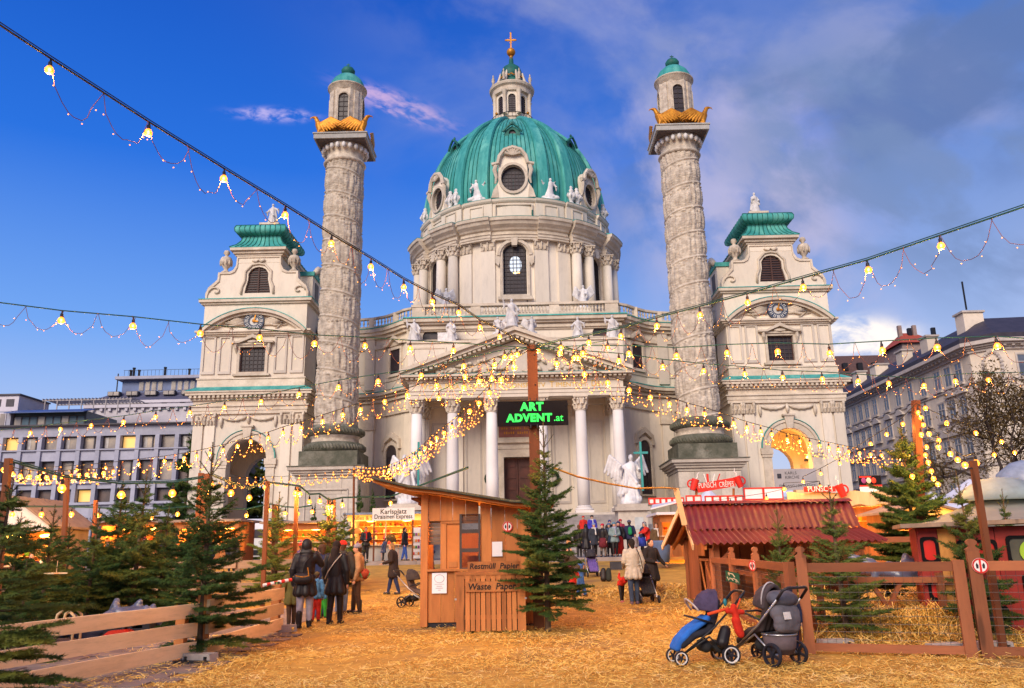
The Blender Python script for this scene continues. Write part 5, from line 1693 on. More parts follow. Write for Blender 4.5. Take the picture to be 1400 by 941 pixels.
MB().add([(x0_ - .4, 88.6, z1_ - .35), (x1_ + .4, 88.6, z1_ - .35), (x1_ + .4, 91, z1_ + .3), (x0_ - .4, 91, z1_ + .3), (x0_ - .4, 88.6, z1_ - .25), (x1_ + .4, 88.6, z1_ - .25), (x1_ + .4, 91, z1_ + .4), (x0_ - .4, 91, z1_ + .4)],
  [(0, 1, 2, 3), (4, 7, 6, 5), (0, 4, 5, 1), (1, 5, 6, 2), (2, 6, 7, 3), (3, 7, 4, 0)]).build('awning', mat('blue_awning', (.07, .12, .30), (.05, .08, .2), .5, 1), rt_)
for i in range(9):
 xx = x0_ + .5 + (x1_ - x0_ - 1) * i / 8
 w_ = MB().box(xx - .45, xx + .45, 89.9, 89.98, 15.5, z1_ - .5).build('window', slabd, rt_)
 MB().box(xx - .36, xx + .36, 89.86, 89.9, 15.6, z1_ - .6).build('pane', win_w if i % 3 == 0 else mat('teal_glass', (0, 0, 0)), w_)
zp0, zp1 = at(60, 563, 94).z, at(60, 547, 94).z
pg = MB()
pg.box(x0_ + .5, x1_ + 3, 94, 94.12, zp1 - .15, zp1)
pg.box(x0_ + .5, x1_ + 3, 97, 97.12, zp1 - .15, zp1)
for i in range(26): pg.box(x0_ + .6 + i * .42, x0_ + .66 + i * .42, 93.8, 97.3, zp1, zp1 + .12)
for i in range(8): pg.box(x0_ + .8 + i * 1.45, x0_ + .9 + i * 1.45, 94, 94.1, zp0 - .5, zp1 - .15)
pg.build('pergola', mat('pergola_grey', (.4, .36, .36), None, .6), rt_)
for i, (a, b) in enumerate(((75, 95), (98, 112))):
 MB().box(at(a, 560, 96).x, at(b, 560, 96).x, 96, 97, zp0 - .5, zp1 - .9 - .4 * i).build('rooftop_wall', mat('terracotta_wall', (.30, .13, .09), (.2, .09, .07), .8), rt_)
gh = empty('grey_roof_house', (-64, 90, 15), 'small grey rooftop block with two windows at the left edge behind the office parapet', 'building')
xg0, xg1 = at(-60, 560, 90).x, at(20, 560, 90).x
MB().box(xg0, xg1, 89.5, 97, 15.3, at(10, 563, 90).z).build('lower_wall', conc, gh)
MB().box(xg0, xg1 - .3, 91, 97, at(10, 563, 90).z, at(10, 541, 91).z).build('upper_wall', pale, gh)
MB().box(xg0, xg1 - .1, 90.8, 97, at(10, 541, 91).z, at(10, 539, 91).z).build('roof', slabd, gh)
for i in range(2):
 MB().box(xg1 - 1.7 - 1.5 * i, xg1 - .8 - 1.5 * i, 90.95, 91, at(10, 556, 91).z, at(10, 546, 91).z).build('window', slabd, gh)
w_ = MB().box(xg1 - 1.9, xg1 - .5, 89.42, 89.5, 15.7, at(10, 566, 90).z).build('window', pale, gh)
for j in range(2): MB().box(xg1 - 1.8 + .65 * j, xg1 - 1.25 + .65 * j, 89.38, 89.42, 15.8, at(10, 567, 90).z).build('pane', win_w, w_)
# ================================================================ LONG FACADE (right)
RB = empty('corner_palace', (46, 80, 1.1), 'long cream apartment palace turning the corner at the right, with a dark hipped roof', 'building')
pal = mat('palace_plaster', (.74, .63, .51), (.62, .52, .42), .85, .35, .01, 5, dirt=.25)
palt = mat('palace_trim', (.55, .48, .43), (.43, .37, .33), .85, 1, .01, dirt=.3)
pw_ = mat('palace_window_frame', (.46, .42, .40), None, .6)
pg_ = mat('palace_glass', (.13, .15, .20), (.06, .07, .10), .25, .7, spec=.7)
roof_d = mat('dark_slate_roof', (.055, .045, .06), (.035, .03, .04), .6, 1.5, .01)
XF, YC = 42.8, 76.0
MB().box(XF, XF + 26, YC, 125, 1.1, 19.0).build('side_wall', pal, RB)
MB().add([(XF, YC, 1.1), (XF + 1.6, YC - 1.7, 1.1), (75, YC - 1.7, 1.1), (75, YC, 1.1), (XF, YC, 19.0), (XF + 1.6, YC - 1.7, 19.0), (75, YC - 1.7, 19.0), (75, YC, 19.0)],
  [(0, 1, 5, 4), (1, 2, 6, 5), (4, 5, 6, 7), (2, 3, 7, 6), (0, 4, 7, 3), (0, 3, 2, 1)]).build('front_wall', pal, RB)
def band(z0, z1, p, nm='cornice', m_=palt):
 b = MB()
 x0, x1, y0, y1 = XF - p, XF + 1.6 - p * .35, YC - p * .3, YC - 1.7 - p
 vs = [(x0, 125, z0), (x0, y0, z0), (x1, y1, z0), (75, y1, z0), (75, YC + .5, z0), (XF + .5, YC + .5, z0), (XF + .5, 125, z0)]
 n_ = len(vs)
 vs += [(a, b_, z1) for a, b_, _ in vs]
 b.add(vs, [tuple(range(n_ - 1, -1, -1)), tuple(range(n_, 2 * n_))] + [(i, (i + 1) % n_, n_ + (i + 1) % n_, n_ + i) for i in range(n_)])
 b.build(nm, m_, RB)
band(18.9, 19.15, .2); band(19.3, 19.5, .65); band(19.5, 19.85, .95)
band(19.15, 19.3, .4)
band(16.05, 16.25, .12, 'string_course'); band(12.3, 12.55, .15, 'string_course'); band(8.3, 8.6, .2, 'string_course')
band(19.86, 20.3, .9, 'gutter', roof_d)
dn = MB()
for i in range(60):
 y = YC + .4 + i * .8
 dn.box(XF - .6, XF - .1, y, y + .25, 19.16, 19.29)
for i in range(26):
 x = XF + 2 + i * .8
 dn.box(x, x + .25, YC - 2.3, YC - 1.8, 19.16, 19.29)
dn.build('dentils', palt, RB, kind='stuff')
MB().add([(XF - .6, YC, 20.3), (XF + 1.4, YC - 2.2, 20.3), (76, YC - 2.2, 20.3), (XF + 4.2, YC + 4.5, 23.6), (76, YC + 4.5, 24.2), (XF - .6, 126, 20.3), (XF + 4.2, 126, 23.6), (76, 126, 20.3), (76, 122, 24.6)],
  [(0, 1, 3), (1, 2, 4, 3), (0, 3, 6, 5), (3, 4, 8, 6), (2, 7, 8, 4)]).build('roof', roof_d, RB)
wmesh = {}
def palace_window(yy=None, xx=None, z0=0, z1=0, hood=True, w=.62):
 """window part on the side (yy) or front (xx) wall with pane, bars, hood"""
 if yy is not None:
  fn = lambda u, v, d: (XF + d, yy + u, v)
 else:
  fn = lambda u, v, d: (xx + u, YC - 1.7 + d, v)
 f = MB().plate(rect(-w - .14, w + .14, z0 - .14, z1 + .16), [rect(-w, w, z0, z1)], fn, -.1, .02)
 f.plate(rect(-w - .25, w + .25, z0 - .3, z0 - .14), [], fn, -.28, .02)
 o = f.build('window', palt, RB)
 MB().plate(rect(-w, w, z0, z1), [], fn, -.035, -.01).build('pane', pg_, o)
 b = MB().plate(rect(-.05, .05, z0, z1), [], fn, -.075, -.036)
 b.plate(rect(-w, w, z0 + (z1 - z0) * .66 - .05, z0 + (z1 - z0) * .66 + .05), [], fn, -.08, -.036)
 b.plate(rect(-w, w, z0, z1), [rect(-w + .07, w - .07, z0 + .07, z1 - .07)], fn, -.07, -.036)
 b.build('sash', pw_, o)
 if hood:
  h = MB().plate([(-w - .35, z1 + .3), (w + .35, z1 + .3), (w + .3, z1 + .5), (w * .6, z1 + .85), (0, z1 + 1.0), (-w * .6, z1 + .85), (-w - .3, z1 + .5)], [], fn, -.3, .02)
  h.build('hood', palt, o)
ysd = [78.3, 80.4, 82.5, 85.6, 88.6, 91.6, 94.7, 97.9, 100.3, 102.2, 104.1, 106.5, 109, 112, 115]
for y in ysd:
 palace_window(yy=y, z0=16.6, z1=18.5, hood=False, w=.6)
 palace_window(yy=y, z0=13.4, z1=15.2, hood=y not in (82.5, 85.6))
 palace_window(yy=y, z0=9.6, z1=11.4)
 palace_window(yy=y, z0=5.0, z1=7.2, hood=False)
for i, x in enumerate((46.9, 50.9, 54.9)):
 palace_window(xx=x, z0=15.9 + .4, z1=18.4, hood=False, w=.75)
 palace_window(xx=x, z0=11.7, z1=14.2, w=.75)
 palace_window(xx=x, z0=7.0, z1=9.6, hood=True, w=.75)
 fx = lambda u, v, d: (x + u, YC - 1.7 + d, v)
ov = MB()
for i in range(24):
 a = 2 * PI * i / 24
 ov.ell((XF + 1.2 + .8 * math.cos(a) * .7, YC - 1.25 - .8 * math.cos(a) * .7 - .15, 17.4 + 1.4 * math.sin(a)), (.18, .18, .2), 6, 4)
ov.build('wreath_relief', palt, RB)
bl_ = MB()
for i in range(22): bl_.lathe([(.07, 5.2), (.1, 5.5), (.05, 6.0)], 6, (XF + 3 + i * .35, YC - 2.9, 0))
bl_.box(XF + 2.6, XF + 11, YC - 3.1, YC - 1.7, 4.9, 5.2).box(XF + 2.6, XF + 11, YC - 3.0, YC - 2.8, 6.0, 6.15)
bl_.build('balcony', palt, RB)
for i, (xx, yy, z, w, h) in enumerate(((XF + 2.8, 79.2, 22.9, 2.0, 1.0), (XF + 1.9, 86, 22.2, 1.2, 1.0), (XF + 1.9, 92, 22.2, 1.2, .9), (XF + 1.9, 99, 22.2, 1.6, .8), (XF + 1.9, 105, 22.2, 1.2, 1.2))):
 c_ = MB().box(xx - w / 2, xx + w / 2, yy, yy + 1.6, z - 1.4, z + h)
 o = c_.build('chimney', pal, RB)
 MB().box(xx - w / 2 - .15, xx + w / 2 + .15, yy - .15, yy + 1.75, z + h, z + h + .2).build('chimney_cap', palt, o)
MB().lathe([(.1, 24.5), (.1, 27.5)], 6, (XF + 2.8, 80.2, 0)).build('flue', iron, RB)
MB().box(XF + 8.5, XF + 9.5, 74.6 + 2.0, 77.9, 22.3, 23.0).build('roof_window', win_w, RB)
rh = empty('red_roof_house', (56, 122, 1.1), 'distant house with a small red hipped roof and chimneys above the palace', 'building')
xr0, xr1 = at(1233, 470, 110).x, at(1280, 470, 110).x
zr0, zr1 = at(1255, 480, 110).z, at(1255, 469, 110).z
MB().box(xr0, xr1, 110, 116, 15, zr1).build('wall', mat('ochre_wall', (.35, .26, .22), (.26, .18, .16), .9), rh)
MB().add([(xr0 - .5, 109.5, zr1), (xr1 + .5, 109.5, zr1), (xr1 + .5, 116.5, zr1), (xr0 - .5, 116.5, zr1), ((xr0 + xr1) / 2 - .8, 113, zr1 + 2.2), ((xr0 + xr1) / 2 + .8, 113, zr1 + 2.2)],
  [(0, 1, 5, 4), (1, 2, 5), (2, 3, 4, 5), (3, 0, 4)]).build('roof', mat('red_tiles', (.40, .08, .04), (.28, .05, .03), .8, 4), rh)
for i, xx in enumerate((xr0 + 1.0, (xr0 + xr1) / 2, (xr0 + xr1) / 2 + .7, xr1 + 1)):
 MB().box(xx - .25, xx + .25, 112, 112.5, zr1, zr1 + 3.1 - .4 * (i % 2)).build('chimney', iron if i % 2 else mat('ochre_wall', (0, 0, 0)), rh)
dr = empty('dark_roof_house', (50, 120, 1.1), 'distant dark brick house with a brown tiled roof between church and palace', 'building')
xd0, xd1 = at(1140, 500, 118).x, at(1240, 500, 118).x
MB().box(xd0, xd1, 118, 128, 1.1, at(1190, 522, 118).z).build('wall', mat('brown_brick', (.16, .10, .08), (.10, .06, .05), .9, 3), dr)
MB().add([(xd0, 117.5, at(1190, 522, 118).z), (xd1, 117.5, at(1190, 522, 118).z), (xd1, 123, at(1190, 486, 123).z), (xd0, 123, at(1190, 486, 123).z), (xd0, 128, at(1190, 522, 118).z), (xd1, 128, at(1190, 522, 118).z)],
  [(0, 1, 2, 3), (3, 2, 5, 4), (0, 3, 4), (1, 5, 2)]).build('roof', mat('brown_tiles', (.13, .07, .055), (.08, .045, .04), .9, 4), dr)
for i in range(4):
 MB().box(xd0 + 2 + i * 2.2, xd0 + 2.7 + i * 2.2, 119.5, 120.2, at(1190, 505, 119).z, at(1190, 500, 119).z + .6).build('dormer', iron, dr)
# ================================================================ TREES
needle = mat('fir_needles', (.06, .118, .02), (.016, .045, .009), .75, 4.0, contrast=.6, c3=(.17, .17, .022))
needle_y = mat('yellow_fir_needles', (.15, .19, .03), (.05, .10, .02), .75, 4.0, contrast=.6)
bark = mat('fir_bark', (.14, .085, .05), (.07, .045, .03), .9, 8, .01)
def tri_mesh(name, P, m, attr=None):
 """P: (n, 3, 3) triangles"""
 n = len(P)
 me = bpy.data.meshes.new(name)
 me.vertices.add(n * 3); me.vertices.foreach_set('co', P.astype(np.float32).ravel())
 me.loops.add(n * 3); me.loops.foreach_set('vertex_index', np.arange(n * 3, dtype=np.int32))
 me.polygons.add(n); me.polygons.foreach_set('loop_start', np.arange(0, n * 3, 3, dtype=np.int32))
 me.polygons.foreach_set('loop_total', np.full(n, 3, dtype=np.int32))
 me.update(calc_edges=True)
 me.materials.append(m)
 return me
def fir(H, Rb, whorls=12, nb=6, seed=1, dens=330, m=needle, bare=0.12, up=.25, nl=.034, leader=.12, w=.007, sparse=0.0):
 """trunk mesh and crown mesh of a fir: whorls of branches, side twigs, needles"""
 r = np.random.default_rng(seed)
 tb = MB()
 tb.tube([(0, 0, 0), (.01, 0, H * .5), (0, 0, H)], [H * .013 + .012, H * .008 + .008, .006], 7)
 segs = []
 segs.append(((0, 0, H * (1 - leader)), (0, 0, H), .9))
 for q in range(5):
  a = q * 2.4; zq = H * (1 - leader * (.45 if q > 2 else .75)); lq = leader * H * (.22 if q > 2 else .34)
  segs.append(((0, 0, zq), (lq * .75 * math.cos(a), lq * .75 * math.sin(a), zq + lq), 1.0))
  tb.tube([(0, 0, zq), (lq * .75 * math.cos(a), lq * .75 * math.sin(a), zq + lq)], [.008, .004], 4, False)
 for k in range(whorls):
  t = k / (whorls - 1)
  z = H * (bare + (1 - bare - leader) * t ** .95)
  L = Rb * (1 - t) ** .8 * (1 - .25 * sparse) + .10
  if k == 0: L *= .85
  n_ = nb + (1 if k < whorls / 2 else 0)
  a0 = r.uniform(0, 6.28)
  for j in range(n_):
   a = a0 + 2 * PI * j / n_ + r.uniform(-.22, .22)
   l = L * r.uniform(.6, 1.22)
   e = up * (.2 + 1.6 * t) + r.uniform(-.18, .2)
   d = Vector((math.cos(a), math.sin(a), 0))
   p0 = Vector((0, 0, max(.03, z + r.uniform(-.5, .5) * H / whorls * .8)))
   pts = []
   for q in range(6):
    s_ = q / 5
    pts.append(p0 + d * (l * s_) + Vector((0, 0, l * (e * s_ - .22 * (1 - t) * s_ * s_ + .10 * s_ ** 3))))
   tb.tube(pts, [.004 + .010 * l * (1 - q / 5) for q in range(6)], 4, False)
   nt_ = max(3, int(l / .075))
   side = Vector((-d.y, d.x, 0))
   for q in range(5):
    segs.append((tuple(pts[q]), tuple(pts[q + 1]), .95 if q > 0 else .3))
   for q in range(nt_):
    s_ = .15 + .83 * (q + .5) / nt_
    i = min(4, int(s_ * 5))
    p = pts[i].lerp(pts[i + 1], s_ * 5 - i)
    tl = (l * .42 * (1 - s_) + .07) * r.uniform(.8, 1.2)
    for sd in (-1, 1):
     dd = (d * .75 + side * sd * .85 + Vector((0, 0, e * .4 + r.uniform(-.22, .12)))).normalized()
     q1 = p + dd * tl
     segs.append((tuple(p), tuple(q1), 1.0))
     if tl > .16:
      for s3 in (-1, 1):
       d3 = (dd * .8 + d * .4 * s3 + side * .3 * s3 * -sd).normalized()
       pm = p + dd * tl * .5
       segs.append((tuple(pm), tuple(pm + d3 * tl * .42), 1.0))
 S0 = np.array([s[0] for s in segs]); S1 = np.array([s[1] for s in segs]); wt = np.array([s[2] for s in segs])
 ln = np.linalg.norm(S1 - S0, axis=1)
 cnt = np.maximum(2, (ln * dens * wt).astype(int))
 idx = np.repeat(np.arange(len(segs)), cnt)
 N = len(idx)
 t = r.random(N)
 d = (S1 - S0)[idx] / ln[idx][:, None]
 p = S0[idx] + (S1 - S0)[idx] * t[:, None]
 rv = r.normal(size=(N, 3)); rv[:, 2] = rv[:, 2] * .55 + .25
 rv -= d * (rv * d).sum(1)[:, None]
 rv /= np.linalg.norm(rv, axis=1)[:, None] + 1e-6
 nd = d * r.uniform(.35, .8, N)[:, None] + rv
 nd /= np.linalg.norm(nd, axis=1)[:, None]
 L_ = nl * r.uniform(.7, 1.25, N)[:, None]
 sd = np.cross(nd, d); sd /= np.linalg.norm(sd, axis=1)[:, None] + 1e-6
 P = np.stack([p - sd * w / 2, p + sd * w / 2, p + nd * L_], 1)
 me = tri_mesh('crown', P, m)
 tm = bpy.data.meshes.new('trunk')
 tm.from_pydata([tuple(v) for v in tb.v], [], tb.f)
 tm.materials.append(bark)
 return me, tm, H
FIRS = {
 'near': fir(4.35, 1.08, 17, 6, 2, 230, nl=.045, w=.010, up=.34, leader=.20, sparse=.3),
 'left': fir(3.3, .95, 13, 6, 5, 250, nl=.045, w=.010, up=.42, leader=.22, bare=.1),
 'corner': fir(2.6, 1.15, 10, 6, 9, 420, nl=.04, w=.008, up=.15, leader=.12, bare=.04),
 'bush': fir(3.0, .92, 12, 6, 11, 170, nl=.06, w=.014, up=.3, leader=.15, bare=.08),
 'bush2': fir(3.0, .75, 11, 6, 12, 150, nl=.06, w=.014, up=.4, leader=.22, bare=.10),
 'yellow': fir(3.0, .62, 11, 5, 14, 190, m=needle_y, nl=.05, w=.012, up=.55, leader=.24, bare=.1),
 'big': fir(5.2, 1.75, 16, 7, 15, 110, nl=.085, w=.02, up=.25, leader=.12, bare=.03),
 'far': fir(6.0, 1.6, 12, 6, 17, 50, nl=.17, w=.05, up=.2, leader=.12, bare=.02),
}
def put_fir(kind, x, y, z, H, label, wide=1.0, rz=0.0, lean=(0, 0), grp='christmas firs around the market'):
 me, tm, H0 = FIRS[kind]
 s_ = H / H0
 r_ = empty('fir_tree', (x, y, z), label, 'tree', grp)
 r_.rotation_euler = (lean[0] + .05 * math.sin(x * 37), lean[1] + .05 * math.cos(y * 23), rz)
 link('crown', me, r_, sc=(s_ * wide, s_ * wide, s_))
 link('trunk', tm, r_, sc=(s_ * wide, s_ * wide, s_))
 return r_
def fir_px(kind, px, Y, topy, label, wide=1.0, z=None, rz=0.0, lean=(0, 0), grp='christmas firs around the market'):
 zt = at(px, topy, Y).z
 x = at(px, 740, Y).x
 z0 = ground_z(x, Y) if z is None else z
 put_fir(kind, x, Y, z0, zt - z0, label, wide, rz, lean, grp)
put_fir('near', .42, 16.75, 0, at(740, 572, 16.75).z, 'sparse tall fir standing in front of the sign pole beside the wooden hut', 1.0, 1.3)
fir_px('left', 283, 13.5, 604, 'bushy fir at the corner of the pale wooden fence, left foreground', 1.02, rz=.8, lean=(0, .05))
put_fir('corner', -4.6, 7.1, 0, 2.25, 'large dark fir filling the bottom left corner of the picture', 1.2, .3)
LF = [('bush', 20, 15.5, 700, 1.1, 'dark fir behind the pale fence, directly beside the leftmost brown pole'),
 ('bush2', 66, 17.0, 690, 1.15, 'dark fir in front of the white gabled market tent'),
 ('bush', 100, 20.0, 716, 1.1, 'low dense fir between the white gabled tent and the open orange stall'),
 ('bush2', 128, 18.5, 694, 1.2, 'fir with a thin bare leader below the second bulb pole from the left'),
 ('bush', 162, 20.5, 656, 1.05, 'tall fir with long leader before the left end of the open orange stall'),
 ('bush2', 187, 19.0, 642, 1.15, 'tallest fir of the left row, its leader crossing the office windows'),
 ('bush', 222, 21.0, 692, 1.1, 'dense fir before the right end of the open orange stall'),
 ('bush2', 250, 18.0, 716, 1.1, 'low fir just left of the bushy fence corner fir'),
 ('bush', 45, 13.2, 765, 1.3, 'squat dark fir directly behind the left end of the pale fence'),
 ('bush', 145, 24.5, 742, 1.3, 'low broad fir deep inside the fenced left enclosure'),
 ('yellow', 377, 27.5, 672, 1.3, 'small decorated fir tied beside the brown pole left of the glassware stall'),
 ('yellow', 449, 30.0, 680, 1.6, 'yellow green fir in front of the right end of the glassware stall'),
 ('bush', 468, 33.0, 700, 1.2, 'dark fir behind the yellow green fir near the lit kiosk')]
for i, (k, px, Y, ty, wd, lab) in enumerate(LF): fir_px(k, px, Y, ty, lab, wd, rz=i * 1.1)
RF = [('yellow', 1061, 15.6, 688, .95, 'slim yellow green fir in front of the red corrugated roof, left one'),
 ('yellow', 1144, 13.9, 662, 1.35, 'yellow tipped fir in front of the right end of the red corrugated roof'),
 ('bush', 1158, 14.4, 785, 1.15, 'low dark fir growing behind the fence rail at the middle bay'),
 ('big', 1248, 24.0, 578, 1.0, 'big dark fir wrapped round the tall pole of lights at the right'),
 ('bush2', 1331, 13.6, 640, .85, 'slender fir in front of the red playhouse wagon'),
 ('bush2', 1374, 16.5, 668, .8, 'thin fir top rising in front of the grey round tent')]
for i, (k, px, Y, ty, wd, lab) in enumerate(RF): fir_px(k, px, Y, ty, lab, wd, rz=i * 1.7 + .5)
for i, (px, Y, ty, lab) in enumerate([(494, 51.5, 662, 'little far fir behind the left part of the lit kiosk roof'), (514, 51.5, 668, 'little far fir behind the middle of the lit kiosk roof'),
         (425, 52, 688, 'far fir behind the glassware stall roof, before the left column pedestal'),
         (248, 72, 590, 'dark conifer between the office building and the left church pavilion'),
         (352, 92, 605, 'dark conifer seen through the left church archway'), (372, 96, 640, 'second dark conifer seen through the left church archway'),
         (1068, 96, 655, 'dark conifer seen through the right church archway')]):
 fir_px('far', px, Y, ty, lab, 1.0 if Y > 60 else .55, rz=i, grp='dark conifers behind the market')
lt = empty('deciduous_tree', (at(1368, 640, 52).x, 52, 1.1), 'half bare deciduous tree with brown leaves in front of the corner palace', 'tree')
tbm = MB()
lf = []
rt = np.random.default_rng(4)
def limb(p, d, l, r_, dep):
 q = p + d * l
 mid = p.lerp(q, .5) + Vector(rt.normal(size=3)) * l * .05
 tbm.tube([p, mid, q], [r_, r_ * .85, r_ * .65], 6, False)
 if dep >= 2:
  for _ in range(int(15 * l)):
   c_ = p.lerp(q, rt.random()) + Vector(rt.normal(size=3)) * .32
   lf.append(tuple(c_))
 if dep < 5:
  for _ in range(3 if dep < 2 else 2 + int(rt.random() > .4)):
   nd = (d + Vector(rt.normal(size=3)) * .52 + Vector((0, 0, .08))).normalized()
   limb(q, nd, l * rt.uniform(.62, .85), r_ * .62, dep + 1)
limb(Vector((0, 0, 0)), Vector((-.12, 0, 1)).normalized(), 3.4, .19, 0)
limb(Vector((.1, 0, 1.4)), Vector((.35, 0, 1)).normalized(), 2.8, .12, 1)
tbm.build('trunk', mat('dark_bark', (.05, .035, .03), None, .9, 3, .01), lt, world=False)
Lc = np.array(lf)
Lc = np.repeat(Lc, 2, 0) + rt.normal(size=(len(Lc) * 2, 3)) * .12
A_ = rt.normal(size=(len(Lc), 3)) * .085; B_ = rt.normal(size=(len(Lc), 3)) * .085
link('crown', tri_mesh('crown', np.stack([Lc, Lc + A_, Lc + B_], 1), mat('autumn_leaves', (.15, .09, .025), (.07, .05, .018), .8, 2.5, contrast=.6)), lt)
lt2 = copy_tree(lt, None, (at(1425, 640, 50).x, 50, 1.1), 2.2, .95, label='brown leaved tree cut off by the right edge of the picture')
# ================================================================ STRAW AND PAVING
def strands(n, X0, X1, Y0, Y1, zf, ln=(.07, .2), w=.006, tilt=.25, seed=1, dist=None):
 r = np.random.default_rng(seed)
 if dist is None:
  y = Y0 + (Y1 - Y0) * r.random(n) ** 1.5
  hw = .66 * y
  x = np.where(r.random(n) < 1.1, r.uniform(-1, 1, n) * hw, 0)
  k = (x > X0) & (x < X1)
  x, y = x[k], y[k]
  k = (x > -4.55 - .06 * (y - 11) - .25 * np.sin(y * 2.1) - r.random(len(x)) ** 6 * 1.5) | (y > 20.5)
  k &= ~((x < -5.2) & (y < 30))
  x, y = x[k], y[k]
  k = r.random(len(x)) < .62 + .55 * np.sin(x * .9 + 1.3 * np.sin(y * .7)) * np.sin(y * 1.1 + np.sin(x * 1.7))
  x, y = x[k], y[k]
 else:
  x, y = dist(r, n)
 n = len(x)
 z = zf(x, y)
 a = r.uniform(0, 2 * PI, n); l = r.uniform(*ln, n)[:, None]
 clump = np.sin(x * 2.3 + 1.7 * np.sin(y * 1.9)) * np.sin(y * 2.7 + 1.3 * np.sin(x * 3.1))
 d = np.stack([np.cos(a), np.sin(a), r.normal(size=n) * tilt], 1)
 c = np.stack([x, y, z + .012 + np.abs(r.normal(size=n)) * .018 * (1 + 1.5 * np.maximum(clump, 0))], 1)
 sd = np.stack([-np.sin(a), np.cos(a), r.normal(size=n) * .4], 1) * w / 2 * (1 + y[:, None] * .03)
 P0, P1 = c - d * l / 2, c + d * l / 2
 P0[:, 2] = np.maximum(P0[:, 2], z + .003); P1[:, 2] = np.maximum(P1[:, 2], z + .003)
 T1 = np.stack([P0 - sd, P0 + sd, P1 + sd], 1)
 T2 = np.stack([P0 - sd, P1 + sd, P1 - sd], 1)
 return np.concatenate([T1, T2])
straw_s = mat('loose_straw', (.95, .63, .15), (.38, .20, .03), .75, 16.0, contrast=.8, c3=(.80, .58, .25))
gz = np.vectorize(ground_z)
P = strands(170000, -40, 40, 8.8, 31, gz, ln=(.04, .13), w=.005)
o = link('loose_straw', tri_mesh('loose_straw', P, straw_s))
tag(o, 'loose golden straw scattered over the square', 'straw', kind='stuff')
def heap(x, y, rx, ry, h, n, seed, label):
 hz = lambda X_, Y_: gz(X_, Y_) + h * np.exp(-((X_ - x) / rx) ** 2 - ((Y_ - y) / ry) ** 2) * (1 + .25 * np.sin(X_ * 5 + Y_ * 3))
 gx, gy = np.meshgrid(np.linspace(x - 2 * rx, x + 2 * rx, 24), np.linspace(y - 2 * ry, y + 2 * ry, 20))
 gzv = hz(gx, gy) - .03
 V = np.stack([gx, gy, gzv], -1).reshape(-1, 3).tolist()
 mb = MB().add([tuple(v) for v in V], [(j * 24 + i, j * 24 + i + 1, (j + 1) * 24 + i + 1, (j + 1) * 24 + i) for j in range(19) for i in range(23)])
 base = mb.build('straw_heap', straw_m, smooth=True, label=label, cat='straw', kind='stuff')
 Ps = strands(n, 0, 0, 0, 0, hz, (.1, .3), .008, .6, seed, dist=lambda r, m: (x + r.normal(size=m) * rx * .8, y + r.normal(size=m) * ry * .8))
 s2 = link('heap_strands', tri_mesh('heap_strands', Ps, straw_s), base, loc=-base.location)
 s2['kind'] = 'stuff'
heap(6.2, 14.2, 1.3, .7, .42, 9000, 5, 'mound of loose straw inside the right fence')
heap(8.2, 16.5, 2.4, 1.5, .5, 9000, 6, 'deep straw bank in front of the red playhouse wagon')
heap(7.0, 20.5, 2.2, .9, .35, 4000, 7, 'straw heaped below the front of the red roofed shed')
heap(-2.9, 28.5, .6, .5, .25, 1500, 8, 'small pile of straw near the left side of the hut')
heap(4.2, 27.5, 1.6, 1.0, .25, 3000, 9, 'low straw pile beside the gable of the red roofed shed')
P = np.concatenate([strands(2200, 0, 0, 0, 0, gz, (.05, .15), .006, .2, 21, dist=lambda r, m: (-5.0 - np.abs(r.normal(size=m)) * .9, r.uniform(9.5, 17, m)))])
o = link('stray_straw', tri_mesh('stray_straw', P, straw_s))
tag(o, 'stray straw blown onto the grey paving slabs', 'straw', kind='stuff')
pv = empty('stone_paving', (-8, 13, 0)); pv['kind'] = 'structure'
pvm = mat('paving_slab', (.25, .19, .17), (.15, .115, .11), .8, 1.2, .012, 14, dirt=.35)
row = 0
y = 8.6
while y < 17.4:
 x = -4.45 - (row % 2) * .32
 while x > -10.8:
  if abs(x) < .66 * y + .8:
   MB().box(x - .632, x - .008, y + .008, y + .392, -.06, .012 + .005 * ((row * 5 + int(x * 10)) % 3)).build('paving_slab', pvm, pv, fix=False)
  x -= .64
 y += .4
 row += 1
MB().box(-22, -5.25, 17.5, 30, -.05, .012).build('far_paving', pvm, pv)
# ================================================================ FENCES
def plank(name, p, q, w, h, m, parent, **k):
 if abs(Vector(q)[2] - Vector(p)[2]) < .4 * (Vector(q) - Vector(p)).length: m = HORIZ.get(m.name, m)
 return MB().beam(p, q, w, h).build(name, m, parent, **k)
fl = empty('plank_fence', (-5.1, 13.2, 0), 'low fence of three pale planks running to the bottom left corner', 'fence', 'pale plank fences on the left')
A0, A1 = Vector((-6.3, 8.6, 0)), Vector((-5.12, 13.15, 0))
for z0, z1 in ((.05, .27), (.33, .55), (.61, .83)):
 dz = .0
 plank('plank', A0 + Vector((0, 0, (z0 + z1) / 2)), A1 + Vector((.02, 0, (z0 + z1) / 2 + .02)), .05, z1 - z0 - .02, spruce_wood, fl)
for p in (A1 + Vector((-.06, -.12, 0)), A0.lerp(A1, .02)):
 MB().box(p.x - .16, p.x - .02, p.y - .1, p.y + .06, 0, .8).build('post', orange_wood, fl)
fl2 = empty('plank_fence', (-5.1, 15, 0), 'short pale plank fence running back from the corner fir to the barrier', 'fence', 'pale plank fences on the left')
B0, B1 = Vector((-5.05, 13.45, 0)), Vector((-5.05, 17.6, 0))
for z0, z1 in ((.06, .28), (.36, .58), (.66, .88)):
 plank('plank', B0 + Vector((0, 0, (z0 + z1) / 2)), B1 + Vector((0, 0, (z0 + z1) / 2)), .05, z1 - z0, spruce_wood, fl2)
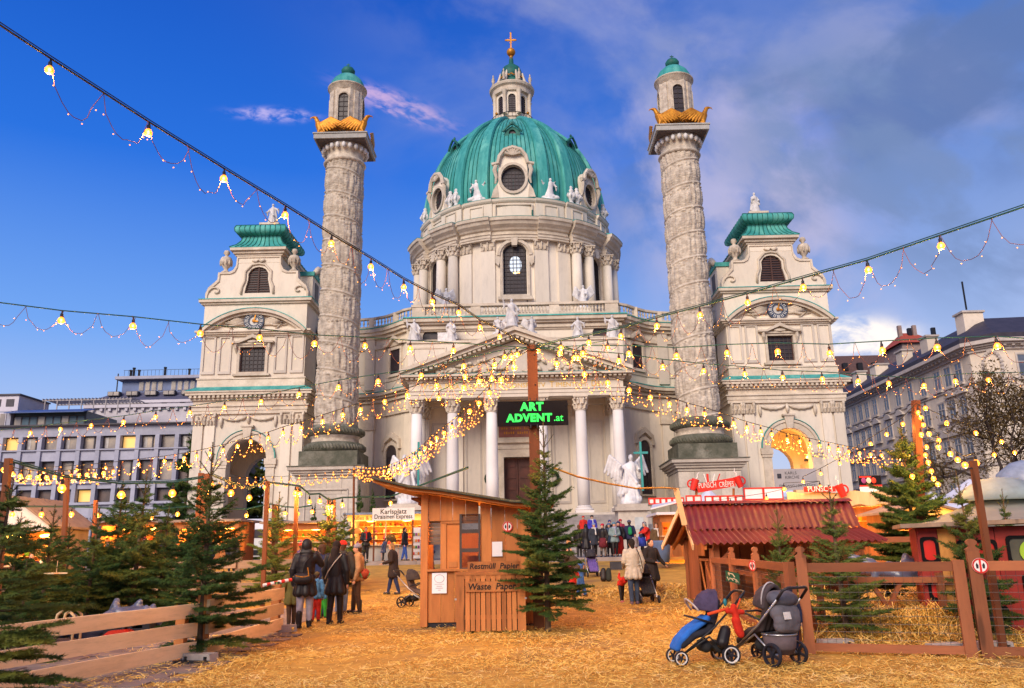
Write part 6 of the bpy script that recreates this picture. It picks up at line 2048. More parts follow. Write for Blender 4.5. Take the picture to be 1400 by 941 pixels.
for t in (.03, .97): MB().box(-5.24, -5.08, B0.lerp(B1, t).y - .08, B0.lerp(B1, t).y + .08, 0, .95).build('post', orange_wood, fl2)
fl3 = empty('plank_fence', (-8, 30, .15), 'weathered grey plank fence across the back of the left enclosure', 'fence', 'pale plank fences on the left')
for xa_, xb_ in ((-14.5, -10.2), (-10.1, -7.0)):
 for z0, z1 in ((.35, .62), (.72, 1.0), (1.1, 1.38)):
  plank('plank', (xa_, 29.5, (z0 + z1) / 2), (xb_, 29.5, (z0 + z1) / 2 + .02), .05, z1 - z0, grey_wood, fl3)
for x in (-14.4, -10.15, -7.1): MB().box(x - .1, x + .1, 29.56, 29.72, .1, 1.5).build('post', grey_wood, fl3)
for i, (x, y, rz, lab) in enumerate(((-4.92, 12.9, -.25, 'pale concrete foot block under the corner fir'), (-5.0, 17.6, .3, 'concrete block holding the striped barrier'),
         (4.72, 13.25, .1, 'grey hollow block behind the middle fence bay'), (6.0, 12.45, .15, 'grey stone block behind the right fence post'), (6.75, 12.6, 0, 'pale block at the far right behind the fence'))):
 b_ = MB().plate([(-.26, 0), (.26, 0), (.24, .13), (-.24, .13)], [rect(-.2, -.14, .03, .09), rect(.14, .2, .03, .09)], lambda u, v, d: (u, d, v), -.11, .11)
 o = b_.build('foot_block', mat('cast_concrete', (.40, .36, .34), (.28, .25, .24), .9, 6, .01, dirt=.3), world=True, label=lab, cat='concrete block', group='concrete foot blocks')
 o.location = (x, y, .01); o.rotation_euler = (0, 0, rz)
MB().box(-5.25, -4.7, 12.72, 13.0, .012, .05).build('rubber_mat', iron, label='black rubber mat under the pale foot block', cat='mat')
br = empty('striped_barrier', (-5.25, 17.8, 0), 'green post with red and white striped arm beside the group of people', 'barrier')
MB().lathe([(.07, 0), (.07, .1), (.045, .12), (.045, 1.0)], 10, (-5.25, 17.8, 0)).build('post', mat('green_post', (.10, .16, .04), None, .6), br, smooth=True)
redp = mat('red_paint', (.62, .03, .02), (.5, .02, .015), .5, 3, dirt=.1)
whitep = mat('white_paint', (.75, .73, .70), (.65, .62, .60), .6, 3, dirt=.1)
for i in range(8):
 a, b_ = i / 8, (i + 1) / 8
 p, q = Vector((-5.52, 17.7, .93)), Vector((-5.0, 18.0, 1.03))
 MB().tube([p.lerp(q, a), p.lerp(q, b_)], .035, 8).build('stripe', redp if i % 2 else whitep, br)
MB().box(-5.29, -5.21, 17.76, 17.86, .9, 1.0).build('clamp', iron, br)
fr_ = empty('timber_fence', (4.2, 12.8, 0), 'red brown timber and wire fence with carved post tops around the animal enclosure', 'fence')
cA, cB, cC = Vector((4.8, 21.7, 0)), Vector((4.16, 12.75, 0)), Vector((6.32, 11.95, 0))
cD = Vector((8.6, 11.1, 0))
def fpost(p, h=1.34, w=.13, fin=True, rz=0):
 """square post with carved finial"""
 m = Matrix.Translation(p) @ Matrix.Rotation(rz, 4, 'Z')
 b = MB().mbox(m @ Matrix.Translation((0, 0, h / 2)), (w, w, h))
 if fin:
  prof = [(-.5, 0), (.5, 0), (.62, .05), (.3, .13), (.24, .18), (.42, .23), (.46, .30), (.3, .37), (0, .40), (-.3, .37), (-.46, .30), (-.42, .23), (-.24, .18), (-.3, .13), (-.62, .05)]
  b.plate([(u * w, v * .42) for u, v in prof], [], lambda u, v, d: tuple(m @ Vector((u, d, h + v))), -w * .3, w * .3)
 return b.build('post', red_wood, fr_)
wire = mat('fence_wire', (.12, .10, .09), None, .5, metal=.6)
def fbay(p, q, top=1.28, h=.13, mesh_n=9):
 d = (q - p).normalized()
 a, b_ = p + d * .07, q - d * .07
 plank('rail', a + Vector((0, 0, top - .065)), b_ + Vector((0, 0, top - .065)), .06, h, red_wood, fr_)
 plank('bottom_rail', a + Vector((0, 0, .09)), b_ + Vector((0, 0, .09)), .07, .11, red_wood, fr_)
 w_ = MB()
 for i in range(mesh_n):
  z = .2 + i * .11
  w_.tube([a + Vector((0, 0, z)), b_ + Vector((0, 0, z))], .003, 3, False)
 L = (b_ - a).length
 for i in range(int(L / .12)):
  pp_ = a + (b_ - a) * ((i + .5) / int(L / .12))
  w_.tube([pp_ + Vector((0, 0, .15)), pp_ + Vector((0, 0, top - .13))], .0028, 3, False)
 w_.build('wire_mesh', wire, fr_, kind='stuff')
fpost(cA, 1.5, .1, False); 
m1, m2 = cA.lerp(cB, .33), cA.lerp(cB, .62)
for p_ in (m1, m2): fpost(p_, 1.36, .12, True, .1)
fbay(cA, m1); fbay(m1, m2); fbay(m2, cB + Vector((-.12, .1, 0)))
fpost(cB + Vector((-.16, .1, 0)), 1.3, .12, False, .3); fpost(cB, 1.36, .15, True, -.3)
fbay(cB, cC + Vector((-.17, .06, 0)))
fpost(cC + Vector((-.19, .07, 0)), 1.3, .15, False, -.35); fpost(cC, 1.42, .16, True, -.35)
fbay(cC, cD)
fpost(cD, 1.4, .15, True)
def round_sign(parent_loc, r_, label, nrm=(0, -1, 0)):
 n_ = Vector(nrm).normalized()
 side = Vector((0, 0, 1)).cross(n_).normalized() * -1
 fn = lambda u, v, d: tuple(Vector(parent_loc) + side * u + Vector((0, 0, v)) - n_ * (-d))
 s_ = empty('round_sign', parent_loc, label, 'sign', 'small round prohibition signs')
 MB().plate(ellp(0, 0, r_, r_, 24), [], fn, 0, .01).build('disc', whitep, s_)
 MB().plate(ellp(0, 0, r_ * .98, r_ * .98, 24), [ellp(0, 0, r_ * .78, r_ * .78, 24)], fn, .009, .016).build('ring', redp, s_)
 MB().plate([(-.13 * r_, -.8 * r_), (.13 * r_, -.8 * r_), (.13 * r_, .8 * r_), (-.13 * r_, .8 * r_)], [], fn, .009, .0165).build('bar', redp, s_)
 b = MB()
 for s in (-1, 1): b.plate([(s * .25 * r_, -.35 * r_), (s * .5 * r_, -.35 * r_), (s * .55 * r_, .1 * r_), (s * .42 * r_, .4 * r_), (s * .22 * r_, .1 * r_)], [], fn, .009, .013)
 b.build('emblem', iron, s_)
fd = (cC - cB).normalized()
round_sign((cC.x + .03, cC.y - .1, 1.22), .105, 'round red ringed prohibition sign on the rightmost carved fence post', (-.3, -1, 0))
round_sign((m2.x - .07, m2.y - .05, 1.18), .10, 'round red ringed prohibition sign on the post behind the strollers', (-1, -.5, 0))
gbp = at(1000, 783, 17.8)
gbd = empty('green_board', (gbp.x, 17.8, .9), 'small dark green board with white lettering hung inside the fence', 'sign')
gx_, gz_ = gbp.x + .02, at(1000, 790, 17.8).z
MB().plate([(gx_ - .14, gz_ - .06), (gx_ + .14, gz_ - .14), (gx_ + .14, gz_ + .08), (gx_ - .14, gz_ + .15)], [], lambda u, v, d: (u, 17.8 + d, v), 0, .02).build('board', mat('green_chalkboard', (.02, .09, .045), None, .7), gbd)
for k_ in ([(-.09, .1), (-.07, .05), (-.09, .10), (.0, .07), (.04, .01)], [(-.12, .02), (-.09, -.05), (-.06, .0), (-.04, -.03)], [(-.03, -.01), (.0, -.06)], [(.0, -.01), (.07, -.05), (.11, -.1), (.06, -.09), (.06, -.05)]):
 MB().tube([(gx_ + a, 17.79, gz_ + b) for a, b in k_], .011, 5).build('brush_stroke', mat('cream_paint', (.7, .58, .4), None, .7), gbd)
ir = empty('inner_rail', (6, 16, 0), 'rough timber rail on posts behind the wire fence', 'railing')
for p, q in (((4.6, 15.2, .95), (7.0, 14.4, .93)), ((7.0, 14.4, .93), (9.4, 13.9, .93)), ((4.75, 19.5, 1.0), (4.6, 15.2, .95))): plank('rail', p, q, .06, .09, red_wood, ir)
for x, y in ((4.62, 15.2), (5.15, 14.95), (7.0, 14.4), (4.75, 19.5)): MB().box(x - .05, x + .05, y - .05, y + .05, 0, 1.05).build('post', red_wood, ir)
plank('brace', (4.35, 13.3, .85), (4.8, 14.2, .1), .06, .08, red_wood, ir)
plank('brace', (5.15, 14.95, .6), (4.75, 14.5, .1), .06, .08, red_wood, ir)
cvx = at(1235, 790, 15.8).x
tt = empty('trestle_table', (cvx, 15.8, 0), 'wooden trestle table behind the fence, covered by blue sheeting', 'table')
MB().box(cvx - .85, cvx + .75, 15.4, 16.2, .86, .92).build('tabletop', orange_wood, tt)
for s in (-.45, .5):
 plank('leg', (cvx + s - .25, 15.5, 0), (cvx + s + .25, 15.5, .86), .07, .07, red_wood, tt)
 plank('leg', (cvx + s + .25, 15.6, 0), (cvx + s - .25, 15.6, .86), .07, .07, red_wood, tt)
tarp = mat('blue_tarp', (.12, .14, .22), (.05, .06, .10), .3, 3, .05, 5, spec=.6)
def lumpy(name, c, r_, n, m, seed, vox=.035, squash=.6, **k):
 r = np.random.default_rng(seed)
 b = MB()
 for i in range(n):
  p = Vector(c) + Vector((r.uniform(-1, 1) * r_[0], r.uniform(-1, 1) * r_[1], r.uniform(.1, 1) * r_[2] * (.5 + .5 * r.random())))
  q = p + Vector(r.normal(size=3)) * .13
  caps(b, p, .11 * r.uniform(.7, 1.3), q, .07, 7)
 b.ell((c[0], c[1], c[2] + r_[2] * .35), (r_[0] * 1.05, r_[1] * 1.05, r_[2] * .5), 14, 8)
 me = remesh(b, vox, 1)
 o = mesh_obj(name, me, m, **k)
 return o
lumpy('tarpaulin', (0, 0, 0), (.62, .35, .34), 16, tarp, 3, loc=(cvx - .05, 15.8, .92), label='crumpled blue sheeting heaped on the trestle table', cat='tarpaulin')
lumpy('tarpaulin', (0, 0, 0), (.34, .28, .36), 14, tarp, 8, loc=(at(127, 800, 17.2).x, 17.2, .02), label='crumpled blue sheet lying beside the little rocking seat', cat='tarpaulin')
lumpy('tarpaulin', (0, 0, 0), (.55, .35, .34), 20, tarp, 12, loc=(at(183, 800, 16.9).x, 16.9, .32), label='shiny blue black sheet bunched over the dark crates', cat='tarpaulin')
blackp = mat('black_plastic', (.02, .02, .028), (.012, .012, .018), .5, 3)
for i, (px, lab) in enumerate(((168, 'black plastic crate under the blue sheet, left one'), (197, 'black plastic crate under the blue sheet, right one'))):
 x = at(px, 820, 16.9).x
 o = MB().plate(rect(x - .24, x + .24, .02, .33), [rect(x - .1, x + .1, .2, .27)], lambda u, v, d: (u, 16.7 + d, v), 0, .03)
 o.box(x - .24, x + .24, 16.73, 17.1, .02, .05).box(x - .24, x - .2, 16.73, 17.1, .05, .33).box(x + .2, x + .24, 16.73, 17.1, .05, .33).box(x - .24, x + .24, 17.06, 17.1, .05, .33)
 o.build('crate', blackp, label=lab, cat='crate', group='black crates')
x = at(165, 830, 16.4).x
MB().plate([(x - .26, .02), (x + .24, .02), (x + .28, .12), (x + .1, .2), (x - .2, .18), (x - .3, .1)], [], lambda u, v, d: (u, 16.4 + d, v), 0, .25).build('red_bag', mat('red_plastic', (.65, .03, .01), None, .5), label='small bright red bag in front of the black crates', cat='bag')
rs = empty('rocking_seat', (at(95, 830, 15.2).x, 15.2, 0), 'small curved wooden rocking seat in the left enclosure', 'seat')
rx = at(95, 830, 15.2).x
for s in (0, .34):
 MB().tube([(rx - .28, 15.1 + s, .3), (rx - .2, 15.1 + s, .75), (rx - .02, 15.1 + s, .9), (rx + .18, 15.1 + s, .72), (rx + .2, 15.1 + s, .05)], [.03, .035, .035, .035, .03], 6).build('side', spruce_wood, rs, smooth=True)
MB().box(rx - .14, rx + .28, 15.05, 15.5, .9, .94).build('top', spruce_wood, rs)
MB().box(rx - .2, rx + .2, 15.08, 15.46, .5, .54).build('seat', spruce_wood, rs)
MB().box(rx - .3, rx + .5, 15.05, 15.5, .03, .07).build('base', orange_wood, rs)
rs.scale = (.78, .78, .78)
st = at(77, 784, 15.0)
so = empty('straw_star', (st.x, 15.0, st.z), 'flat straw star hanging from a fir branch over the left enclosure', 'ornament')
MB().plate([(.2 * (1 if i % 2 == 0 else .42) * math.cos(PI * i / 5), .2 * (1 if i % 2 == 0 else .42) * math.sin(PI * i / 5)) for i in range(10)], [], lambda u, v, d: (st.x + u, 15.0 + v, st.z + d), -.012, .012).build('star', spruce_wood, so)
MB().tube([(st.x, 15.0, st.z), (st.x, 15.0, st.z + .22)], .006, 4).build('cord', spruce_wood, so)
for i, pts in enumerate(([(-6.3, 10.9, .03), (-5.9, 12.0, .03), (-5.6, 13.6, .05), (-5.2, 15.5, .03)], [(-6.1, 13.6, .03), (-5.9, 14.6, .1), (-5.5, 14.9, .06), (-5.2, 15.6, .03)])):
 MB().tube(pts, .018, 6).build('cable', iron, smooth=True, label=('long black cable running over the slabs behind the planks', 'short curled black cable near the fence corner')[i], cat='cable', group='black cables on the paving')
# ================================================================ HUT, BIN, SIGN POLE
black_m = mat('sign_black', (.008, .009, .014), (.004, .004, .007), .8, 2, spec=.1)
green_led = mat('green_lettering', (.02, .6, .1), None, .5, emit=(.02, 1.0, .10), estr=.85)
bulb_m = mat('bulb_glow_shell', (.9, .4, .1), None, .3, emit=(1, .25, .01), estr=1.7, alpha=.82)  # orange emission in the shell stands in for the halo round each bulb
core_m = mat('bulb_filament', (1, .8, .4), None, .3, emit=(1, .62, .15), estr=26)
led_m = mat('fairy_light', (1, .6, .2), None, .4, emit=(1, .24, .015), estr=2.8)
glow_m = mat('stall_lamp', (1, .6, .2), None, .4, emit=(1, .45, .06), estr=30)
tarp_roof = mat('roofing_felt', (.07, .075, .05), (.035, .035, .03), .85, 2, .01, dirt=.3)
paper = mat('white_paper', (.78, .77, .80), (.70, .69, .72), .7, 3)
pen = mat('black_brush_lettering', (.02, .015, .012), None, .7)
def lamp_light(name, parent, loc, watt, r_=.03, col=(1, .43, .075)):
 ld = bpy.data.lights.get(name + str(watt)) or bpy.data.lights.new(name + str(watt), 'POINT')
 ld.energy = watt; ld.color = col; ld.shadow_soft_size = r_
 o = bpy.data.objects.new(name, ld)
 COL.objects.link(o); o.parent = parent; o.location = loc
 return o
def bx(name, m, parent, *b, **k):
 return MB().box(*b).build(name, m, parent, **k)
hx = lambda px, Y=18.0: at(px, 760, Y).x
HY = 18.0
hut = empty('wooden_hut', (-.9, HY, 0), 'small plank hut with a swept felt roof beside the sign pole', 'hut')
rfp = [(510, 655), (535, 661), (560, 667), (600, 671), (650, 679), (700, 687), (735, 689), (757, 687)]
R3 = [at(a, b, 17.55) for a, b in rfp]
rz_at = lambda x: np.interp(x, [p.x for p in R3], [p.z for p in R3])
for nm, dz0, dz1, y0, y1, m_ in (('roof_felt', .0, .05, 17.45, 20.3, tarp_roof), ('roof_board', -.07, -.005, 17.52, 20.25, orange_wood)):
 b = MB()
 vs = []
 for p in R3:
  for (y, dz) in ((y0, dz0), (y0, dz1), (y1, dz1), (y1, dz0)): vs.append((p.x, y, p.z + dz))
 k = len(R3)
 fs = [(0, 1, 2, 3), (4 * k - 4, 4 * k - 1, 4 * k - 2, 4 * k - 3)]
 for i in range(k - 1):
  for q in range(4): fs.append((4 * i + q, 4 * i + 4 + q, 4 * i + 4 + (q + 1) % 4, 4 * i + (q + 1) % 4))
 b.add(vs, fs).build(nm, m_, hut)
MB().tube([(p.x, 17.44, p.z + .01) for p in R3], .028, 6).build('felt_edge', tarp_roof, hut, smooth=True)
zt = lambda px: rz_at(hx(px)) - .09
bx('corner_post', orange_wood, hut, hx(575.5), hx(585), HY - .06, HY + .06, .02, zt(578))
def board(px0, px1, z0, z1=None, m_=orange_wood, y=HY, nm='board'):
 a, b = hx(px0), hx(px1)
 z1a, z1b = (zt(px0), zt(px1)) if z1 is None else (z1, z1)
 dd = .004 * ((int(px0) * 7) % 4)
 MB().add([(a + .004, y - dd, z0), (b - .004, y - dd, z0), (b - .004, y + .03, z0), (a + .004, y + .03, z0), (a + .004, y - dd, z1a), (b - .004, y - dd, z1b), (b - .004, y + .03, z1b), (a + .004, y + .03, z1a)],
   [(0, 3, 2, 1), (4, 5, 6, 7), (0, 1, 5, 4), (1, 2, 6, 5), (2, 3, 7, 6), (3, 0, 4, 7)]).build(nm, m_, hut)
zh = lambda py: at(620, py, HY).z
for a, b in ((585.5, 602), (602, 619), (619, 637), (637, 655)): board(a, b, zh(712))
for a, b in ((657, 672), (672, 691), (691, 708), (708, 724), (724, 742)): board(a, b, .05)
for a, b in ((585.5, 603), (603, 621), (621, 640), (640, 657)): board(a, b, zh(851), zh(781), y=HY + .01)
bx('counter', orange_wood, hut, hx(584), hx(657), HY - .08, HY + .25, zh(781), zh(778))
bx('kick_board', blackp, hut, hx(584), hx(742), HY + .03, HY + .07, .0, zh(851))
for i in range(7): MB().mbox(Matrix.Translation((hx(594), HY + .1, zh(742) + i * .075)) @ Matrix.Rotation(.5, 4, 'X'), (hx(603) - hx(586), .012, .07)).build('shutter_slat', grey_wood, hut)
bx('door_frame', orange_wood, hut, hx(602), hx(610), HY + .02, HY + .08, zh(778), zh(712))
bx('inner_door', mat('bright_orange_ply', (.62, .22, .05), (.5, .15, .03), .6, 2), hut, hx(610), hx(628), HY + .05, HY + .09, zh(778), zh(712))
bx('door_panel', orange_wood, hut, hx(613), hx(625), HY + .035, HY + .05, zh(776), zh(768))
bx('lintel', orange_wood, hut, hx(602), hx(657), HY + .01, HY + .06, zh(716), zh(712))
ws = empty('open_casement', (0, 0, 0))
wa, wb = hx(628.5), hx(657)
cf = MB()
cf.plate(rect(wa, wb, zh(781), zh(703.5)), [rect(wa + .05, wb - .04, zh(777) + (zh(703.5) - zh(781)) * k / 3 + .01, zh(777) + (zh(703.5) - zh(781)) * (k + 1) / 3 - .07) for k in range(3)], lambda u, v, d: (u, HY - .07 + d, v), 0, .05)
bpy.data.objects.remove(ws)
cas = cf.build('window', mat('dark_window_frame', (.07, .055, .05), None, .6), hut)
MB().box(wa + .05, wb - .04, HY - .05, HY - .045, zh(776), zh(706)).build('pane', mat('hut_pane', (.05, .03, .02), None, .08, spec=.8, alpha=.25), cas)
for i, (x0, x1, z0, z1, y0, y1) in enumerate(((hx(575), hx(742), 0, .04, HY + .05, 20.1), (hx(576), hx(578), .04, 2.2, HY + .07, 20.1), (hx(735), hx(742), .04, 2.0, HY + .07, 20.1))):
 bx('inner_wall', orange_wood, hut, x0, x1, y0, y1, z0, z1)
bx('rear_wall', orange_wood, hut, hx(612), hx(742), 20.05, 20.1, .04, 2.05)
for z in (1.05, 1.45): bx('shelf', orange_wood, hut, hx(632), hx(720), 19.7, 20.04, z, z + .03)
for i, (a, b) in enumerate(((556, 575), (566, 585))): bx('tail_board', red_wood, hut, hx(a), hx(b), 18.6, 19.9, zh(686) + .1 - .12 * i, zh(683) + .1 - .12 * i)
hl = empty('hut_lamp', (hx(640), 19.3, 1.86), 'warm lamp hanging inside the wooden hut', 'lamp')
MB().ell((hx(606), 19.3, 2.1), (.08, .08, .09), 10, 7).build('lamp_glow', glow_m, hl, smooth=True)
MB().tube([(hx(606), 19.3, 2.18), (hx(606), 19.3, 2.3)], .01, 5).build('lamp_cord', iron, hl)
lamp_light('hut_light', hl, Vector((hx(640), 19.0, 1.9)) - WL[hl.name], 45, .06)
round_sign((hx(694.5, 17.9), 17.97, zh(721.5)), .11, 'round red ringed prohibition sign on the right wall of the hut')
pn_ = bx('notice', paper, None, hx(673), hx(687), HY - .035, HY - .03, zh(762), zh(742), label='white paper sheet pinned to the right wall of the hut', cat='notice')
pt_ = empty('notice', (hx(601), HY - .03, zh(797)), 'white poster with a drawing pinned below the hut counter', 'notice')
bx('sheet', paper, pt_, hx(591), hx(611), HY - .035, HY - .03, zh(811), zh(783))
grey_ink = mat('grey_print', (.45, .45, .50), None, .7)
MB().plate(ellp(hx(601), zh(791), .11, .09), [ellp(hx(601), zh(791), .095, .075)], lambda u, v, d: (u, HY - .037 + d, v), 0, .002).build('drawing', grey_ink, pt_)
for r__, w__ in enumerate((.1, .06, .08, .03)): bx('printed_line', grey_ink, pt_, hx(601) - w__, hx(601) + w__, HY - .037, HY - .035, zh(799) - r__ * .04, zh(799) - r__ * .04 + .014)
BY = 16.7
bin_ = empty('waste_paper_bin', (-.7, BY, 0), 'slatted wooden waste paper bin with hand lettered boards in front of the hut', 'bin')
bxx = lambda px: at(px, 820, BY).x
zb_ = lambda py: at(671, py, BY).z
b0, b1 = bxx(624), bxx(718.5)
zt_ = zb_(786)
bx('lid', orange_wood, bin_, b0 - .03, b1 + .03, BY - .05, BY + .95, zt_, zt_ + .05)
for a, b in ((b0, b0 + .16), (b1 - .16, b1)):
 bx('corner_board', orange_wood, bin_, a, b, BY - .03, BY, .02, zt_)
 bx('side_board', orange_wood, bin_, a if a == b0 else b - .03, a + .03 if a == b0 else b, BY + .01, BY + .9, .02, zt_)
ns = 10
for i in range(ns):
 x = b0 + .17 + (b1 - b0 - .34) * (i + .5) / ns
 bx('slat', orange_wood, bin_, x - .043, x + .043, BY - .03 + .004 * (i % 3), BY, .03 + .01 * (i % 2), zt_ - .005)
for z in (.25, zt_ - .2): bx('batten', orange_wood, bin_, b0 + .05, b1 - .05, BY + .001, BY + .04, z, z + .08)
bx('inner_bag', blackp, bin_, b0 + .1, b1 - .1, BY + .15, BY + .85, .03, zt_ - .1)
lb_ = bx('label_board', orange_wood, bin_, bxx(637), bxx(708), BY - .06, BY - .032, zb_(809), zb_(795))
text('Waste  Paper', .17, lb_, pen, ((bxx(637) + bxx(708)) / 2, BY - .065, (zb_(809) + zb_(795)) / 2), ext=.002, shear=.15, off=.003, sx=1.0)
lb_ = bx('label_board', orange_wood, bin_, bxx(637), bxx(712), BY + .5, BY + .53, zt_ + .05, zt_ + .25)
text('Restmüll  Papier', .155, lb_, pen, ((bxx(637) + bxx(712)) / 2, BY + .495, zt_ + .155), ext=.002, shear=.15, off=.003, sx=.98)
for s in (b0 - .012, b1 + .006): bx('hinge', mat('zinc', (.5, .5, .5), None, .4, metal=.8), bin_, s - .02, s + .02, BY - .035, BY + .03, .62, .65)
SY_ = 17.2
px0, px1 = at(729, 860, SY_).x, at(721.5, 474, SY_).x
ptop = at(724, 473, SY_).z
pole = empty('sign_pole', (.2, SY_, 0), 'tall square timber pole where all the light strings meet', 'pole')
xp = at(737, 862, SY_).x
bx('post', pole_wood, pole, xp - .11, xp + .11, SY_ - .1, SY_ + .1, 0, ptop)
for z in (ptop - .25, ptop - .9, ptop - 1.6, 2.6): MB().lathe([(.012, 0), (.012, .03)], 6, (xp + .05, SY_ - .12, z)).build('bolt', iron, pole)
MB().tube([(xp - .11, SY_ - .12, ptop - .1), (xp, SY_ - .13, ptop - .13), (xp + .11, SY_ - .12, ptop - .1)], .018, 5).build('strap', iron, pole)
sg_ = empty('market_sign', (xp, SY_ - .2, at(728, 580, SY_).z), 'black board with glowing green lettering fixed to the tall pole', 'sign')
sa, sb = at(680, 565, SY_ - .2), at(776.5, 565, SY_ - .2)
z0s, z1s = at(728, 582, SY_ - .2).z, at(728, 548.5, SY_ - .2).z
bx('board', black_m, sg_, sa.x, sb.x, SY_ - .22, SY_ - .15, z0s, z1s)
ft = dict(ext=.006, off=.012)
text('ART', .235, sg_, green_led, (at(727, 556, SY_).x, SY_ - .225, z1s - .13), space=1.15, **ft)
text('ADVENT', .225, sg_, green_led, (at(723.5, 573, SY_).x, SY_ - .225, z0s + .155), space=1.12, **ft)
text('.at', .21, sg_, green_led, (at(763, 575, SY_).x, SY_ - .225, z0s + .15), ext=.004, off=.001)
for s in (-.07, .07): bx('bracket', iron, sg_, xp + s - .012, xp + s + .012, SY_ - .26, SY_ - .14, z1s - .01, z1s + .06)
for s in (-.07, .07): bx('bracket', iron, sg_, xp + s - .012, xp + s + .012, SY_ - .26, SY_ - .14, z0s - .06, z0s + .01)
# ================================================================ RED ROOFED SHED
shed = empty('corrugated_shed', (7, 23.5, 0), 'open timber shed with a dark red corrugated roof and a planked gable', 'shed')
rrm = mat('red_corrugated', (.17, .024, .02), (.10, .014, .012), .5, 1.2, .004, dirt=.35)
e0, e1 = at(949, 745, 21.3), at(1217, 738, 21.3)
r0_, r1_ = at(932, 690, 23.7), at(1162, 686, 23.7)
ez, rz_ = e0.z, (r0_.z + r1_.z) / 2
ez = (e0.z + e1.z) / 2
def slope(n, x00, x01, x10, x11, ya, za, yb, zb, amp=.03, pitch=.17):
 m_ = int((x01 - x00) / pitch * 6)
 vs = []
 for j in range(3):
  t = j / 2
  for i in range(m_ + 1):
   s = i / m_
   x = (x00 + (x01 - x00) * s) * (1 - t) + (x10 + (x11 - x10) * s) * t
   w = amp * math.sin(2 * PI * (x00 + (x01 - x00) * s) / pitch)
   vs.append((x, ya + (yb - ya) * t, za + (zb - za) * t + w))
 return MB().add(vs, [(j * (m_ + 1) + i, j * (m_ + 1) + i + 1, (j + 1) * (m_ + 1) + i + 1, (j + 1) * (m_ + 1) + i) for j in range(2) for i in range(m_)])
zq = ez + (rz_ - ez) * .30
slope(0, e0.x, e1.x, e0.x - .02, e1.x - .4, 21.3, ez, 22.05, zq + .03).build('roof_sheet', rrm, shed, smooth=True)
slope(0, e0.x - .02, e1.x - .42, r0_.x, r1_.x + .0, 21.98, zq - .02 + .05, 23.7, rz_).build('roof_sheet', rrm, shed, smooth=True)
slope(0, e0.x - .0, e1.x, r0_.x, r1_.x, 26.1, ez, 23.7, rz_).build('roof_sheet', rrm, shed, smooth=True)
MB().add([(r0_.x, 23.5, rz_), (r1_.x, 23.5, rz_), (r1_.x, 23.7, rz_ + .09), (r0_.x, 23.7, rz_ + .09), (r0_.x, 23.9, rz_), (r1_.x, 23.9, rz_)], [(0, 1, 2, 3), (3, 2, 5, 4)]).build('ridge_cap', rrm, shed)
for s, ya in ((1, 21.3), (-1, 26.1)):
 MB().beam((e0.x - .03, ya, ez - .08), (r0_.x - .03, 23.7, rz_ - .04), .04, .15).build('bargeboard', spruce_wood, shed)
 MB().beam((e0.x + .3, ya + s * .1, ez - .1), (r0_.x + .3, 23.7, rz_ - .12), .07, .1).build('rafter', orange_wood, shed)
gx = 4.95
for i in range(9):
 y = 22.0 + i * .42
 zt2 = rz_ - abs(y + .21 - 23.7) * (rz_ - ez) / 2.4 - .14
 if i in (3, 4): bx('gable_board', orange_wood, shed, gx, gx + .03, y + .005, y + .415, 1.3, zt2)
 elif i < 3: bx('gable_board', red_wood, shed, gx, gx + .03, y + .005, y + .415, .05, 1.15)
 else: bx('gable_board', red_wood, shed, gx, gx + .03, y + .005, y + .415, .05, zt2)
for x, y in ((4.95, 21.8), (4.95, 25.7), (10.2, 21.8), (10.2, 25.7), (7.5, 21.8)): bx('post', red_wood, shed, x - .07, x + .07, y - .07, y + .07, 0, ez + .15)
plank('eaves_beam', (4.9, 21.75, ez + .02), (10.6, 21.75, ez + .02), .1, .14, red_wood, shed)
bx('rear_wall', red_wood, shed, 4.95, 10.3, 25.6, 25.66, .02, ez)
for i in range(14): bx('rear_board', red_wood, shed, 5.05 + i * .37, 5.4 + i * .37, 25.55, 25.6, .05, ez)
bx('manger', orange_wood, shed, 6.3, 8.8, 24.3, 24.9, .5, .95)
for i in range(4): plank('brace', (5.0 + i * 1.7, 21.8, ez - .5), (5.5 + i * 1.7, 21.8, ez), .06, .08, red_wood, shed)
for a, b in (((4.9, 21.95, .1), (4.9, 22.9, 1.15)), ((4.9, 22.9, .1), (4.9, 21.95, 1.15)), ((4.9, 23.0, .1), (4.9, 23.6, 1.15)), ((4.9, 21.9, 1.2), (4.9, 23.7, 1.2))): plank('cross_brace', a, b, .03, .07, orange_wood, shed)
bp0, bp1 = at(955, 762, 22.6), at(925, 669, 22.6)
tl_ = empty('leaning_plank', bp0, 'orange lit board leaning against the gable of the red roofed shed', 'plank')
plank('board', at(936, 718, 21.9), at(924, 668, 21.9), .14, .05, spruce_wood, tl_)
MB().tube([at(a, b, y) for a, b, y in ((757, 640, 17.2), (790, 652, 18), (830, 661, 19.5), (870, 668, 20.5), (905, 667, 21.4), (924, 668, 21.85))], .022, 6).build('cable', mat('yellow_cable', (.5, .26, .04), None, .6), smooth=True, label='yellow cable strung from the pole to the red roofed shed', cat='cable')
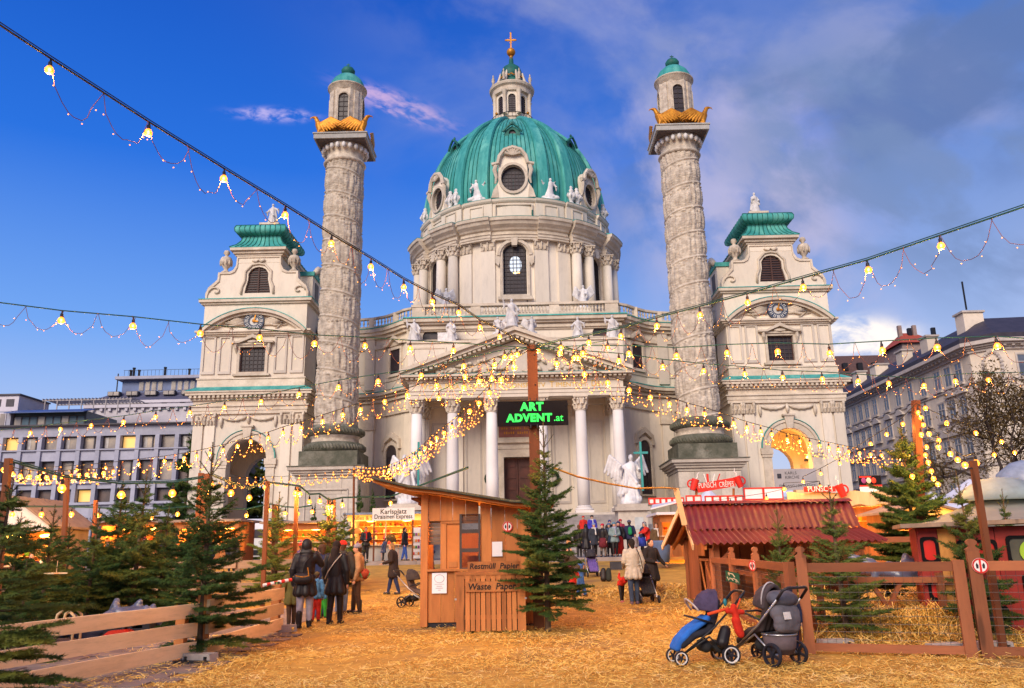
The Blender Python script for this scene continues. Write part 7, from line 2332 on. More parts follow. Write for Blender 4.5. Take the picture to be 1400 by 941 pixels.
# ================================================================ RED PLAYHOUSE WAGON
wgy = 14.6
wag = empty('playhouse_wagon', (at(1262, 800, wgy).x, wgy, 0), 'red playhouse wagon with rounded windows and a flat pale roof, right edge', 'playhouse')
w0 = gp(1266, 855).x * wgy / gp(1266, 855).y
redw = mat('playhouse_red', (.34, .022, .012), (.20, .012, .008), .55, 1.4, .006, dirt=.25)
osb = mat('osb_board', (.60, .28, .07), (.40, .16, .035), .7, 9, .01, stretch=(1, 1, .5))
wt = at(1260, 722, wgy).z
w0 = at(1262, 800, wgy).x
def wx(px): return at(px, 790, wgy).x
bx('body', redw, wag, w0, w0 + 4.2, wgy + .06, wgy + 1.7, .02, wt)
for (a, b, m_) in ((1262, 1287, redw), (1287, 1309, osb), (1309, 1356, redw), (1356, 1420, redw)):
 bx('side_panel', m_, wag, wx(a) + .005, wx(b) - .005, wgy, wgy + .055, .03, wt - .02)
frm = mat('rubber_window_seal', (.008, .008, .01), None, .9, spec=.1)
redg = mat('red_window', (.55, .02, .012), (.4, .015, .01), .3, 2)
darkg = mat('murky_pane', (.10, .10, .07), (.05, .05, .04), .3, 2)
def rwin(cx, cz, w, h, m_):
 def rr(w, h, r=.06): return [(cx + sx * (w - r) + r * math.cos(a), cz + sz * (h - r) + r * math.sin(a)) for sx, sz, a0 in ((1, 1, 0), (-1, 1, PI / 2), (-1, -1, PI), (1, -1, 1.5 * PI)) for a in (a0, a0 + PI / 4, a0 + PI / 2)]
 f_ = MB().plate(rr(w, h), [rr(w - .05, h - .05)], lambda u, v, d: (u, wgy - .04 + d, v), 0, .05).build('window', frm, wag)
 MB().plate(rr(w - .05, h - .05), [], lambda u, v, d: (u, wgy - .015 + d, v), 0, .01).build('pane', m_, f_)
for px, py, w, h, m_ in ((1275, 752, .14, .22, redg), (1277, 806, .13, .18, redg), (1283, 845, .15, .2, darkg), (1333, 752, .3, .17, redg), (1392, 752, .3, .24, darkg), (1343, 850, .2, .28, darkg), (1400, 800, .25, .2, darkg)):
 rwin(wx(px), at(px, py, wgy).z, w, h, m_)
MB().add([(w0 - .25, wgy - .3, wt + .0), (w0 + 4.6, wgy - .3, wt + .08), (w0 + 4.6, wgy + 2.4, wt + .1), (w0 - .25, wgy + 2.4, wt + .02), (w0 - .25, wgy - .3, wt + .07), (w0 + 4.6, wgy - .3, wt + .15), (w0 + 4.6, wgy + 2.4, wt + .17), (w0 - .25, wgy + 2.4, wt + .09)],
  [(0, 3, 2, 1), (4, 5, 6, 7), (0, 1, 5, 4), (1, 2, 6, 5), (2, 3, 7, 6), (3, 0, 4, 7)]).build('roof', grey_wood, wag)
lg = MB().plate(ellp(wx(1398), at(1398, 754, wgy).z, .2, .2, 24), [], lambda u, v, d: (u, wgy - .06 + d, v), 0, .02).build('round_emblem', mat('lime_disc', (.30, .50, .03), None, .5), wag)
text('at', .2, lg, whitep, (wx(1398), wgy - .065, at(1398, 754, wgy).z), ext=.003)
wag.rotation_euler.z = R(-21)
# ================================================================ STALLS AT THE BACK
goods_m = [mat('goods_%s' % n, c, None, .6) for n, c in (('red', (.6, .05, .03)), ('gold', (.7, .4, .06)), ('white', (.7, .62, .5)), ('green', (.08, .25, .05)), ('orange', (.7, .25, .04)), ('purple', (.25, .05, .2)))]
fascia_glow = mat('stall_fascia_glow', (1, .55, .15), None, .5, emit=(1, .40, .05), estr=1.1)  # emission put into the fascia boards themselves for the stalls' warm glow
def stall(pxa, pxb, ytop, yb, Y, name, label, kind='gable', wallm=orange_wood, roofm=None, lit=True, ctr=.95, fascia=None, z=1.1, depth=2.6, n=10, peak=.5):
 xa_, xb_ = at(pxa, 730, Y).x, at(pxb, 730, Y).x
 z1 = at((pxa + pxb) / 2, ytop, Y).z
 t_ = empty(name, ((xa_ + xb_) / 2, Y, z), label, 'market stall', 'lit market stalls in front of the church')
 roofm = roofm or grey_wood
 nb_ = max(3, int((xb_ - xa_) / .45))
 for i in range(nb_):
  a = xa_ + (xb_ - xa_) * i / nb_
  bx('front_board', wallm, t_, a + .01, a + (xb_ - xa_) / nb_ - .01, Y, Y + .04, z, z + ctr)
 for s in (xa_, xb_ - .06): bx('side_wall', wallm, t_, s, s + .06, Y - .02, Y + depth, z, z1)
 bx('back_wall', orange_wood, t_, xa_ + .06, xb_ - .06, Y + depth - .05, Y + depth, z, z1)
 bx('counter', spruce_wood, t_, xa_ - .05, xb_ + .05, Y - .25, Y + .3, z + ctr, z + ctr + .05)
 if kind == 'gable':
  xm = (xa_ + xb_) / 2
  for s, xe in ((-1, xa_ - .3), (1, xb_ + .3)):
   MB().add([(xe, Y - .5, z1 - .05), (xm, Y - .5, z1 + peak), (xm, Y + depth + .2, z1 + peak), (xe, Y + depth + .2, z1 - .05), (xe, Y - .5, z1 + .03), (xm, Y - .5, z1 + peak + .08), (xm, Y + depth + .2, z1 + peak + .08), (xe, Y + depth + .2, z1 + .03)],
     [(0, 3, 2, 1), (4, 5, 6, 7), (0, 1, 5, 4), (1, 2, 6, 5), (2, 3, 7, 6), (3, 0, 4, 7)]).build('roof', roofm, t_)
  MB().plate([(xa_ - .1, z1 - .12), (xb_ + .1, z1 - .12), (xb_ + .1, z1), (xm, z1 + peak - .03), (xa_ - .1, z1)], [], lambda u, v, d: (u, Y - .3 + d, v), 0, .05).build('gable', fascia or wallm, t_)
 else:
  bx('roof', roofm, t_, xa_ - .3, xb_ + .3, Y - .6, Y + depth + .2, z1, z1 + .12)
  bx('fascia', fascia or wallm, t_, xa_ - .1, xb_ + .1, Y - .32, Y - .27, z1 - .35, z1 - .01)
 if lit:
  for i in range(2):
   xl = xa_ + (xb_ - xa_) * (i + .5) / 2
   MB().ell((xl, Y + .9, z1 - .28), (.30, .07, .07), 10, 6).build('strip_lamp', glow_m, t_)
   lamp_light('stall_light', t_, Vector((xl, Y + .6, z1 - .5)) - WL[t_.name], 300, .1)
 for r_ in range(3):
  zz_ = z + ctr + .35 + r_ * .38
  if zz_ > z1 - .3: break
  bx('shelf', spruce_wood, t_, xa_ + .1, xb_ - .1, Y + depth - .35, Y + depth - .06, zz_, zz_ + .03)
  for i in range(n):
   if rng.random() < .15: continue
   x = xa_ + .2 + (xb_ - xa_ - .4) * (i + .5) / n
   h_ = rng.uniform(.12, .28)
   MB().lathe([(.07, 0), (.09, h_ * .5), (.04, h_)], 7, (x, Y + depth - .2, zz_ + .03)).build('ware', goods_m[int(rng.integers(6))], t_, fix=False)
 for i in range(n):
  x = xa_ + .2 + (xb_ - xa_ - .4) * (i + rng.random()) / n
  MB().lathe([(.08, 0), (.1, .05), (.03, rng.uniform(.1, .22))], 7, (x, Y + .05, z + ctr + .05)).build('ware', goods_m[int(rng.integers(6))], t_, fix=False)
 return t_, xa_, xb_, z1
white_r = mat('white_tent_cloth', (.66, .66, .72), (.55, .55, .62), .7, .6, .01)
sA, *_ = stall(-25, 70, 722, 0, 30, 'market_stall', 'white gabled market stall with bright goods at the left edge', 'gable', grey_wood, grey_wood, fascia=whitep, z=.35, peak=1.05)
sB, *_ = stall(138, 218, 716, 0, 46, 'market_stall', 'open orange stall with gently peaked roof and full shelves', 'gable', orange_wood, n=14, peak=.32)
sC, *_ = stall(243, 326, 714, 0, 42.6 + 1, 'market_stall', 'plain orange stall below the left church arch with its side wall in view', 'flat', orange_wood, n=8)
sD, *_ = stall(366, 446, 716, 0, 45.5, 'market_stall', 'brown stall selling glassware between two bulb poles', 'flat', orange_wood, n=14, ctr=1.05)
kw = mat('kiosk_grey', (.42, .40, .36), (.33, .31, .28), .8, 1)
sE, ka, kb, kz = stall(478, 578, 704, 0, 47.5, 'kiosk', 'grey kiosk with a golden lit front behind the small sign of the express', 'flat', kw, mat('kiosk_roof', (.22, .26, .33), None, .6), n=15, ctr=.85, fascia=fascia_glow)
text('Süßes & Saures', .3, sE, goods_m[0], (ka + 1.1, 47.16, kz - .18), ext=.004)
bx('middle_post', kw, sE, at(527, 730, 47.5).x - .03, at(527, 730, 47.5).x + .03, 47.5, 47.56, 1.9, kz - .3)
bx('display_rack', whitep, sE, kb - .55, kb - .1, 47.2, 47.4, 1.2, 2.9)
for r_ in range(4):
 for i in range(3): bx('packet', goods_m[(r_ + i * 2) % 6], sE, kb - .52 + i * .14, kb - .42 + i * .14, 47.15, 47.2, 1.4 + r_ * .35, 1.55 + r_ * .35)
MB().lathe([(.02, 0), (.38, .02), (.42, .15), (.3, .3), (.0, .32)], 16, (0, 0, 0)).build('round_lamp', mat('pretzel_lamp', (.5, .15, .04), None, .6, emit=(1, .3, .05), estr=.5), None, label='round amber lamp ornament on the left wall of the grey kiosk', cat='lamp').location = (at(484, 726, 47).x, 47.3, at(484, 730, 47).z)
a_, b_ = at(509, 712, 44.6), at(567, 694, 44.6)
ks = empty('express_sign', ((a_.x + b_.x) / 2, 44.6, a_.z), 'white sign with two lines of black print in front of the kiosk roof', 'sign')
bx('board', whitep, ks, a_.x, b_.x, 44.55, 44.6, a_.z, b_.z)
text('Karlsplatz', .36, ks, pen, ((a_.x + b_.x) / 2, 44.54, b_.z - .2), ext=.004, off=.003)
text('Draisinen Express', .33, ks, pen, ((a_.x + b_.x) / 2, 44.54, a_.z + .19), ext=.004, off=.003, sx=.86)
for s in (a_.x + .1, b_.x - .1): bx('post', pole_wood, ks, s - .04, s + .04, 44.6, 44.68, 1.1, b_.z - .02)
van = empty('delivery_van', (at(348, 740, 50).x, 50, 1.1), 'white delivery van parked between two orange stalls', 'van')
vx0, vx1 = at(330, 740, 50).x, at(366, 740, 50).x
MB().plate([(0, .35), (0, 2.0), (.35, 2.5), (.9, 2.62), (5, 2.62), (5, .35)], [], lambda u, v, d: (vx0 + d, 50 + u, 1.1 + v), 0, vx1 - vx0).build('body', whitep, van)
bx('windscreen', glass_d, van, vx0 + .12, vx1 - .12, 49.97, 50.0, 2.55, 3.05)
bx('grille', iron, van, vx0 + .1, vx1 - .1, 49.95, 50, 1.55, 1.85)
for s in (vx0 + .1, vx1 - .35):
 bx('headlight', mat('headlamp', (.6, .6, .6), None, .2), van, s, s + .25, 49.94, 50, 1.9, 2.1)
 MB().tube([(s, 50.6, 1.43), (s + .25, 50.6, 1.43)], .33, 16).build('wheel', blackp, van)
def mug(parent, px, py, Y, s, flip):
 c = at(px, py, Y)
 m = Matrix.Translation(c) @ Matrix.Rotation(.35 * flip, 4, 'Y')
 b = MB()
 q = MB().lathe([(.0, -.5), (.26, -.5), (.34, .5), (.28, .5), (.24, -.4)], 16)
 b.add([tuple(m @ (Vector(v) * s)) for v in q.v], q.f)
 b.tube([tuple(m @ (Vector((-flip * (.30 + .28 * math.sin(a)), 0, .32 * math.cos(a))) * s)) for a in [PI * i / 8 for i in range(9)]], .07 * s, 6)
 o = b.build('cup', redp, parent, smooth=True, auto=40)
 MB().tube([tuple(m @ (Vector(v) * s)) for v in ((0, 0, .5), (.1, 0, .75), (.0, 0, .95), (.16, 0, 1.25))], [.05 * s, .07 * s, .05 * s, .01], 6).build('steam', whitep, o)
P1, pa, pb_, pz_ = stall(905, 1062, 703, 0, 40.5, 'punch_stall', 'long punch and crepes stall hidden behind the shed, only its signs and roof showing', 'flat', orange_wood, white_r, n=6, z=1.1)
sgn = empty('punch_sign', at(978, 663, 40), 'red sign with two mugs above the long punch stall', 'sign')
pA, pB = at(953, 668, 40), at(1005, 664, 40)
MB().beam((pA.x, 40, pA.z), (pB.x, 40, pB.z + .18), .08, .42).build('board', redp, sgn)
text('PUNSCH  CRÊPES', .36, sgn, whitep, ((pA.x + pB.x) / 2, 39.94, (pA.z + pB.z) / 2 + .09), (PI / 2, -.03, 0), ext=.01, sx=.62)
mug(sgn, 949, 663, 40, .55, 1); mug(sgn, 1010, 659, 40, .55, -1)
for i, (a, b) in enumerate(((963, 966), (968, 968), (976, 974), (983, 980))):
 MB().beam(at(a - (1 if i < 2 else -1), 648, 40), at(b, 660, 40), .1, .04).build('striped_ribbon', redp if i % 2 else whitep, sgn)
for px in (952, 1003): MB().tube([at(px, 668, 40.2), at(px, 684, 40.2)], .06, 6).build('support', orange_wood, sgn)
def lightbox(px0, px1, py0, py1, Y, n, label):
 a, b = at(px0, py1, Y), at(px1, py0, Y)
 t_ = empty('menu_board', (a.x, Y, a.z), label, 'menu board', 'red framed menu boards on the punch stall roof')
 MB().plate(rect(a.x, b.x, a.z, b.z), [rect(a.x + .05 + (b.x - a.x) * i / n, a.x - .05 + (b.x - a.x) * (i + 1) / n, a.z + .06, b.z - .06) for i in range(n)], lambda u, v, d: (u, Y + d, v), 0, .06).build('frame', redp, t_)
 for i in range(n): bx('panel', paper, t_, a.x + .05 + (b.x - a.x) * i / n, a.x - .05 + (b.x - a.x) * (i + 1) / n, Y + .03, Y + .05, a.z + .06, b.z - .06)
lightbox(887, 935, 680, 690, 39.6, 6, 'row of six small white panels in a red frame, leftmost above the shed')
lightbox(938, 959, 677, 687, 39.5, 2, 'pair of white panels in a red frame below the left mug')
lightbox(964, 1016, 677, 687, 39.5, 5, 'row of white panels in a red frame left of the large menu board')
lightbox(1018, 1070, 666, 684, 39.4, 2, 'large red framed menu board near the right church arch')
P2, *_ = stall(1072, 1226, 694, 0, 34, 'punch_stall', 'rustic punch stall with wavy edged timber fascia and an arched lit opening', 'flat', orange_wood, spruce_wood, n=9, z=.8)
s2 = empty('punch_sign', at(1125, 669, 33), 'red board with white lettering and one mug above the rustic punch stall', 'sign')
a_, b_ = at(1100, 673, 33), at(1142, 665, 33)
bx('board', redp, s2, a_.x, b_.x, 33, 33.06, a_.z, b_.z)
text('PUNSCH', .3, s2, whitep, ((a_.x + b_.x) / 2, 32.98, (a_.z + b_.z) / 2), ext=.01, sx=.85)
mug(s2, 1150, 671, 33, .5, -1)
fa, fb_ = at(1077, 683, 33.2), at(1225, 676, 33.2)
wv = [(fa.x + (fb_.x - fa.x) * i / 24, fa.z - .28 + .05 * math.sin(i * 1.3)) for i in range(25)] + [(fa.x + (fb_.x - fa.x) * i / 24, fa.z + .26 + .04 * math.sin(i * .9 + 1)) for i in range(24, -1, -1)]
MB().plate(wv, [], lambda u, v, d: (u, 33.2 + d, v), 0, .06).build('wavy_fascia', spruce_wood, P2)
pp0, pp1 = at(1176, 669, 33.5), at(1204, 650, 33.5)
pb2 = empty('photo_board', (pp0.x, 33.5, pp0.z), 'dark advertising board with a red stripe on the rustic stall roof', 'sign')
bx('board', black_m, pb2, pp0.x, pp1.x, 33.5, 33.55, pp0.z + .1, pp1.z)
bx('stripe', redp, pb2, pp0.x, pp1.x, 33.49, 33.5, pp0.z + .1, pp0.z + .16); bx('header', redp, pb2, pp0.x + .02, pp0.x + .5, 33.49, 33.5, pp1.z - .09, pp1.z - .02)
for i in range(3): MB().ell((pp0.x + .18 + .2 * i, 33.48, pp0.z + .34), (.1, .02, .12), 10, 6).build('picture', goods_m[(5, 2, 0)[i]], pb2)
bx('footer', paper, pb2, pp0.x, pp1.x, 33.49, 33.55, pp0.z - .12, pp0.z + .09)
P3, *_ = stall(1228, 1300, 700, 0, 30, 'market_stall', 'lit stall with yellow and red goods behind the big fir of lights', 'gable', orange_wood, n=9, z=.7, peak=.3, fascia=fascia_glow)
def tent(cx, cy, z0, r_, h0, h1, m_, label, n=8, name='tent'):
 t_ = empty(name, (cx, cy, z0), label, 'tent')
 b = MB()
 sc_ = []
 for i in range(n * 4):
  a = 2 * PI * i / (n * 4)
  sc_.append(1 - .05 * (i % 4 in (1, 2, 3)) - .02 * (i % 4 == 2))
 prof = [(r_, 0), (r_, h0), (r_ * .55, h0 + (h1 - h0) * .38), (r_ * .22, h0 + (h1 - h0) * .75), (.02, h1)]
 vs = [(cx + rr * sc_[i] * math.cos(2 * PI * i / (4 * n)), cy + rr * sc_[i] * math.sin(2 * PI * i / (4 * n)), z0 + zz_) for rr, zz_ in prof for i in range(4 * n)]
 b.add(vs, [(k * 4 * n + i, k * 4 * n + (i + 1) % (4 * n), (k + 1) * 4 * n + (i + 1) % (4 * n), (k + 1) * 4 * n + i) for k in range(4) for i in range(4 * n)])
 b.build('canvas', m_, t_, smooth=True, auto=25)
 return t_
grey_c = mat('grey_green_canvas', (.22, .23, .22), (.15, .16, .16), .8, .8, .01)
cx_ = at(1395, 700, 22).x
t1 = tent(cx_, 22.8, .1, 2.45, 1.9, at(1395, 676, 22).z + .1, grey_c, 'grey green round tent with a pale crown behind the red playhouse')
MB().lathe([(1.3, 2.62), (.9, 2.95), (.5, 3.2), (0, 3.25)], 24, (cx_, 22.8, .0)).build('crown_cloth', mat('pale_blue_cloth', (.25, .33, .36), None, .6), t1, smooth=True)
for i, (px, py, Y, r_, lab) in enumerate(((1325, 655, 42, 3.0, 'white pointed tent right of the pole of lights'), (1272, 672, 45, 1.6, 'small white tent peak just left of the pole of lights'), (968, 668, 47, 2.2, 'white pointed tent behind the signs of the long punch stall'))):
 p = at(px, py, Y)
 tent(p.x, Y, 1.1, r_, (p.z - 1.1) * .55, p.z - 1.1, white_r, lab)
MB().lathe([(0, 1.5), (.6, 1.35), (1.3, .8), (1.5, 0)], 20, (at(1400, 650, 44).x, 44, at(1400, 668, 44).z)).build('dome_tent', mat('clear_dome', (.32, .35, .42), None, .3), smooth=True, label='pale transparent dome tent peeking over the round tent at the right edge', cat='tent')
pq_ = at(910, 693, 39)
aw = MB().add([(at(890, 700, 36).x, 36, at(890, 697, 36).z), (at(925, 695, 36).x, 36, at(925, 688, 36).z), (at(930, 690, 38).x, 38, at(930, 686, 38).z), (at(892, 690, 38).x, 38, at(892, 692, 38).z)], [(0, 1, 2, 3)])
aw2 = MB()
for v in ((0, 0, 0), (0, 0, .06)): aw2.v += [(a + v[0], b + v[1], c + v[2]) for a, b, c in aw.v]
aw2.f = [(0, 1, 2, 3), (7, 6, 5, 4), (0, 4, 5, 1), (1, 5, 6, 2), (2, 6, 7, 3), (3, 7, 4, 0)]
aw2.build('snowy_awning', white_r, label='small white awning beside the gable of the red roofed shed', cat='awning')
bk = MB().lathe([(.32, 0), (.42, .9), (.44, .95)], 18, (at(904, 740, 38).x, 38, .9)); bk.build('barrel_table', mat('blue_barrel', (.12, .2, .42), None, .6), smooth=True, label='blue round bar table beside the shed gable', cat='table')
# ================================================================ POLES AND LIGHT STRINGS
PTOP = Vector((xp, SY_, ptop - .05))
def bulb_meshes():
 g_ = MB().lathe([(0, -.1), (.036, -.092), (.056, -.064), (.058, -.034), (.04, .0), (.018, .02)], 10)
 k_ = len(g_.f)
 g_.ell((0, 0, -.036), (.02, .02, .026), 8, 6)
 me = bpy.data.meshes.new('bulb'); me.from_pydata(g_.v, [], g_.f); me.materials.append(bulb_m); me.materials.append(core_m)
 me.polygons.foreach_set('material_index', [0 if i < k_ else 1 for i in range(len(g_.f))])
 me.polygons.foreach_set('use_smooth', [True] * len(me.polygons))
 s_ = MB().lathe([(.02, .015), (.026, .02), (.026, .07), (.012, .085), (.012, .12)], 8)
 ms = bpy.data.meshes.new('socket'); ms.from_pydata(s_.v, [], s_.f); ms.materials.append(iron)
 return me, ms
BM, SM = bulb_meshes()
cable_g = mat('green_cable', (.02, .09, .07), None, .6)
cable_k = mat('black_cable', (.02, .022, .022), None, .6)
wire_p = mat('fairy_wire_brown', (.16, .06, .06), None, .6)
def string(label, pts, Ys, ext0=None, ext1=None, fairy=True, bs=1.0, lw=1.0, cab=cable_k, rad=.011, drop=.75, leds=7, to_pole=True, grp='strings of bulbs over the market'):
 """pts: bulb positions in survey pixels; Ys: (depth at first, depth at last)"""
 n = len(pts)
 L = [0]
 for a, b in zip(pts, pts[1:]): L.append(L[-1] + math.hypot(b[0] - a[0], b[1] - a[1]))
 P = []
 for (px, py), l in zip(pts, L):
  t = l / max(L[-1], 1)
  Y = 1 / ((1 - t) / Ys[0] + t / Ys[1])
  P.append(at(px, py, Y))
 t_ = empty('light_string', P[0], label, 'light string', grp)
 C_ = [p + Vector((0, 0, .13 * bs)) for p in P]
 ends0 = [at(*ext0)] if ext0 else []
 ends1 = [PTOP] if to_pole else ([at(*ext1)] if ext1 else [])
 cb_ = MB()
 allp = ends0 + C_ + ends1
 cb_.tube(allp, rad, 5, False)
 if rad > .012: cb_.tube([p + Vector((0, .02, .035)) for p in allp], rad * .6, 4, False)
 cb_.build('cable', cab, t_, smooth=True)
 for p in P:
  o = link('bulb', BM, t_, p - P[0], sc=(bs,) * 3)
  link('socket', SM, o)
  if p.y < 36: lamp_light('bulb_light', t_, p - P[0] + Vector((0, 0, -.115 * bs)), round((34 if p.y < 22 else 66) * lw), .03)
 if fairy:
  w_, l_ = MB(), MB()
  for i, (a, b) in enumerate(zip(C_, C_[1:])):
   d = (b - a).length
   nl = 2 if d > .8 else 1
   for q in range(nl):
    p0, p1 = a.lerp(b, q / nl), a.lerp(b, (q + 1) / nl)
    sag = min(drop * (.45 + .25 * rng.random()), d * .8)
    c_ = [p0.lerp(p1, s / 8) - Vector((0, rng.normal() * .03, sag * (4 * s / 8 * (1 - s / 8)) ** .7)) for s in range(9)]
    w_.tube(c_, .005 * max(1, p0.y / 16), 3, False)
    for s in range(1, 9, 1 if leds > 8 else 2):
     r_ = (.0085 if leds < 9 else .012) * max(1, p0.y / 15)
     l_.ell(c_[s] + Vector((rng.normal() * .03, rng.normal() * .03, -.03)), (r_, r_, r_), 5, 3)
  if w_.v: w_.build('fairy_wire', wire_p, t_, kind='stuff')
  if l_.v: l_.build('fairy_lights', led_m, t_, kind='stuff')
 return t_
string('thick light string climbing to the upper left corner of the sky', [(68, 92), (203, 178), (306, 241), (390, 291), (453, 330), (507, 362), (552, 390), (591, 410), (627, 425), (656, 445), (683, 458)], (8.0, 16), (-40, 8, 7.0), rad=.013, cab=cable_k, bs=.85)
string('thick light string rising to the right edge of the sky', [(1440, 282), (1286, 333), (1187, 366), (1098, 390), (1022, 411), (957, 428), (898, 443), (849, 457), (805, 466), (767, 473)], (9.5, 16.3), (1500, 262, 9.2), rad=.013, cab=cable_g, bs=.9)
string('light string running left across the upper windows of the left pavilion', [(-20, 422), (84, 435), (182, 443), (274, 453), (355, 459), (430, 467), (499, 470), (561, 474), (620, 477)], (12.5, 16.4), (-60, 410, 12), cab=cable_g)
string('light string running right past the upper window of the right pavilion', [(1420, 474), (1363, 470), (1281, 472), (1206, 476), (1134, 480), (1063, 478), (994, 480), (925, 484), (860, 481), (797, 481)], (13.5, 16.6), (1460, 468, 13), cab=cable_g)
string('light string running right level with the dentils of the right pavilion', [(1410, 516), (1351, 517), (1306, 519), (1263, 525), (1215, 522), (1173, 519), (1124, 516), (1070, 514), (1018, 509), (962, 505), (906, 499), (846, 491), (790, 487)], (20, 17.2), (1460, 508, 20), cab=cable_g)
string('light string crossing the left pavilion cornice towards the office roof', [(-5, 594), (42, 590), (83, 585), (125, 580), (169, 575), (213, 568), (260, 562), (307, 555), (357, 547), (409, 537), (463, 527), (517, 519), (576, 511), (634, 498), (690, 486)], (24, 17.3), (-50, 600, 25), cab=cable_g)
string('light string dipping from the pole over the left church arch', [(20, 648), (60, 644), (105, 641), (145, 638), (190, 633), (225, 629), (252, 625), (269, 622), (287, 618), (305, 614), (325, 608), (343, 602), (367, 597), (387, 590), (412, 583), (441, 574), (469, 565), (493, 558), (526, 547), (557, 538), (597, 525), (636, 513), (676, 497)], (34, 17.4), (-30, 652, 36), leds=9, drop=.9)
string('dense golden light string swooping down to the kiosk pole', [(484, 640), (490, 642), (497, 643), (504, 644), (511, 644.5), (518, 644), (525, 643), (532, 641), (539, 638.5), (546, 635.5), (553, 632), (560, 628), (567, 623.5), (574, 618), (581, 611), (589, 604), (597, 597), (607, 590), (618, 582), (629, 572), (642, 560), (655, 549), (669, 535), (685, 517), (703, 500)], (43, 17.6), leds=9, drop=1.0, bs=1.15)
string('light string curving down right across the portico to the pole of lights', [(761, 495), (799, 509), (831, 521), (860, 531), (889, 541), (915, 550), (939, 558), (963, 564), (984, 570.5), (1003, 577), (1021, 583), (1040, 588), (1055, 592), (1076, 599), (1093, 602), (1107, 605), (1120, 608), (1133, 610.5), (1146, 613), (1160, 616), (1175, 618), (1190, 620), (1205, 621), (1229, 622), (1243, 622)], (18, 33), None, leds=9, drop=.9, to_pole=False, bs=1.1)
string('short light string joining the pole from inside the tympanum at the left', [(565, 556), (576, 549), (600, 542), (634, 528), (655, 519), (672, 515), (699, 486), (707, 482)][2:], (19, 17.4), cab=cable_g, leds=9)
string('short light string joining the pole from the right of the tympanum', [(831, 473), (797, 479), (785, 487), (765, 480), (735, 477)], (18.5, 17.3), cab=cable_g, leds=9)
string('long low light string in front of the office windows', [(5, 640), (17, 646), (28, 649), (40, 650), (52, 651), (64, 651), (75, 650), (86, 650), (97, 649), (108, 648), (119, 647), (130, 647), (142, 645), (155, 643)], (20, 26), (-30, 630, 20), leds=9, to_pole=False)
string('faint far light string level with the column pedestal', [(290, 657), (314, 656), (338, 656), (362, 655), (385, 655), (409, 653), (432, 651), (456, 648), (478, 644)], (40, 43), (250, 655, 40), leds=9, to_pole=False, bs=.9)
TOP2 = at(1252, 550, 23.6)
string('light string hanging from the pole of lights down to the punch signs', [(1234, 578), (1212, 592), (1190, 605), (1148, 632), (1122, 646), (1098, 657)], (24, 33), ext0=(1252, 552, 23.6), lw=.4, fairy=False, to_pole=False, bs=1.1)
string('light string wound down the pole of lights into the big fir', [(1265, 556), (1255, 562), (1259, 569), (1262, 579), (1259, 592), (1270, 591), (1283, 600), (1283, 609), (1266, 609), (1265, 620), (1269, 630), (1273, 642), (1276, 652), (1247, 649), (1282, 660)], (23.2, 22.4), lw=.3, fairy=False, to_pole=False, bs=1.15)
string('light string from the pole of lights down to the leaning post', [(1294, 576), (1299, 618), (1309, 626), (1319, 633), (1334, 630)], (22, 13), fairy=False, to_pole=False, bs=.9)
string('light string from the pole of lights to the street trees', [(1294, 577), (1334, 590), (1369, 602), (1359, 620), (1387, 617)], (24, 27), ext0=(1252, 552, 23.6), fairy=False, to_pole=False, bs=1.15)
LOWG = 'low strings of large bulbs between the fence poles'
string('low string with large bulbs from the leftmost pole to the fir', [(85, 664), (166, 673), (236, 671)], (15, 16.5), ext0=(12, 630, 14), ext1=(284, 652, 17), fairy=False, to_pole=False, bs=1.25, cab=cable_g, rad=.018, grp=LOWG)
string('low string with large bulbs from the fir to the barrier pole', [(288, 661), (316, 671), (341, 678), (363, 664)], (17, 26), ext1=(366, 660, 27), fairy=False, to_pole=False, bs=1.35, cab=cable_g, rad=.018, grp=LOWG)
string('low string with large bulbs over the glassware stall and kiosk', [(404, 672), (410, 673), (423, 684), (437, 683), (449, 691), (454, 691), (468, 688), (534, 686)], (28, 33), ext0=(366, 660, 27), ext1=(640, 640, 20), fairy=False, to_pole=False, bs=1.45, cab=cable_g, rad=.02, grp=LOWG)
string('lowest far string of bulbs behind the row of firs', [(17, 701), (57, 701), (98, 701), (135, 702), (171, 705), (207, 705), (243, 701), (277, 699)], (27, 32), ext0=(-20, 695, 27), ext1=(288, 697, 32), fairy=False, to_pole=False, bs=1.45, cab=cable_g, rad=.018, grp=LOWG)
string('lowest far string of bulbs in front of the glassware stall', [(337, 703), (368, 696), (390, 700), (407, 701), (427, 698)], (33, 34), ext0=(288, 697, 32), fairy=False, to_pole=False, bs=1.45, cab=cable_g, rad=.018, grp=LOWG)
string('three loose bulbs on the rustic punch stall roof', [(1072, 667), (1121, 664), (1048, 680), (999, 687), (975, 690)], (33, 38), lw=.4, fairy=False, to_pole=False, bs=1.4, grp=LOWG)
def fpole(pxt, pyt, Y, pxb, label, w=.09, z=None, two=False):
 a = at(pxt, pyt, Y)
 zb = ground_z(a.x, Y) if z is None else z
 b = Vector((at(pxb, 800, Y).x, Y, zb))
 t_ = empty('bulb_pole', b, label, 'pole', 'brown timber poles carrying the bulb strings')
 MB().beam(b, a, w, w).build('post', pole_wood, t_)
 MB().beam(a + Vector((-.1, -.03, -.12)), a + Vector((.1, -.03, -.1)), .02, .02).build('hook', iron, t_)
 if two: MB().beam(a + Vector((-w, .02, -.9)), a + Vector((-w, .02, .02)), w * .7, w * .7).build('splice', pole_wood, t_)
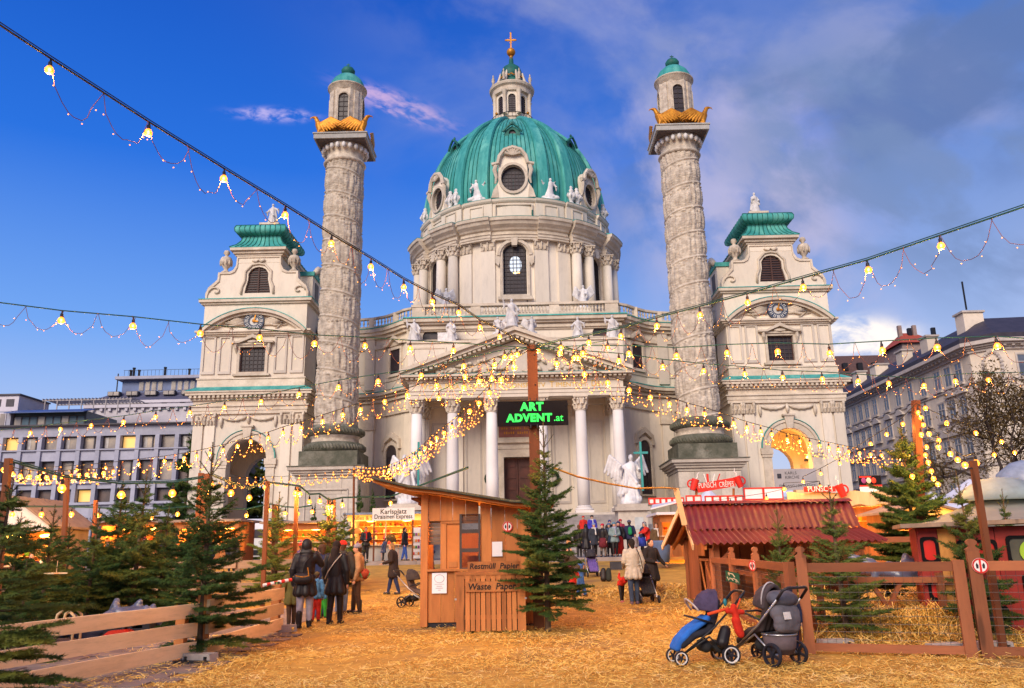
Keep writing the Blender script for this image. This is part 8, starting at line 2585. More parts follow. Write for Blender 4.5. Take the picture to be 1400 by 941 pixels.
for a in ((12, 627, 14, 0, 'leftmost leaning brown pole at the picture edge', .1), (92, 650, 21, 88, 'thin brown pole left of the tallest firs', .1), (131, 684, 24, 128, 'short brown pole among the left firs', .09),
  (283, 648, 17, 276, 'brown pole with a doubled top behind the bushy corner fir', .13, None, True), (366, 658, 26, 360, 'slim brown pole by the striped barrier', .12), (406, 666, 28.5, 402, 'brown pole in front of the glassware stall, left one', .12),
  (376, 690, 27.8, 376, 'split post behind the small decorated fir', .16), (450, 682, 30.2, 449, 'brown pole in front of the glassware stall, right one', .12), (457, 684, 31, 457, 'thin pole just right of the glassware stall poles', .09),
  (484, 640, 43, 482, 'thin far pole holding the dense golden string', .1), (1252, 548, 23.8, 1262, 'tall brown pole wound with lights inside the big fir', .19), (1330, 630, 12.4, 1358, 'leaning brown post at the fence near the right edge', .085)):
 fpole(*a[:4], a[4], *a[5:])
# ================================================================ PEOPLE
skin = mat('skin', (.55, .30, .20), (.48, .25, .17), .6, 6)
eye_m = mat('eye_dark', (.02, .015, .015), None, .3)
CM = {}
def cm(c, s=.9):
 k = 'cloth_%d_%d_%d' % tuple(int(x * 999) for x in c)
 return mat(k, c, tuple(x * .6 for x in c), s, 7, .006, 30)
BLK, NAVY, GREY, TEAL = (.016, .013, .015), (.02, .03, .09), (.40, .40, .38), (.22, .30, .30)
BEIGE, BROWN, OLIVE, REDC = (.48, .27, .13), (.07, .035, .02), (.13, .11, .03), (.62, .03, .02)
JEANS, PALEG, BURG, PURP, BLUE, WHITE = (.06, .10, .22), (.36, .33, .40), (.16, .02, .03), (.14, .04, .16), (.04, .08, .42), (.7, .66, .64)
PEOPLE = 'people visiting the christmas market'
def person(loc, h, face, label, coat=BLK, hem=.55, legs=BLK, shoes=BLK, hair=BROWN, hat=None, hood=False, arms='down', lean=0.0, stride=.08, scarf=None, far=False, boots=False, skirt=None, pack=None, pants_w=1.0, quilt=False, sit=False):
 """standing figure facing -y before the turn `face`; one continuous body, clothing as children"""
 root = empty('person', loc, label, 'person')
 vx = .030 if far else .014
 fs = 0 if far else 1
 hip, knee = .90, .48
 tz = 0.0
 if sit: tz = -.42
 L = lambda z, k=1.0: Vector((0, -lean * max(0, z - hip) * 1.0 * k, 0))
 def up(x, y, z):
  """torso point, bent forward at the hip by `lean` radians"""
  dz = z - hip
  return Vector((x, y * math.cos(lean) - dz * math.sin(lean), hip + dz * math.cos(lean) + y * -math.sin(lean) + tz))
 sh = [up(s * .185, 0, 1.41) for s in (-1, 1)]
 AR = {'down': ((-.27, .02, 1.12), (-.25, -.06, .84)), 'fwd': ((-.26, -.08, 1.14), (-.17, -.34, 1.10)), 'hold': ((-.27, .0, 1.13), (-.06, -.24, 1.06)), 'push': ((-.25, -.02, 1.14), (-.2, -.36, 1.0)),
  'up': ((-.30, -.1, 1.25), (-.16, -.28, 1.5)), 'reach': ((-.26, -.2, 1.2), (-.2, -.5, 1.0)), 'side': ((-.32, .0, 1.16), (-.45, -.1, .98))}
 a1, a2 = (arms if isinstance(arms, tuple) else (arms, arms))
 el, hd = [], []
 for s, k in ((-1, a1), (1, a2)):
  e_, h_ = AR[k]
  el.append(up(-s * e_[0], e_[1], e_[2])); hd.append(up(-s * h_[0], h_[1], h_[2]))
 hips = [Vector((s * .085, 0, hip + tz)) for s in (-1, 1)]
 kn = [Vector((s * .09, -.02 + s * stride * .5 - (.40 if sit else 0), knee + (.02 if sit else 0))) for s in (-1, 1)]
 an = [Vector((s * .09, s * stride + (.0 if not sit else -.38), .09)) for s in (-1, 1)]
 hc = up(0, -.015, 1.625)
 b = MB()
 caps(b, up(0, 0, .93), .145, up(0, 0, 1.15), .125, 12)
 caps(b, up(0, 0, 1.15), .125, up(0, 0, 1.33), .15, 12)
 caps(b, up(-.12, 0, 1.38), .075, up(.12, 0, 1.38), .075, 8)
 caps(b, up(0, 0, 1.40), .058, up(0, -.01, 1.53), .052, 8)
 b.ell(hc, (.078, .098, .118), 14, 10)
 b.ell(hc + Vector((0, -.03, -.055)), (.055, .065, .06), 10, 8)
 if not far:
  caps(b, hc + Vector((0, -.093, .015)), .012, hc + Vector((0, -.112, -.022)), .017, 8)
  caps(b, hc + Vector((-.022, -.092, -.06)), .009, hc + Vector((.022, -.092, -.06)), .009, 6)
  for s in (-1, 1): b.ell(hc + Vector((s * .08, .0, -.01)), (.012, .022, .032), 8, 6)
 for i, s in enumerate((-1, 1)):
  caps(b, sh[i], .055, el[i], .043, 10); caps(b, el[i], .043, hd[i], .027, 10)
  d = (hd[i] - el[i]).normalized()
  sd = Vector((0, 0, 1)).cross(d).normalized() if abs(d.z) < .8 else Vector((0, 1, 0))
  pal = hd[i] + d * .045
  caps(b, hd[i], .026, pal + d * .03, .032, 8, .6)
  for k in range(4):
   r0 = pal + d * .03 + sd * (.019 * (k - 1.5))
   m1 = r0 + d * (.032 - .004 * abs(k - 1.3))
   crl = up(0, -1, 0) - up(0, 0, 0)
   caps(b, r0, .0105, m1, .009, 6); caps(b, m1, .009, m1 + d * .02 + crl * .012, .0075, 6)
  th = pal - sd * .03 * s
  caps(b, hd[i] + d * .015, .012, th, .011, 6); caps(b, th, .011, th + d * .028, .008, 6)
  caps(b, hips[i], .09, kn[i], .06, 10); caps(b, kn[i], .06, an[i], .04, 10)
  caps(b, an[i], .04, an[i] + Vector((0, -.13, -.045)), .03, 8)
 me = remesh(b, .024 if far else .0105, fs)
 mesh_obj('body', me, skin, root)
 b = MB()
 for i in range(2):
  caps(b, hips[i], .105 * pants_w, kn[i], .078 * pants_w, 12); caps(b, kn[i], .078 * pants_w, an[i] + Vector((0, 0, .01)), .058 * pants_w, 12)
 caps(b, hips[0] + Vector((0, 0, .06)), .11, hips[1] + Vector((0, 0, .06)), .11, 10)
 mesh_obj('trousers', remesh(b, vx, 1), cm(legs), root)
 b = MB()
 for i in range(2):
  a = an[i]
  caps(b, a + Vector((0, .03, -.04)), .045, a + Vector((0, -.14, -.05)), .038, 8)
  if boots: caps(b, a, .062, a + Vector((0, 0, .20)), .066, 10)
  b.box(a.x - .045, a.x + .045, a.y - .17, a.y + .07, a.z - .09, a.z - .06)
 mesh_obj('shoes', remesh(b, .02 if far else .014, 1), cm(shoes, .5), root)
 b = MB()
 caps(b, up(0, .0, 1.02), .175, up(0, 0, 1.33), .185, 14)
 caps(b, up(-.13, 0, 1.39), .09, up(.13, 0, 1.39), .09, 10)
 caps(b, up(0, .01, 1.44), .09, up(0, .0, 1.50), .075, 10)
 if skirt is None and hem < .93:
  fl_ = .215 + (.95 - hem) * .10
  for q in range(7):
   a = 2 * PI * q / 7
   t_ = up(math.cos(a) * .09, math.sin(a) * .06, 1.02)
   bt = Vector((math.cos(a) * (fl_ - .07), math.sin(a) * (fl_ - .1), hem + .07 + tz * .4))
   if lean > .5: bt = up(math.cos(a) * (fl_ - .07), math.sin(a) * (fl_ - .1), hem + .07)
   caps(b, t_, .10, bt, .085, 10)
 for i in range(2):
  caps(b, sh[i], .088, el[i], .072, 10)
  dd = (hd[i] - el[i])
  caps(b, el[i], .072, el[i] + dd * .93, .052, 10)
  if quilt:
   for q in range(6):
    p = sh[i].lerp(el[i], q / 6); b.ell(p, (.092, .092, .04), 10, 5)
 if quilt:
  for q in range(9):
   z = hem + .07 + q * .105
   if z < 1.42: b.ell(up(0, 0, z) if z > hip else Vector((0, 0, z)), ((.225 if z < 1.05 else .195) + (1.05 - min(z, 1.05)) * .08, (.17 if z < 1.05 else .185), .042), 16, 6)
 if hood:
  b.ell(hc + Vector((0, .045, .015)), (.115, .11, .145), 12, 9)
  caps(b, up(-.07, .06, 1.5), .07, up(.07, .06, 1.5), .07, 8)
 elif not far: caps(b, up(-.07, .07, 1.47), .05, up(.07, .07, 1.47), .05, 8)
 mesh_obj('coat', remesh(b, vx * 1.15, 2), cm(coat), root)
 if skirt is not None:
  MB().lathe([(.26, hem + tz * .5), (.22, .8 + tz), (.17, 1.0 + tz)], 14).build('skirt', cm(skirt), root, smooth=True, world=False)
 if not hood:
  b = MB()
  b.ell(hc + Vector((0, .022, .025)), (.092, .098, .118), 12, 9)
  if hair is not None and not hat: caps(b, hc + Vector((0, .06, 0)), .075, hc + Vector((0, .085, -.13)), .05, 10)
  if hair is not None and hat: caps(b, hc + Vector((0, .06, 0)), .07, hc + Vector((0, .08, -.1)), .04, 8)
  mesh_obj('hair', remesh(b, .02 if far else .013, 1), cm(hair or BROWN), root)
 if hat is not None:
  b = MB().ell(hc + Vector((0, .01, .065)), (.105, .112, .085), 14, 9)
  b.lathe([(.105, -.02), (.112, 0), (.108, .03)], 14, tuple(hc + Vector((0, .01, .05))))
  mesh_obj('hat', remesh(b, .02 if far else .012, 1), cm(hat), root)
 if not far:
  b = MB()
  for s in (-1, 1): b.ell(hc + Vector((s * .032, -.087, .018)), (.011, .006, .007), 8, 5)
  b.build('eyes', eye_m, root, world=False)
 if scarf is not None:
  b = MB()
  b.tube([up(.1 * math.cos(a), .1 * math.sin(a) - .01, 1.485) for a in [2 * PI * i / 12 for i in range(13)]], .045, 8)
  caps(b, up(.03, -.12, 1.46), .045, up(.05, -.19, 1.15), .04, 8)
  mesh_obj('scarf', remesh(b, .018, 1), cm(scarf), root)
 if pack is not None:
  b = MB()
  caps(b, up(0, .22, 1.12), .11, up(0, .20, 1.33), .10, 10)
  mesh_obj('rucksack', remesh(b, .02, 1), cm(pack), root)
 s_ = h / 1.75
 root.scale = (s_, s_, s_)
 root.rotation_euler = (0, 0, face)
 return root, up
def ppl(px, pyf, Y, h, face, label, **k):
 """feet at pixel px on the ground at depth Y"""
 x = at(px, pyf, Y).x
 z = k.pop('z', None)
 return person((x, Y, ground_z(x, Y) + .012 if z is None else z), h, face, label, **k)
def bag(parent, up, p, size, m, strap=True, col=BLK, name='shoulder_bag', buckle=None):
 b = MB()
 c = up(*p)
 caps(b, c + Vector((-size[0] * .3, 0, 0)), size[2] * .5, c + Vector((size[0] * .3, 0, 0)), size[2] * .5, 10)
 b.ell(c, (size[0] * .5, size[1] * .5, size[2] * .55), 12, 8)
 o = mesh_obj(name, remesh(b, .016, 1), cm(col) if m is None else m, parent)
 if strap:
  pts = [up(p[0] * .9, p[1], p[2] + .1), up(p[0] * .2, p[1] + .01, 1.28), up(-.14, .09, 1.46), up(-.10, -.15, 1.36), up(.1, -.2, 1.15)]
  MB().tube(pts, .014, 6).build('strap', cm((.5, .42, .3)) if strap == 2 else cm(col), parent, smooth=True, world=False)
 if buckle:
  MB().tube([c + Vector((-.13, .09, .05)), c + Vector((0, .12, .03)), c + Vector((.14, .1, .06))], .012, 5).tube([c + Vector((-.13, .09, .05)), c + Vector((-.10, .09, .22))], .01, 5).build('gold_trim', gold, parent, world=False)
 return o
B_ = PI   # back to the camera
r_, up_ = ppl(415, 861, 18.35, 1.84, B_ + .1, 'woman seen from behind in a long black quilted hooded coat with pale grey leggings', coat=BLK, hem=.62, legs=PALEG, hood=True, arms=('up', 'down'), boots=True, quilt=True)
bag(r_, up_, (.02, .22, .98), (.30, .14, .24), None, True, BLK, buckle=True)
r_, up_ = ppl(457, 853, 19.3, 1.82, B_ - .2, 'woman in black with long dark hair and a pale patterned strap across her back', coat=BLK, hem=.60, legs=BLK, hair=(.03, .018, .015), arms='down', boots=True)
MB().tube([up_(-.16, .10, 1.46), up_(-.05, .2, 1.3), up_(.1, .2, 1.1), up_(.2, .12, .95)], .022, 6, True, .5).build('bag_strap', cm((.6, .52, .42)), r_, smooth=True, world=False)
caps_b = MB(); caps(caps_b, up_(0, .07, 1.55), .10, up_(.01, .12, 1.3), .085, 10); mesh_obj('long_hair', remesh(caps_b, .014, 1), cm((.03, .018, .015)), r_)
r_, up_ = ppl(487, 837, 22.6, 1.78, PI / 2 * -1 + .25, 'woman in a beige coat and grey knit hat with a colourful round shoulder bag', coat=BEIGE, hem=.80, legs=BROWN, shoes=(.03, .02, .015), hat=(.22, .22, .30), hair=(.06, .03, .015), arms=('hold', 'down'), boots=True)
r_.rotation_euler.z = -PI / 2 + .2
bb = bag(r_, up_, (.08, .2, .98), (.26, .24, .26), cm((.35, .05, .02)), 1, BLK)
MB().tube([Vector((.21 + .02 * math.sin(a), .2 - .12 * math.cos(a), .95 + .05 * math.sin(a * 5))) for a in [PI * i / 10 for i in range(11)]], .018, 5).build('bag_pattern', cm((.05, .30, .12)), r_, world=False)
r_, up_ = ppl(466, 836, 22.3, 1.86, B_ + .25, 'man in a dark jacket, bright red cap and blue jeans seen from behind', coat=(.05, .045, .04), hem=.86, legs=(.16, .22, .34), shoes=(.12, .07, .04), hat=REDC, hair=BROWN)
ppl(437, 842, 21.3, 1.76, B_ + .5, 'man in a navy padded jacket and brown beanie between the two women in black', coat=NAVY, hem=.84, legs=JEANS, hat=BROWN, arms='hold', quilt=True)
ppl(431, 846, 20.0, 1.12, B_, 'child in a blue jacket and bright red trousers among the adults', coat=(.10, .28, .55), hem=.8, legs=(.65, .04, .03), hat=(.1, .07, .03), pants_w=1.2)
ppl(441, 838, 21.0, 1.0, B_ - .4, 'small child with green trousers half hidden behind the woman with the strap', coat=(.05, .2, .4), hem=.8, legs=(.04, .35, .04), hat=OLIVE, pants_w=1.2)
ppl(398, 852, 19.0, 1.3, B_ + .5, 'child in an olive coat and orange hat at the barrier', coat=OLIVE, hem=.6, legs=BROWN, hat=(.7, .2, .04))
ppl(411, 775, 30, 1.78, B_, 'person in purple with a red hat in front of the glassware stall', coat=(.08, .05, .16), hem=.8, legs=BLK, hat=REDC, far=True)
ppl(538, 808, 29.5, 1.74, -PI / 2, 'person in a long dark coat leaning forward behind the small stroller', coat=(.03, .02, .02), hem=.55, legs=NAVY, lean=.12, arms='push', hair=(.25, .14, .06), far=True, stride=.2)
for px, Y, h, face, z, lab, k in (
 (500, 45.5, 1.8, .1, 1.12, 'man in a black coat with red scarf standing before the kiosk', dict(coat=BLK, hem=.75, scarf=REDC, arms='hold')),
 (553, 45.2, 1.75, 1.4, 1.12, 'man in a dark jacket and jeans walking past the kiosk', dict(coat=BLK, hem=.8, legs=(.04, .1, .4), stride=.16)),
 (524, 44.8, 1.2, 1.2, 1.12, 'child in grey blue crouched before the kiosk counter', dict(coat=(.10, .12, .2), hem=.6, lean=.3)),
 (534, 48.6, 1.7, 0, 1.12, 'kiosk seller in dark clothes behind the counter', dict(coat=BLK, hem=.8, hair=(.3, .06, .03))),
 (590, 40.0, 1.7, -1.3, None, 'person in dark blue bending behind the left side of the hut', dict(coat=(.03, .05, .14), hem=.8, lean=.7, arms='reach')),
 (799, 53.5, 1.6, 0, 2.0, 'person in a bright red hooded jacket high on the church steps', dict(coat=REDC, hem=.8, hat=REDC)),
 (811, 52.5, 1.75, 0, 1.85, 'person in a royal blue jacket and black pointed hat on the steps', dict(coat=(.06, .05, .40), hem=.8, hat=BLK, scarf=WHITE)),
 (792, 46.8, 1.75, B_, 1.12, 'brown haired woman in black with her back turned, leftmost at the rim', dict(coat=BLK, hem=.55, hair=(.16, .07, .03))),
 (802, 46.2, 1.76, B_, 1.12, 'figure in a long black hooded coat seen from behind at the rim', dict(coat=BLK, hem=.4, hood=True)),
 (813, 45.3, 1.78, .2, 1.12, 'woman in a dark coat with big white scarf and pale blue hat', dict(coat=(.03, .035, .05), hem=.6, hat=(.25, .32, .55), scarf=WHITE)),
 (825, 44.8, 1.72, -.5, 1.12, 'woman in a crimson hat, black jacket and burgundy skirt', dict(coat=BLK, hem=.5, skirt=BURG, legs=(.2, .15, .12), hat=(.5, .02, .05), boots=True)),
 (834, 46.0, 1.78, -.3, 1.12, 'person in a blue grey hooded anorak behind the woman in teal', dict(coat=(.07, .10, .16), hem=.7, hat=(.1, .15, .3))),
 (841, 44.6, 1.78, 0, 1.12, 'woman in a teal grey coat with hands clasped at the stone rim', dict(coat=TEAL, hem=.72, legs=BLK, hat=(.10, .22, .30), scarf=(.35, .38, .5), arms='hold')),
 (835, 53.5, 1.72, 0, 2.0, 'person in a black hooded coat sitting on the church steps', dict(coat=BLK, hem=.7, hat=(.03, .04, .2), sit=True)),
 (847, 45.4, 1.85, -.3, 1.12, 'tall person in a black jacket above a long red skirt', dict(coat=BLK, hem=.12, skirt=(.6, .03, .02), hat=(.06, .06, .14))),
 (850, 50.5, 1.75, .3, 1.5, 'person in a red hat and pink jacket beside the angel pedestal', dict(coat=(.4, .04, .08), hem=.8, hat=(.5, .02, .04), arms='fwd')),
 (862, 45.6, 1.9, B_, 1.12, 'person in a dark navy jacket with a green bag before the angel pedestal', dict(coat=(.03, .03, .08), hem=.8, hat=(.10, .10, .16), pack=(.02, .3, .1))),
 (878, 44.6, 1.78, 1.2, 1.12, 'person in navy with a bright blue skirt bending right of the pedestal', dict(coat=(.03, .04, .09), hem=.5, skirt=(.05, .08, .5), hat=(.15, .05, .07), lean=.25, arms='fwd')),
 (889, 43.8, 1.75, -1.3, 1.12, 'person in a bright red puffer jacket leaning to the left', dict(coat=REDC, hem=.75, legs=(.4, .3, .28), hair=(.3, .3, .3), lean=.35, arms='reach')),
 (899, 41.5, 1.85, 0, None, 'person in a brown fur hooded coat beside the blue round table', dict(coat=(.13, .08, .04), hem=.6, hood=True, scarf=WHITE)),
 (869, 43.9, 1.15, .4, 1.12, 'small child in grey and pink at the rim before the pedestal', dict(coat=(.3, .26, .26), hem=.7, legs=(.6, .2, .25))),
 (196, 40.0, 1.72, .4, None, 'person in a purple grey coat and red hat before the open orange stall', dict(coat=PURP, hem=.7, legs=(.05, .1, .4), hat=(.4, .05, .1))),
 (227, 38.0, 1.82, B_, None, 'man in a navy jacket in front of the right end of the open stall', dict(coat=NAVY, hem=.85)),
 (147, 39.0, 1.7, -1, None, 'person in light blue and orange left of the open orange stall', dict(coat=(.15, .25, .6), hem=.8, hat=(.7, .2, .04))),
 (285, 38.5, 1.8, B_, None, 'person in dark blue in front of the plain orange stall, left one', dict(coat=(.02, .03, .08), hem=.7)),
 (318, 39.5, 1.78, .2, None, 'person in black with a blue bag by the side wall of the orange stall', dict(coat=BLK, hem=.7, pack=BLUE)),
 (268, 40.5, 1.72, B_, None, 'person in a wine red coat at the left end of the plain orange stall', dict(coat=BURG, hem=.6)),
 (45, 27.0, 1.7, .5, None, 'person in dark plum in front of the white gabled stall', dict(coat=(.05, .02, .05), hem=.6))):
 x = at(px, 750, Y).x
 person((x, Y, (ground_z(x, Y) if z is None else z) + .0), h, face, lab, far=True, **k)
r_, up_ = ppl(868, 825, 24.0, 1.78, B_ + .05, 'woman in a pale grey quilted coat and jeans with a thin shoulder strap', coat=(.46, .46, .42), hem=.66, legs=(.04, .07, .14), shoes=(.10, .07, .12), hair=(.015, .012, .012), arms=('down', 'push'), quilt=True)
MB().tube([up_(-.12, .12, 1.47), up_(-.2, .18, 1.2), up_(-.24, .16, .95)], .012, 5).build('strap', cm(BLK), r_, smooth=True, world=False)
ppl(893, 812, 26.3, 1.76, .55, 'dark haired woman in a long black coat standing by the dark stroller', coat=(.022, .018, .02), hem=.5, legs=BLK, hair=(.02, .015, .012), arms=('hold', 'side'))
ppl(850, 815, 24.8, 1.02, .3, 'child in a bright red jacket bending down to the straw', coat=REDC, hem=.86, legs=BLK, shoes=(.5, .1, .15), hair=(.12, .03, .015), lean=1.15, arms='reach', stride=.14)
ppl(795, 802, 27.2, 1.76, -2.0, 'adult in a brown jacket and blue jeans bending over beside the tree', coat=(.06, .045, .03), hem=.86, legs=(.05, .14, .40), lean=.95, arms='reach', stride=.15)
ppl(783, 803, 26.5, .98, .6, 'toddler in a red snowsuit in the straw beside the tree', coat=REDC, hem=.8, legs=(.4, .03, .03), hat=(.10, .08, .10), lean=.5, arms='fwd')
ppl(780, 786, 29.0, 1.3, .5, 'child with a white hat partly behind the tree branches', coat=(.35, .06, .10), hem=.7, hat=WHITE, arms='fwd')
ppl(772, 782, 31.5, 1.7, 1.2, 'person in dark grey behind the lower branches of the sign tree', coat=(.06, .06, .08), hem=.7, hair=(.4, .22, .1), lean=.3, far=True)
ppl(1085, 880, 12.6, .92, .1, 'child in dark navy standing behind the brown stroller', coat=(.012, .018, .05), hem=.7, legs=(.012, .018, .05), hat=(.02, .02, .05), pants_w=1.2)
# ================================================================ STROLLERS
alu = mat('brushed_tube', (.45, .45, .47), None, .35, metal=.8)
whi = mat('white_rim', (.70, .68, .66), None, .5)
def wheel(parent, c, r_, w=.045, rim=True, rz=0):
 m = Matrix.Translation(c) @ Matrix.Rotation(rz, 4, 'Z') @ Matrix.Rotation(PI / 2, 4, 'Y')
 t = MB()
 q = MB().lathe([(r_ * .80, -w / 2), (r_ * .96, -w / 2), (r_, -w * .2), (r_, w * .2), (r_ * .96, w / 2), (r_ * .80, w / 2), (r_ * .78, 0), (r_ * .80, -w / 2)], 24, cap=False)
 t.add([tuple(m @ Vector(v)) for v in q.v], q.f)
 o = t.build('wheel', blackp, parent, smooth=True, auto=40, world=False)
 off = o.location
 def sub(name, q, mm):
  b = MB().add([tuple(m @ Vector(v) - off) for v in q.v], q.f)
  b.build(name, mm, o, smooth=True, auto=40, world=False)
 if rim: sub('rim', MB().lathe([(r_ * .66, -w * .4), (r_ * .79, -w * .45), (r_ * .79, w * .45), (r_ * .66, w * .4), (r_ * .66, -w * .4)], 24, cap=False), whi)
 h = MB().lathe([(r_ * .2, -w * .6), (r_ * .2, w * .6)], 12)
 for i in range(5):
  a = 2 * PI * i / 5
  h.beam((r_ * .1 * math.cos(a), r_ * .1 * math.sin(a), 0), (r_ * .7 * math.cos(a), r_ * .7 * math.sin(a), 0), r_ * .22, w * .5)
 sub('hub', h, blackp)
def tubes(name, parent, runs, r_, m_):
 b = MB()
 for p in runs: b.tube(p, r_, 8)
 return b.build(name, m_, parent, smooth=True, world=False)
def shell(name, parent, prof, w, m_, th=.02):
 """fabric shape: side outline in (y, z), width w"""
 n = len(prof)
 b = MB()
 for i in range(n - 1):
  p, q = prof[i], prof[i + 1]
  for k in range(4):
   x0, x1 = -w / 2 + w * k / 4, -w / 2 + w * (k + 1) / 4
   caps(b, ((x0 + x1) / 2, p[0], p[1]), w / 6.2, ((x0 + x1) / 2, q[0], q[1]), w / 6.2, 8)
 return mesh_obj(name, remesh(b, .014, 1), m_, parent)
def stroller(loc, rz, label, seatc, hoodc, liner=None, style='A', sc=1.0):
 t_ = empty('stroller', loc, label, 'stroller', 'strollers parked around the straw square')
 W_ = .27
 wr = .15 if style == 'A' else .165
 for s in (-1, 1):
  wheel(t_, (s * W_, .34, wr), wr, .05, style == 'A')
  wheel(t_, (s * (W_ - (.05 if style == 'A' else .0)), -.44, .115), .115, .045, style == 'A')
 tubes('chassis', t_, [[(s * (W_ - .03), .34, wr), (s * (W_ - .03), .02, .42), (s * (W_ - .05), -.42, .17)] for s in (-1, 1)] + [[(s * (W_ - .03), -.38, .2), (s * (W_ - .02), .1, .55), (s * (W_ - .02), .58, 1.0)] for s in (-1, 1)] + [[(-W_ + .02, .34, wr), (W_ - .02, .34, wr)]], .016, alu if style == 'B' else iron)
 tubes('handle', t_, [[(-W_ + .02, .5, .92), (-W_ + .02, .62, 1.05), (-W_ + .08, .66, 1.08), (W_ - .08, .66, 1.08), (W_ - .02, .62, 1.05), (W_ - .02, .5, .92)]], .022, blackp)
 shell('seat', t_, [(.22, .92), (.16, .70), (.06, .50), (-.18, .44), (-.38, .30)], .36, cm(seatc))
 b = MB()
 for i in range(6):
  a = .15 + i * .32
  pts = [Vector((.19 * math.cos(q), .16 - .30 * math.cos(a) * math.sin(q) + .02, .80 + .30 * math.sin(a) * math.sin(q))) for q in [PI * j / 8 for j in range(9)]]
  for p, q in zip(pts, pts[1:]): caps(b, p, .032, q, .032, 6)
  if i < 5:
   a2 = a + .16
   pts2 = [Vector((.185 * math.cos(q), .16 - .29 * math.cos(a2) * math.sin(q) + .02, .80 + .29 * math.sin(a2) * math.sin(q))) for q in [PI * j / 8 for j in range(9)]]
   for p, q in zip(pts2, pts2[1:]): caps(b, p, .034, q, .034, 6)
 mesh_obj('canopy', remesh(b, .014, 1), cm(hoodc), t_)
 if liner is not None:
  shell('footmuff', t_, [(.05, .68), (-.08, .60), (-.25, .50), (-.40, .36), (-.46, .26)], .34, cm(liner))
 tubes('bumper_bar', t_, [[(-.2, .1, .62), (-.2, -.16, .70), (-.12, -.24, .72), (.12, -.24, .72), (.2, -.16, .70), (.2, .1, .62)]], .016, blackp)
 b = MB()
 caps(b, (-.1, .0, .27), .10, (.1, .0, .27), .10, 8); caps(b, (-.12, .22, .25), .1, (.12, .22, .25), .1, 8)
 mesh_obj('basket', remesh(b, .02, 1), cm((.02, .02, .022)), t_)
 t_.rotation_euler = (0, 0, rz)
 t_.scale = (sc,) * 3
 return t_
S1 = stroller((2.42, 11.85, .0), PI * 1.5 + .12, 'stroller with a royal blue footmuff, red bag and dark purple canopy', (.02, .02, .03), (.07, .05, .10), (.03, .17, .62), 'A', .87)
MB().tube([(.2 * math.cos(q), -.10 - .13 * math.sin(q), .80 + .17 * math.sin(q)) for q in [PI * j / 10 for j in range(11)]], .03, 8, True, .5).build('canopy_lining', cm((.6, .5, .46)), S1, smooth=True, world=False)
b = MB(); caps(b, (.31, .42, .86), .05, (.31, .50, .46), .065, 8); caps(b, (.31, .32, .80), .04, (.31, .56, .78), .04, 8); caps(b, (.31, .44, .66), .07, (.31, .48, .5), .07, 8)
mesh_obj('red_bag', remesh(b, .012, 1), cm((.68, .03, .012)), S1)
b = MB(); b.tube([(.30, .55, .98), (.31, .45, .80), (.31, .5, .55)], .014, 6).tube([(.30, .0, .76), (.31, .35, .84)], .024, 6); b.build('red_strap', cm((.75, .08, .02)), S1, smooth=True, world=False)
b = MB(); caps(b, (.26, .22, .34), .1, (.2, .3, .50), .09, 8); mesh_obj('black_bag', remesh(b, .016, 1), cm(BLK), S1)
MB().ell((.29, .30, .93), (.03, .03, .06), 10, 7).build('bottle', cm((.03, .28, .33), .3), S1, smooth=True, world=False)
S2 = stroller((3.25, 11.75, .0), .42, 'stroller seen from behind with a big grey bag hanging on its back', (.05, .035, .035), (.075, .055, .06), None, 'B', .93)
S2.rotation_euler.z = R(212)
grey_b = cm((.13, .12, .14))
b = MB()
caps(b, (-.12, .40, .72), .13, (.13, .40, .74), .13, 12); caps(b, (-.1, .42, .55), .12, (.12, .42, .56), .11, 12); b.ell((0, .43, .64), (.25, .13, .18), 14, 9)
mesh_obj('rear_bag', remesh(b, .014, 2), grey_b, S2)
b = MB(); caps(b, (-.14, .36, .92), .11, (.15, .36, .93), .11, 12); b.ell((0, .40, .91), (.27, .14, .11), 14, 8); mesh_obj('rolled_blanket', remesh(b, .014, 2), cm((.10, .10, .13)), S2)
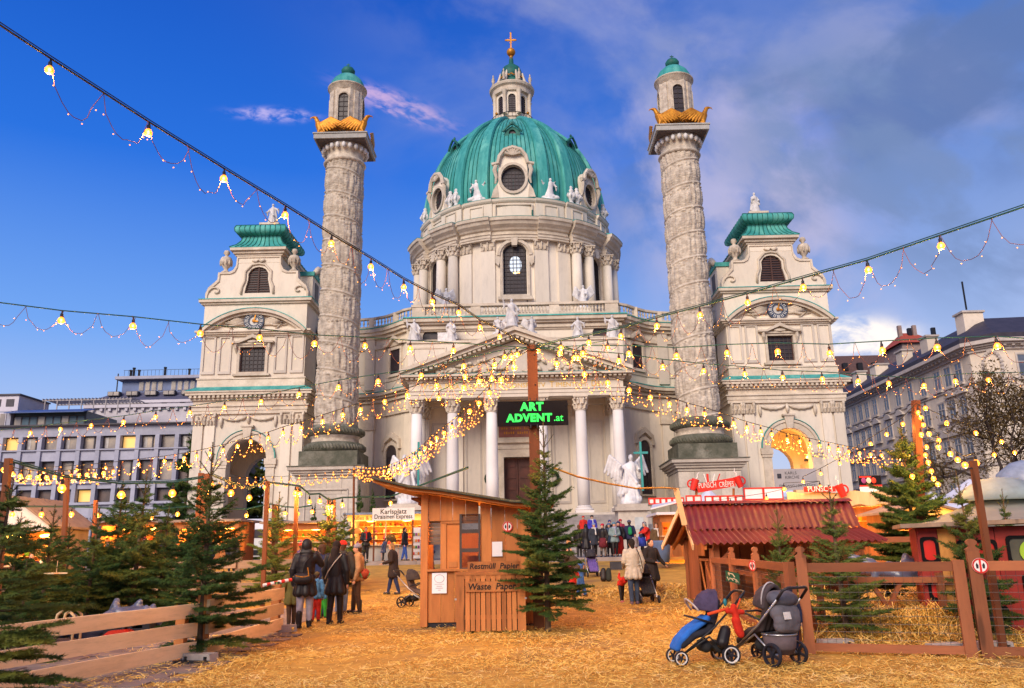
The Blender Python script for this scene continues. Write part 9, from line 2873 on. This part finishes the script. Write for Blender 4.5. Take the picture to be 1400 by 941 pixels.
MB().mbox(Matrix.Translation((.12, .545, .70)) @ Matrix.Rotation(.2, 4, 'X'), (.13, .015, .10)).build('white_tag', cm(WHITE), S2, world=False)
bk_ = MB().lathe([(.17, .16), (.22, .26), (.24, .42), (.235, .42), (.2, .2)], 20, (0, .26, 0)); bk_.build('bucket_basket', cm((.11, .08, .085)), S2, smooth=True, world=False)
MB().tube([(.24 * math.cos(a), .26 + .24 * math.sin(a), .43) for a in [2 * PI * i / 20 for i in range(21)]], .014, 6).build('basket_rim', alu, S2, smooth=True, world=False)
arc = [(.21 * math.cos(q), .17, .84 + .30 * math.sin(q)) for q in [PI * j / 12 for j in range(13)]]
MB().tube(arc, .012, 6).build('canopy_piping', cm((.5, .46, .46)), S2, smooth=True, world=False)
stroller((at(568, 822, 24.5).x, 24.5, .01), 1.25, 'small stroller with white tubes behind the left side of the hut', (.12, .08, .07), (.05, .04, .04), None, 'B', .95)
stroller((at(884, 828, 24.6).x, 24.6, .01), .1, 'dark stroller between the woman in grey and the woman in black', (.03, .03, .035), (.025, .025, .03), None, 'B', .98)
stroller((at(810, 788, 35.0).x, 35.0, ground_z(2, 35)), .1, 'stroller with a purple seat before the stone rim', (.08, .05, .22), (.03, .03, .04), (.12, .08, .3), 'B', 1.0)
for px, c, lab in ((825, BLK, 'black rucksack lying in the straw, left one'), (832, (.03, .035, .03), 'dark rucksack with a pale stripe lying in the straw, right one')):
 b = MB(); caps(b, (0, 0, .12), .13, (.03, .05, .42), .10, 10)
 mesh_obj('rucksack', remesh(b, .025, 1), cm(c), None, (at(px, 788, 33).x, 33.0, ground_z(2, 33)), .3, 1.0, label=lab, cat='rucksack')
MB().box(at(842, 762, 38).x - .25, at(842, 762, 38).x + .25, 38, 38.4, ground_z(2, 38), ground_z(2, 38) + .35).build('small_crate', cm((.05, .05, .06)), label='small dark crate with a blue top below the stone rim', cat='crate')
lamp_light('arch_glow', al, (-.6, -.6, -.6), 700, .2, (1, .40, .06))
bpy.data.scenes.remove(WORK)
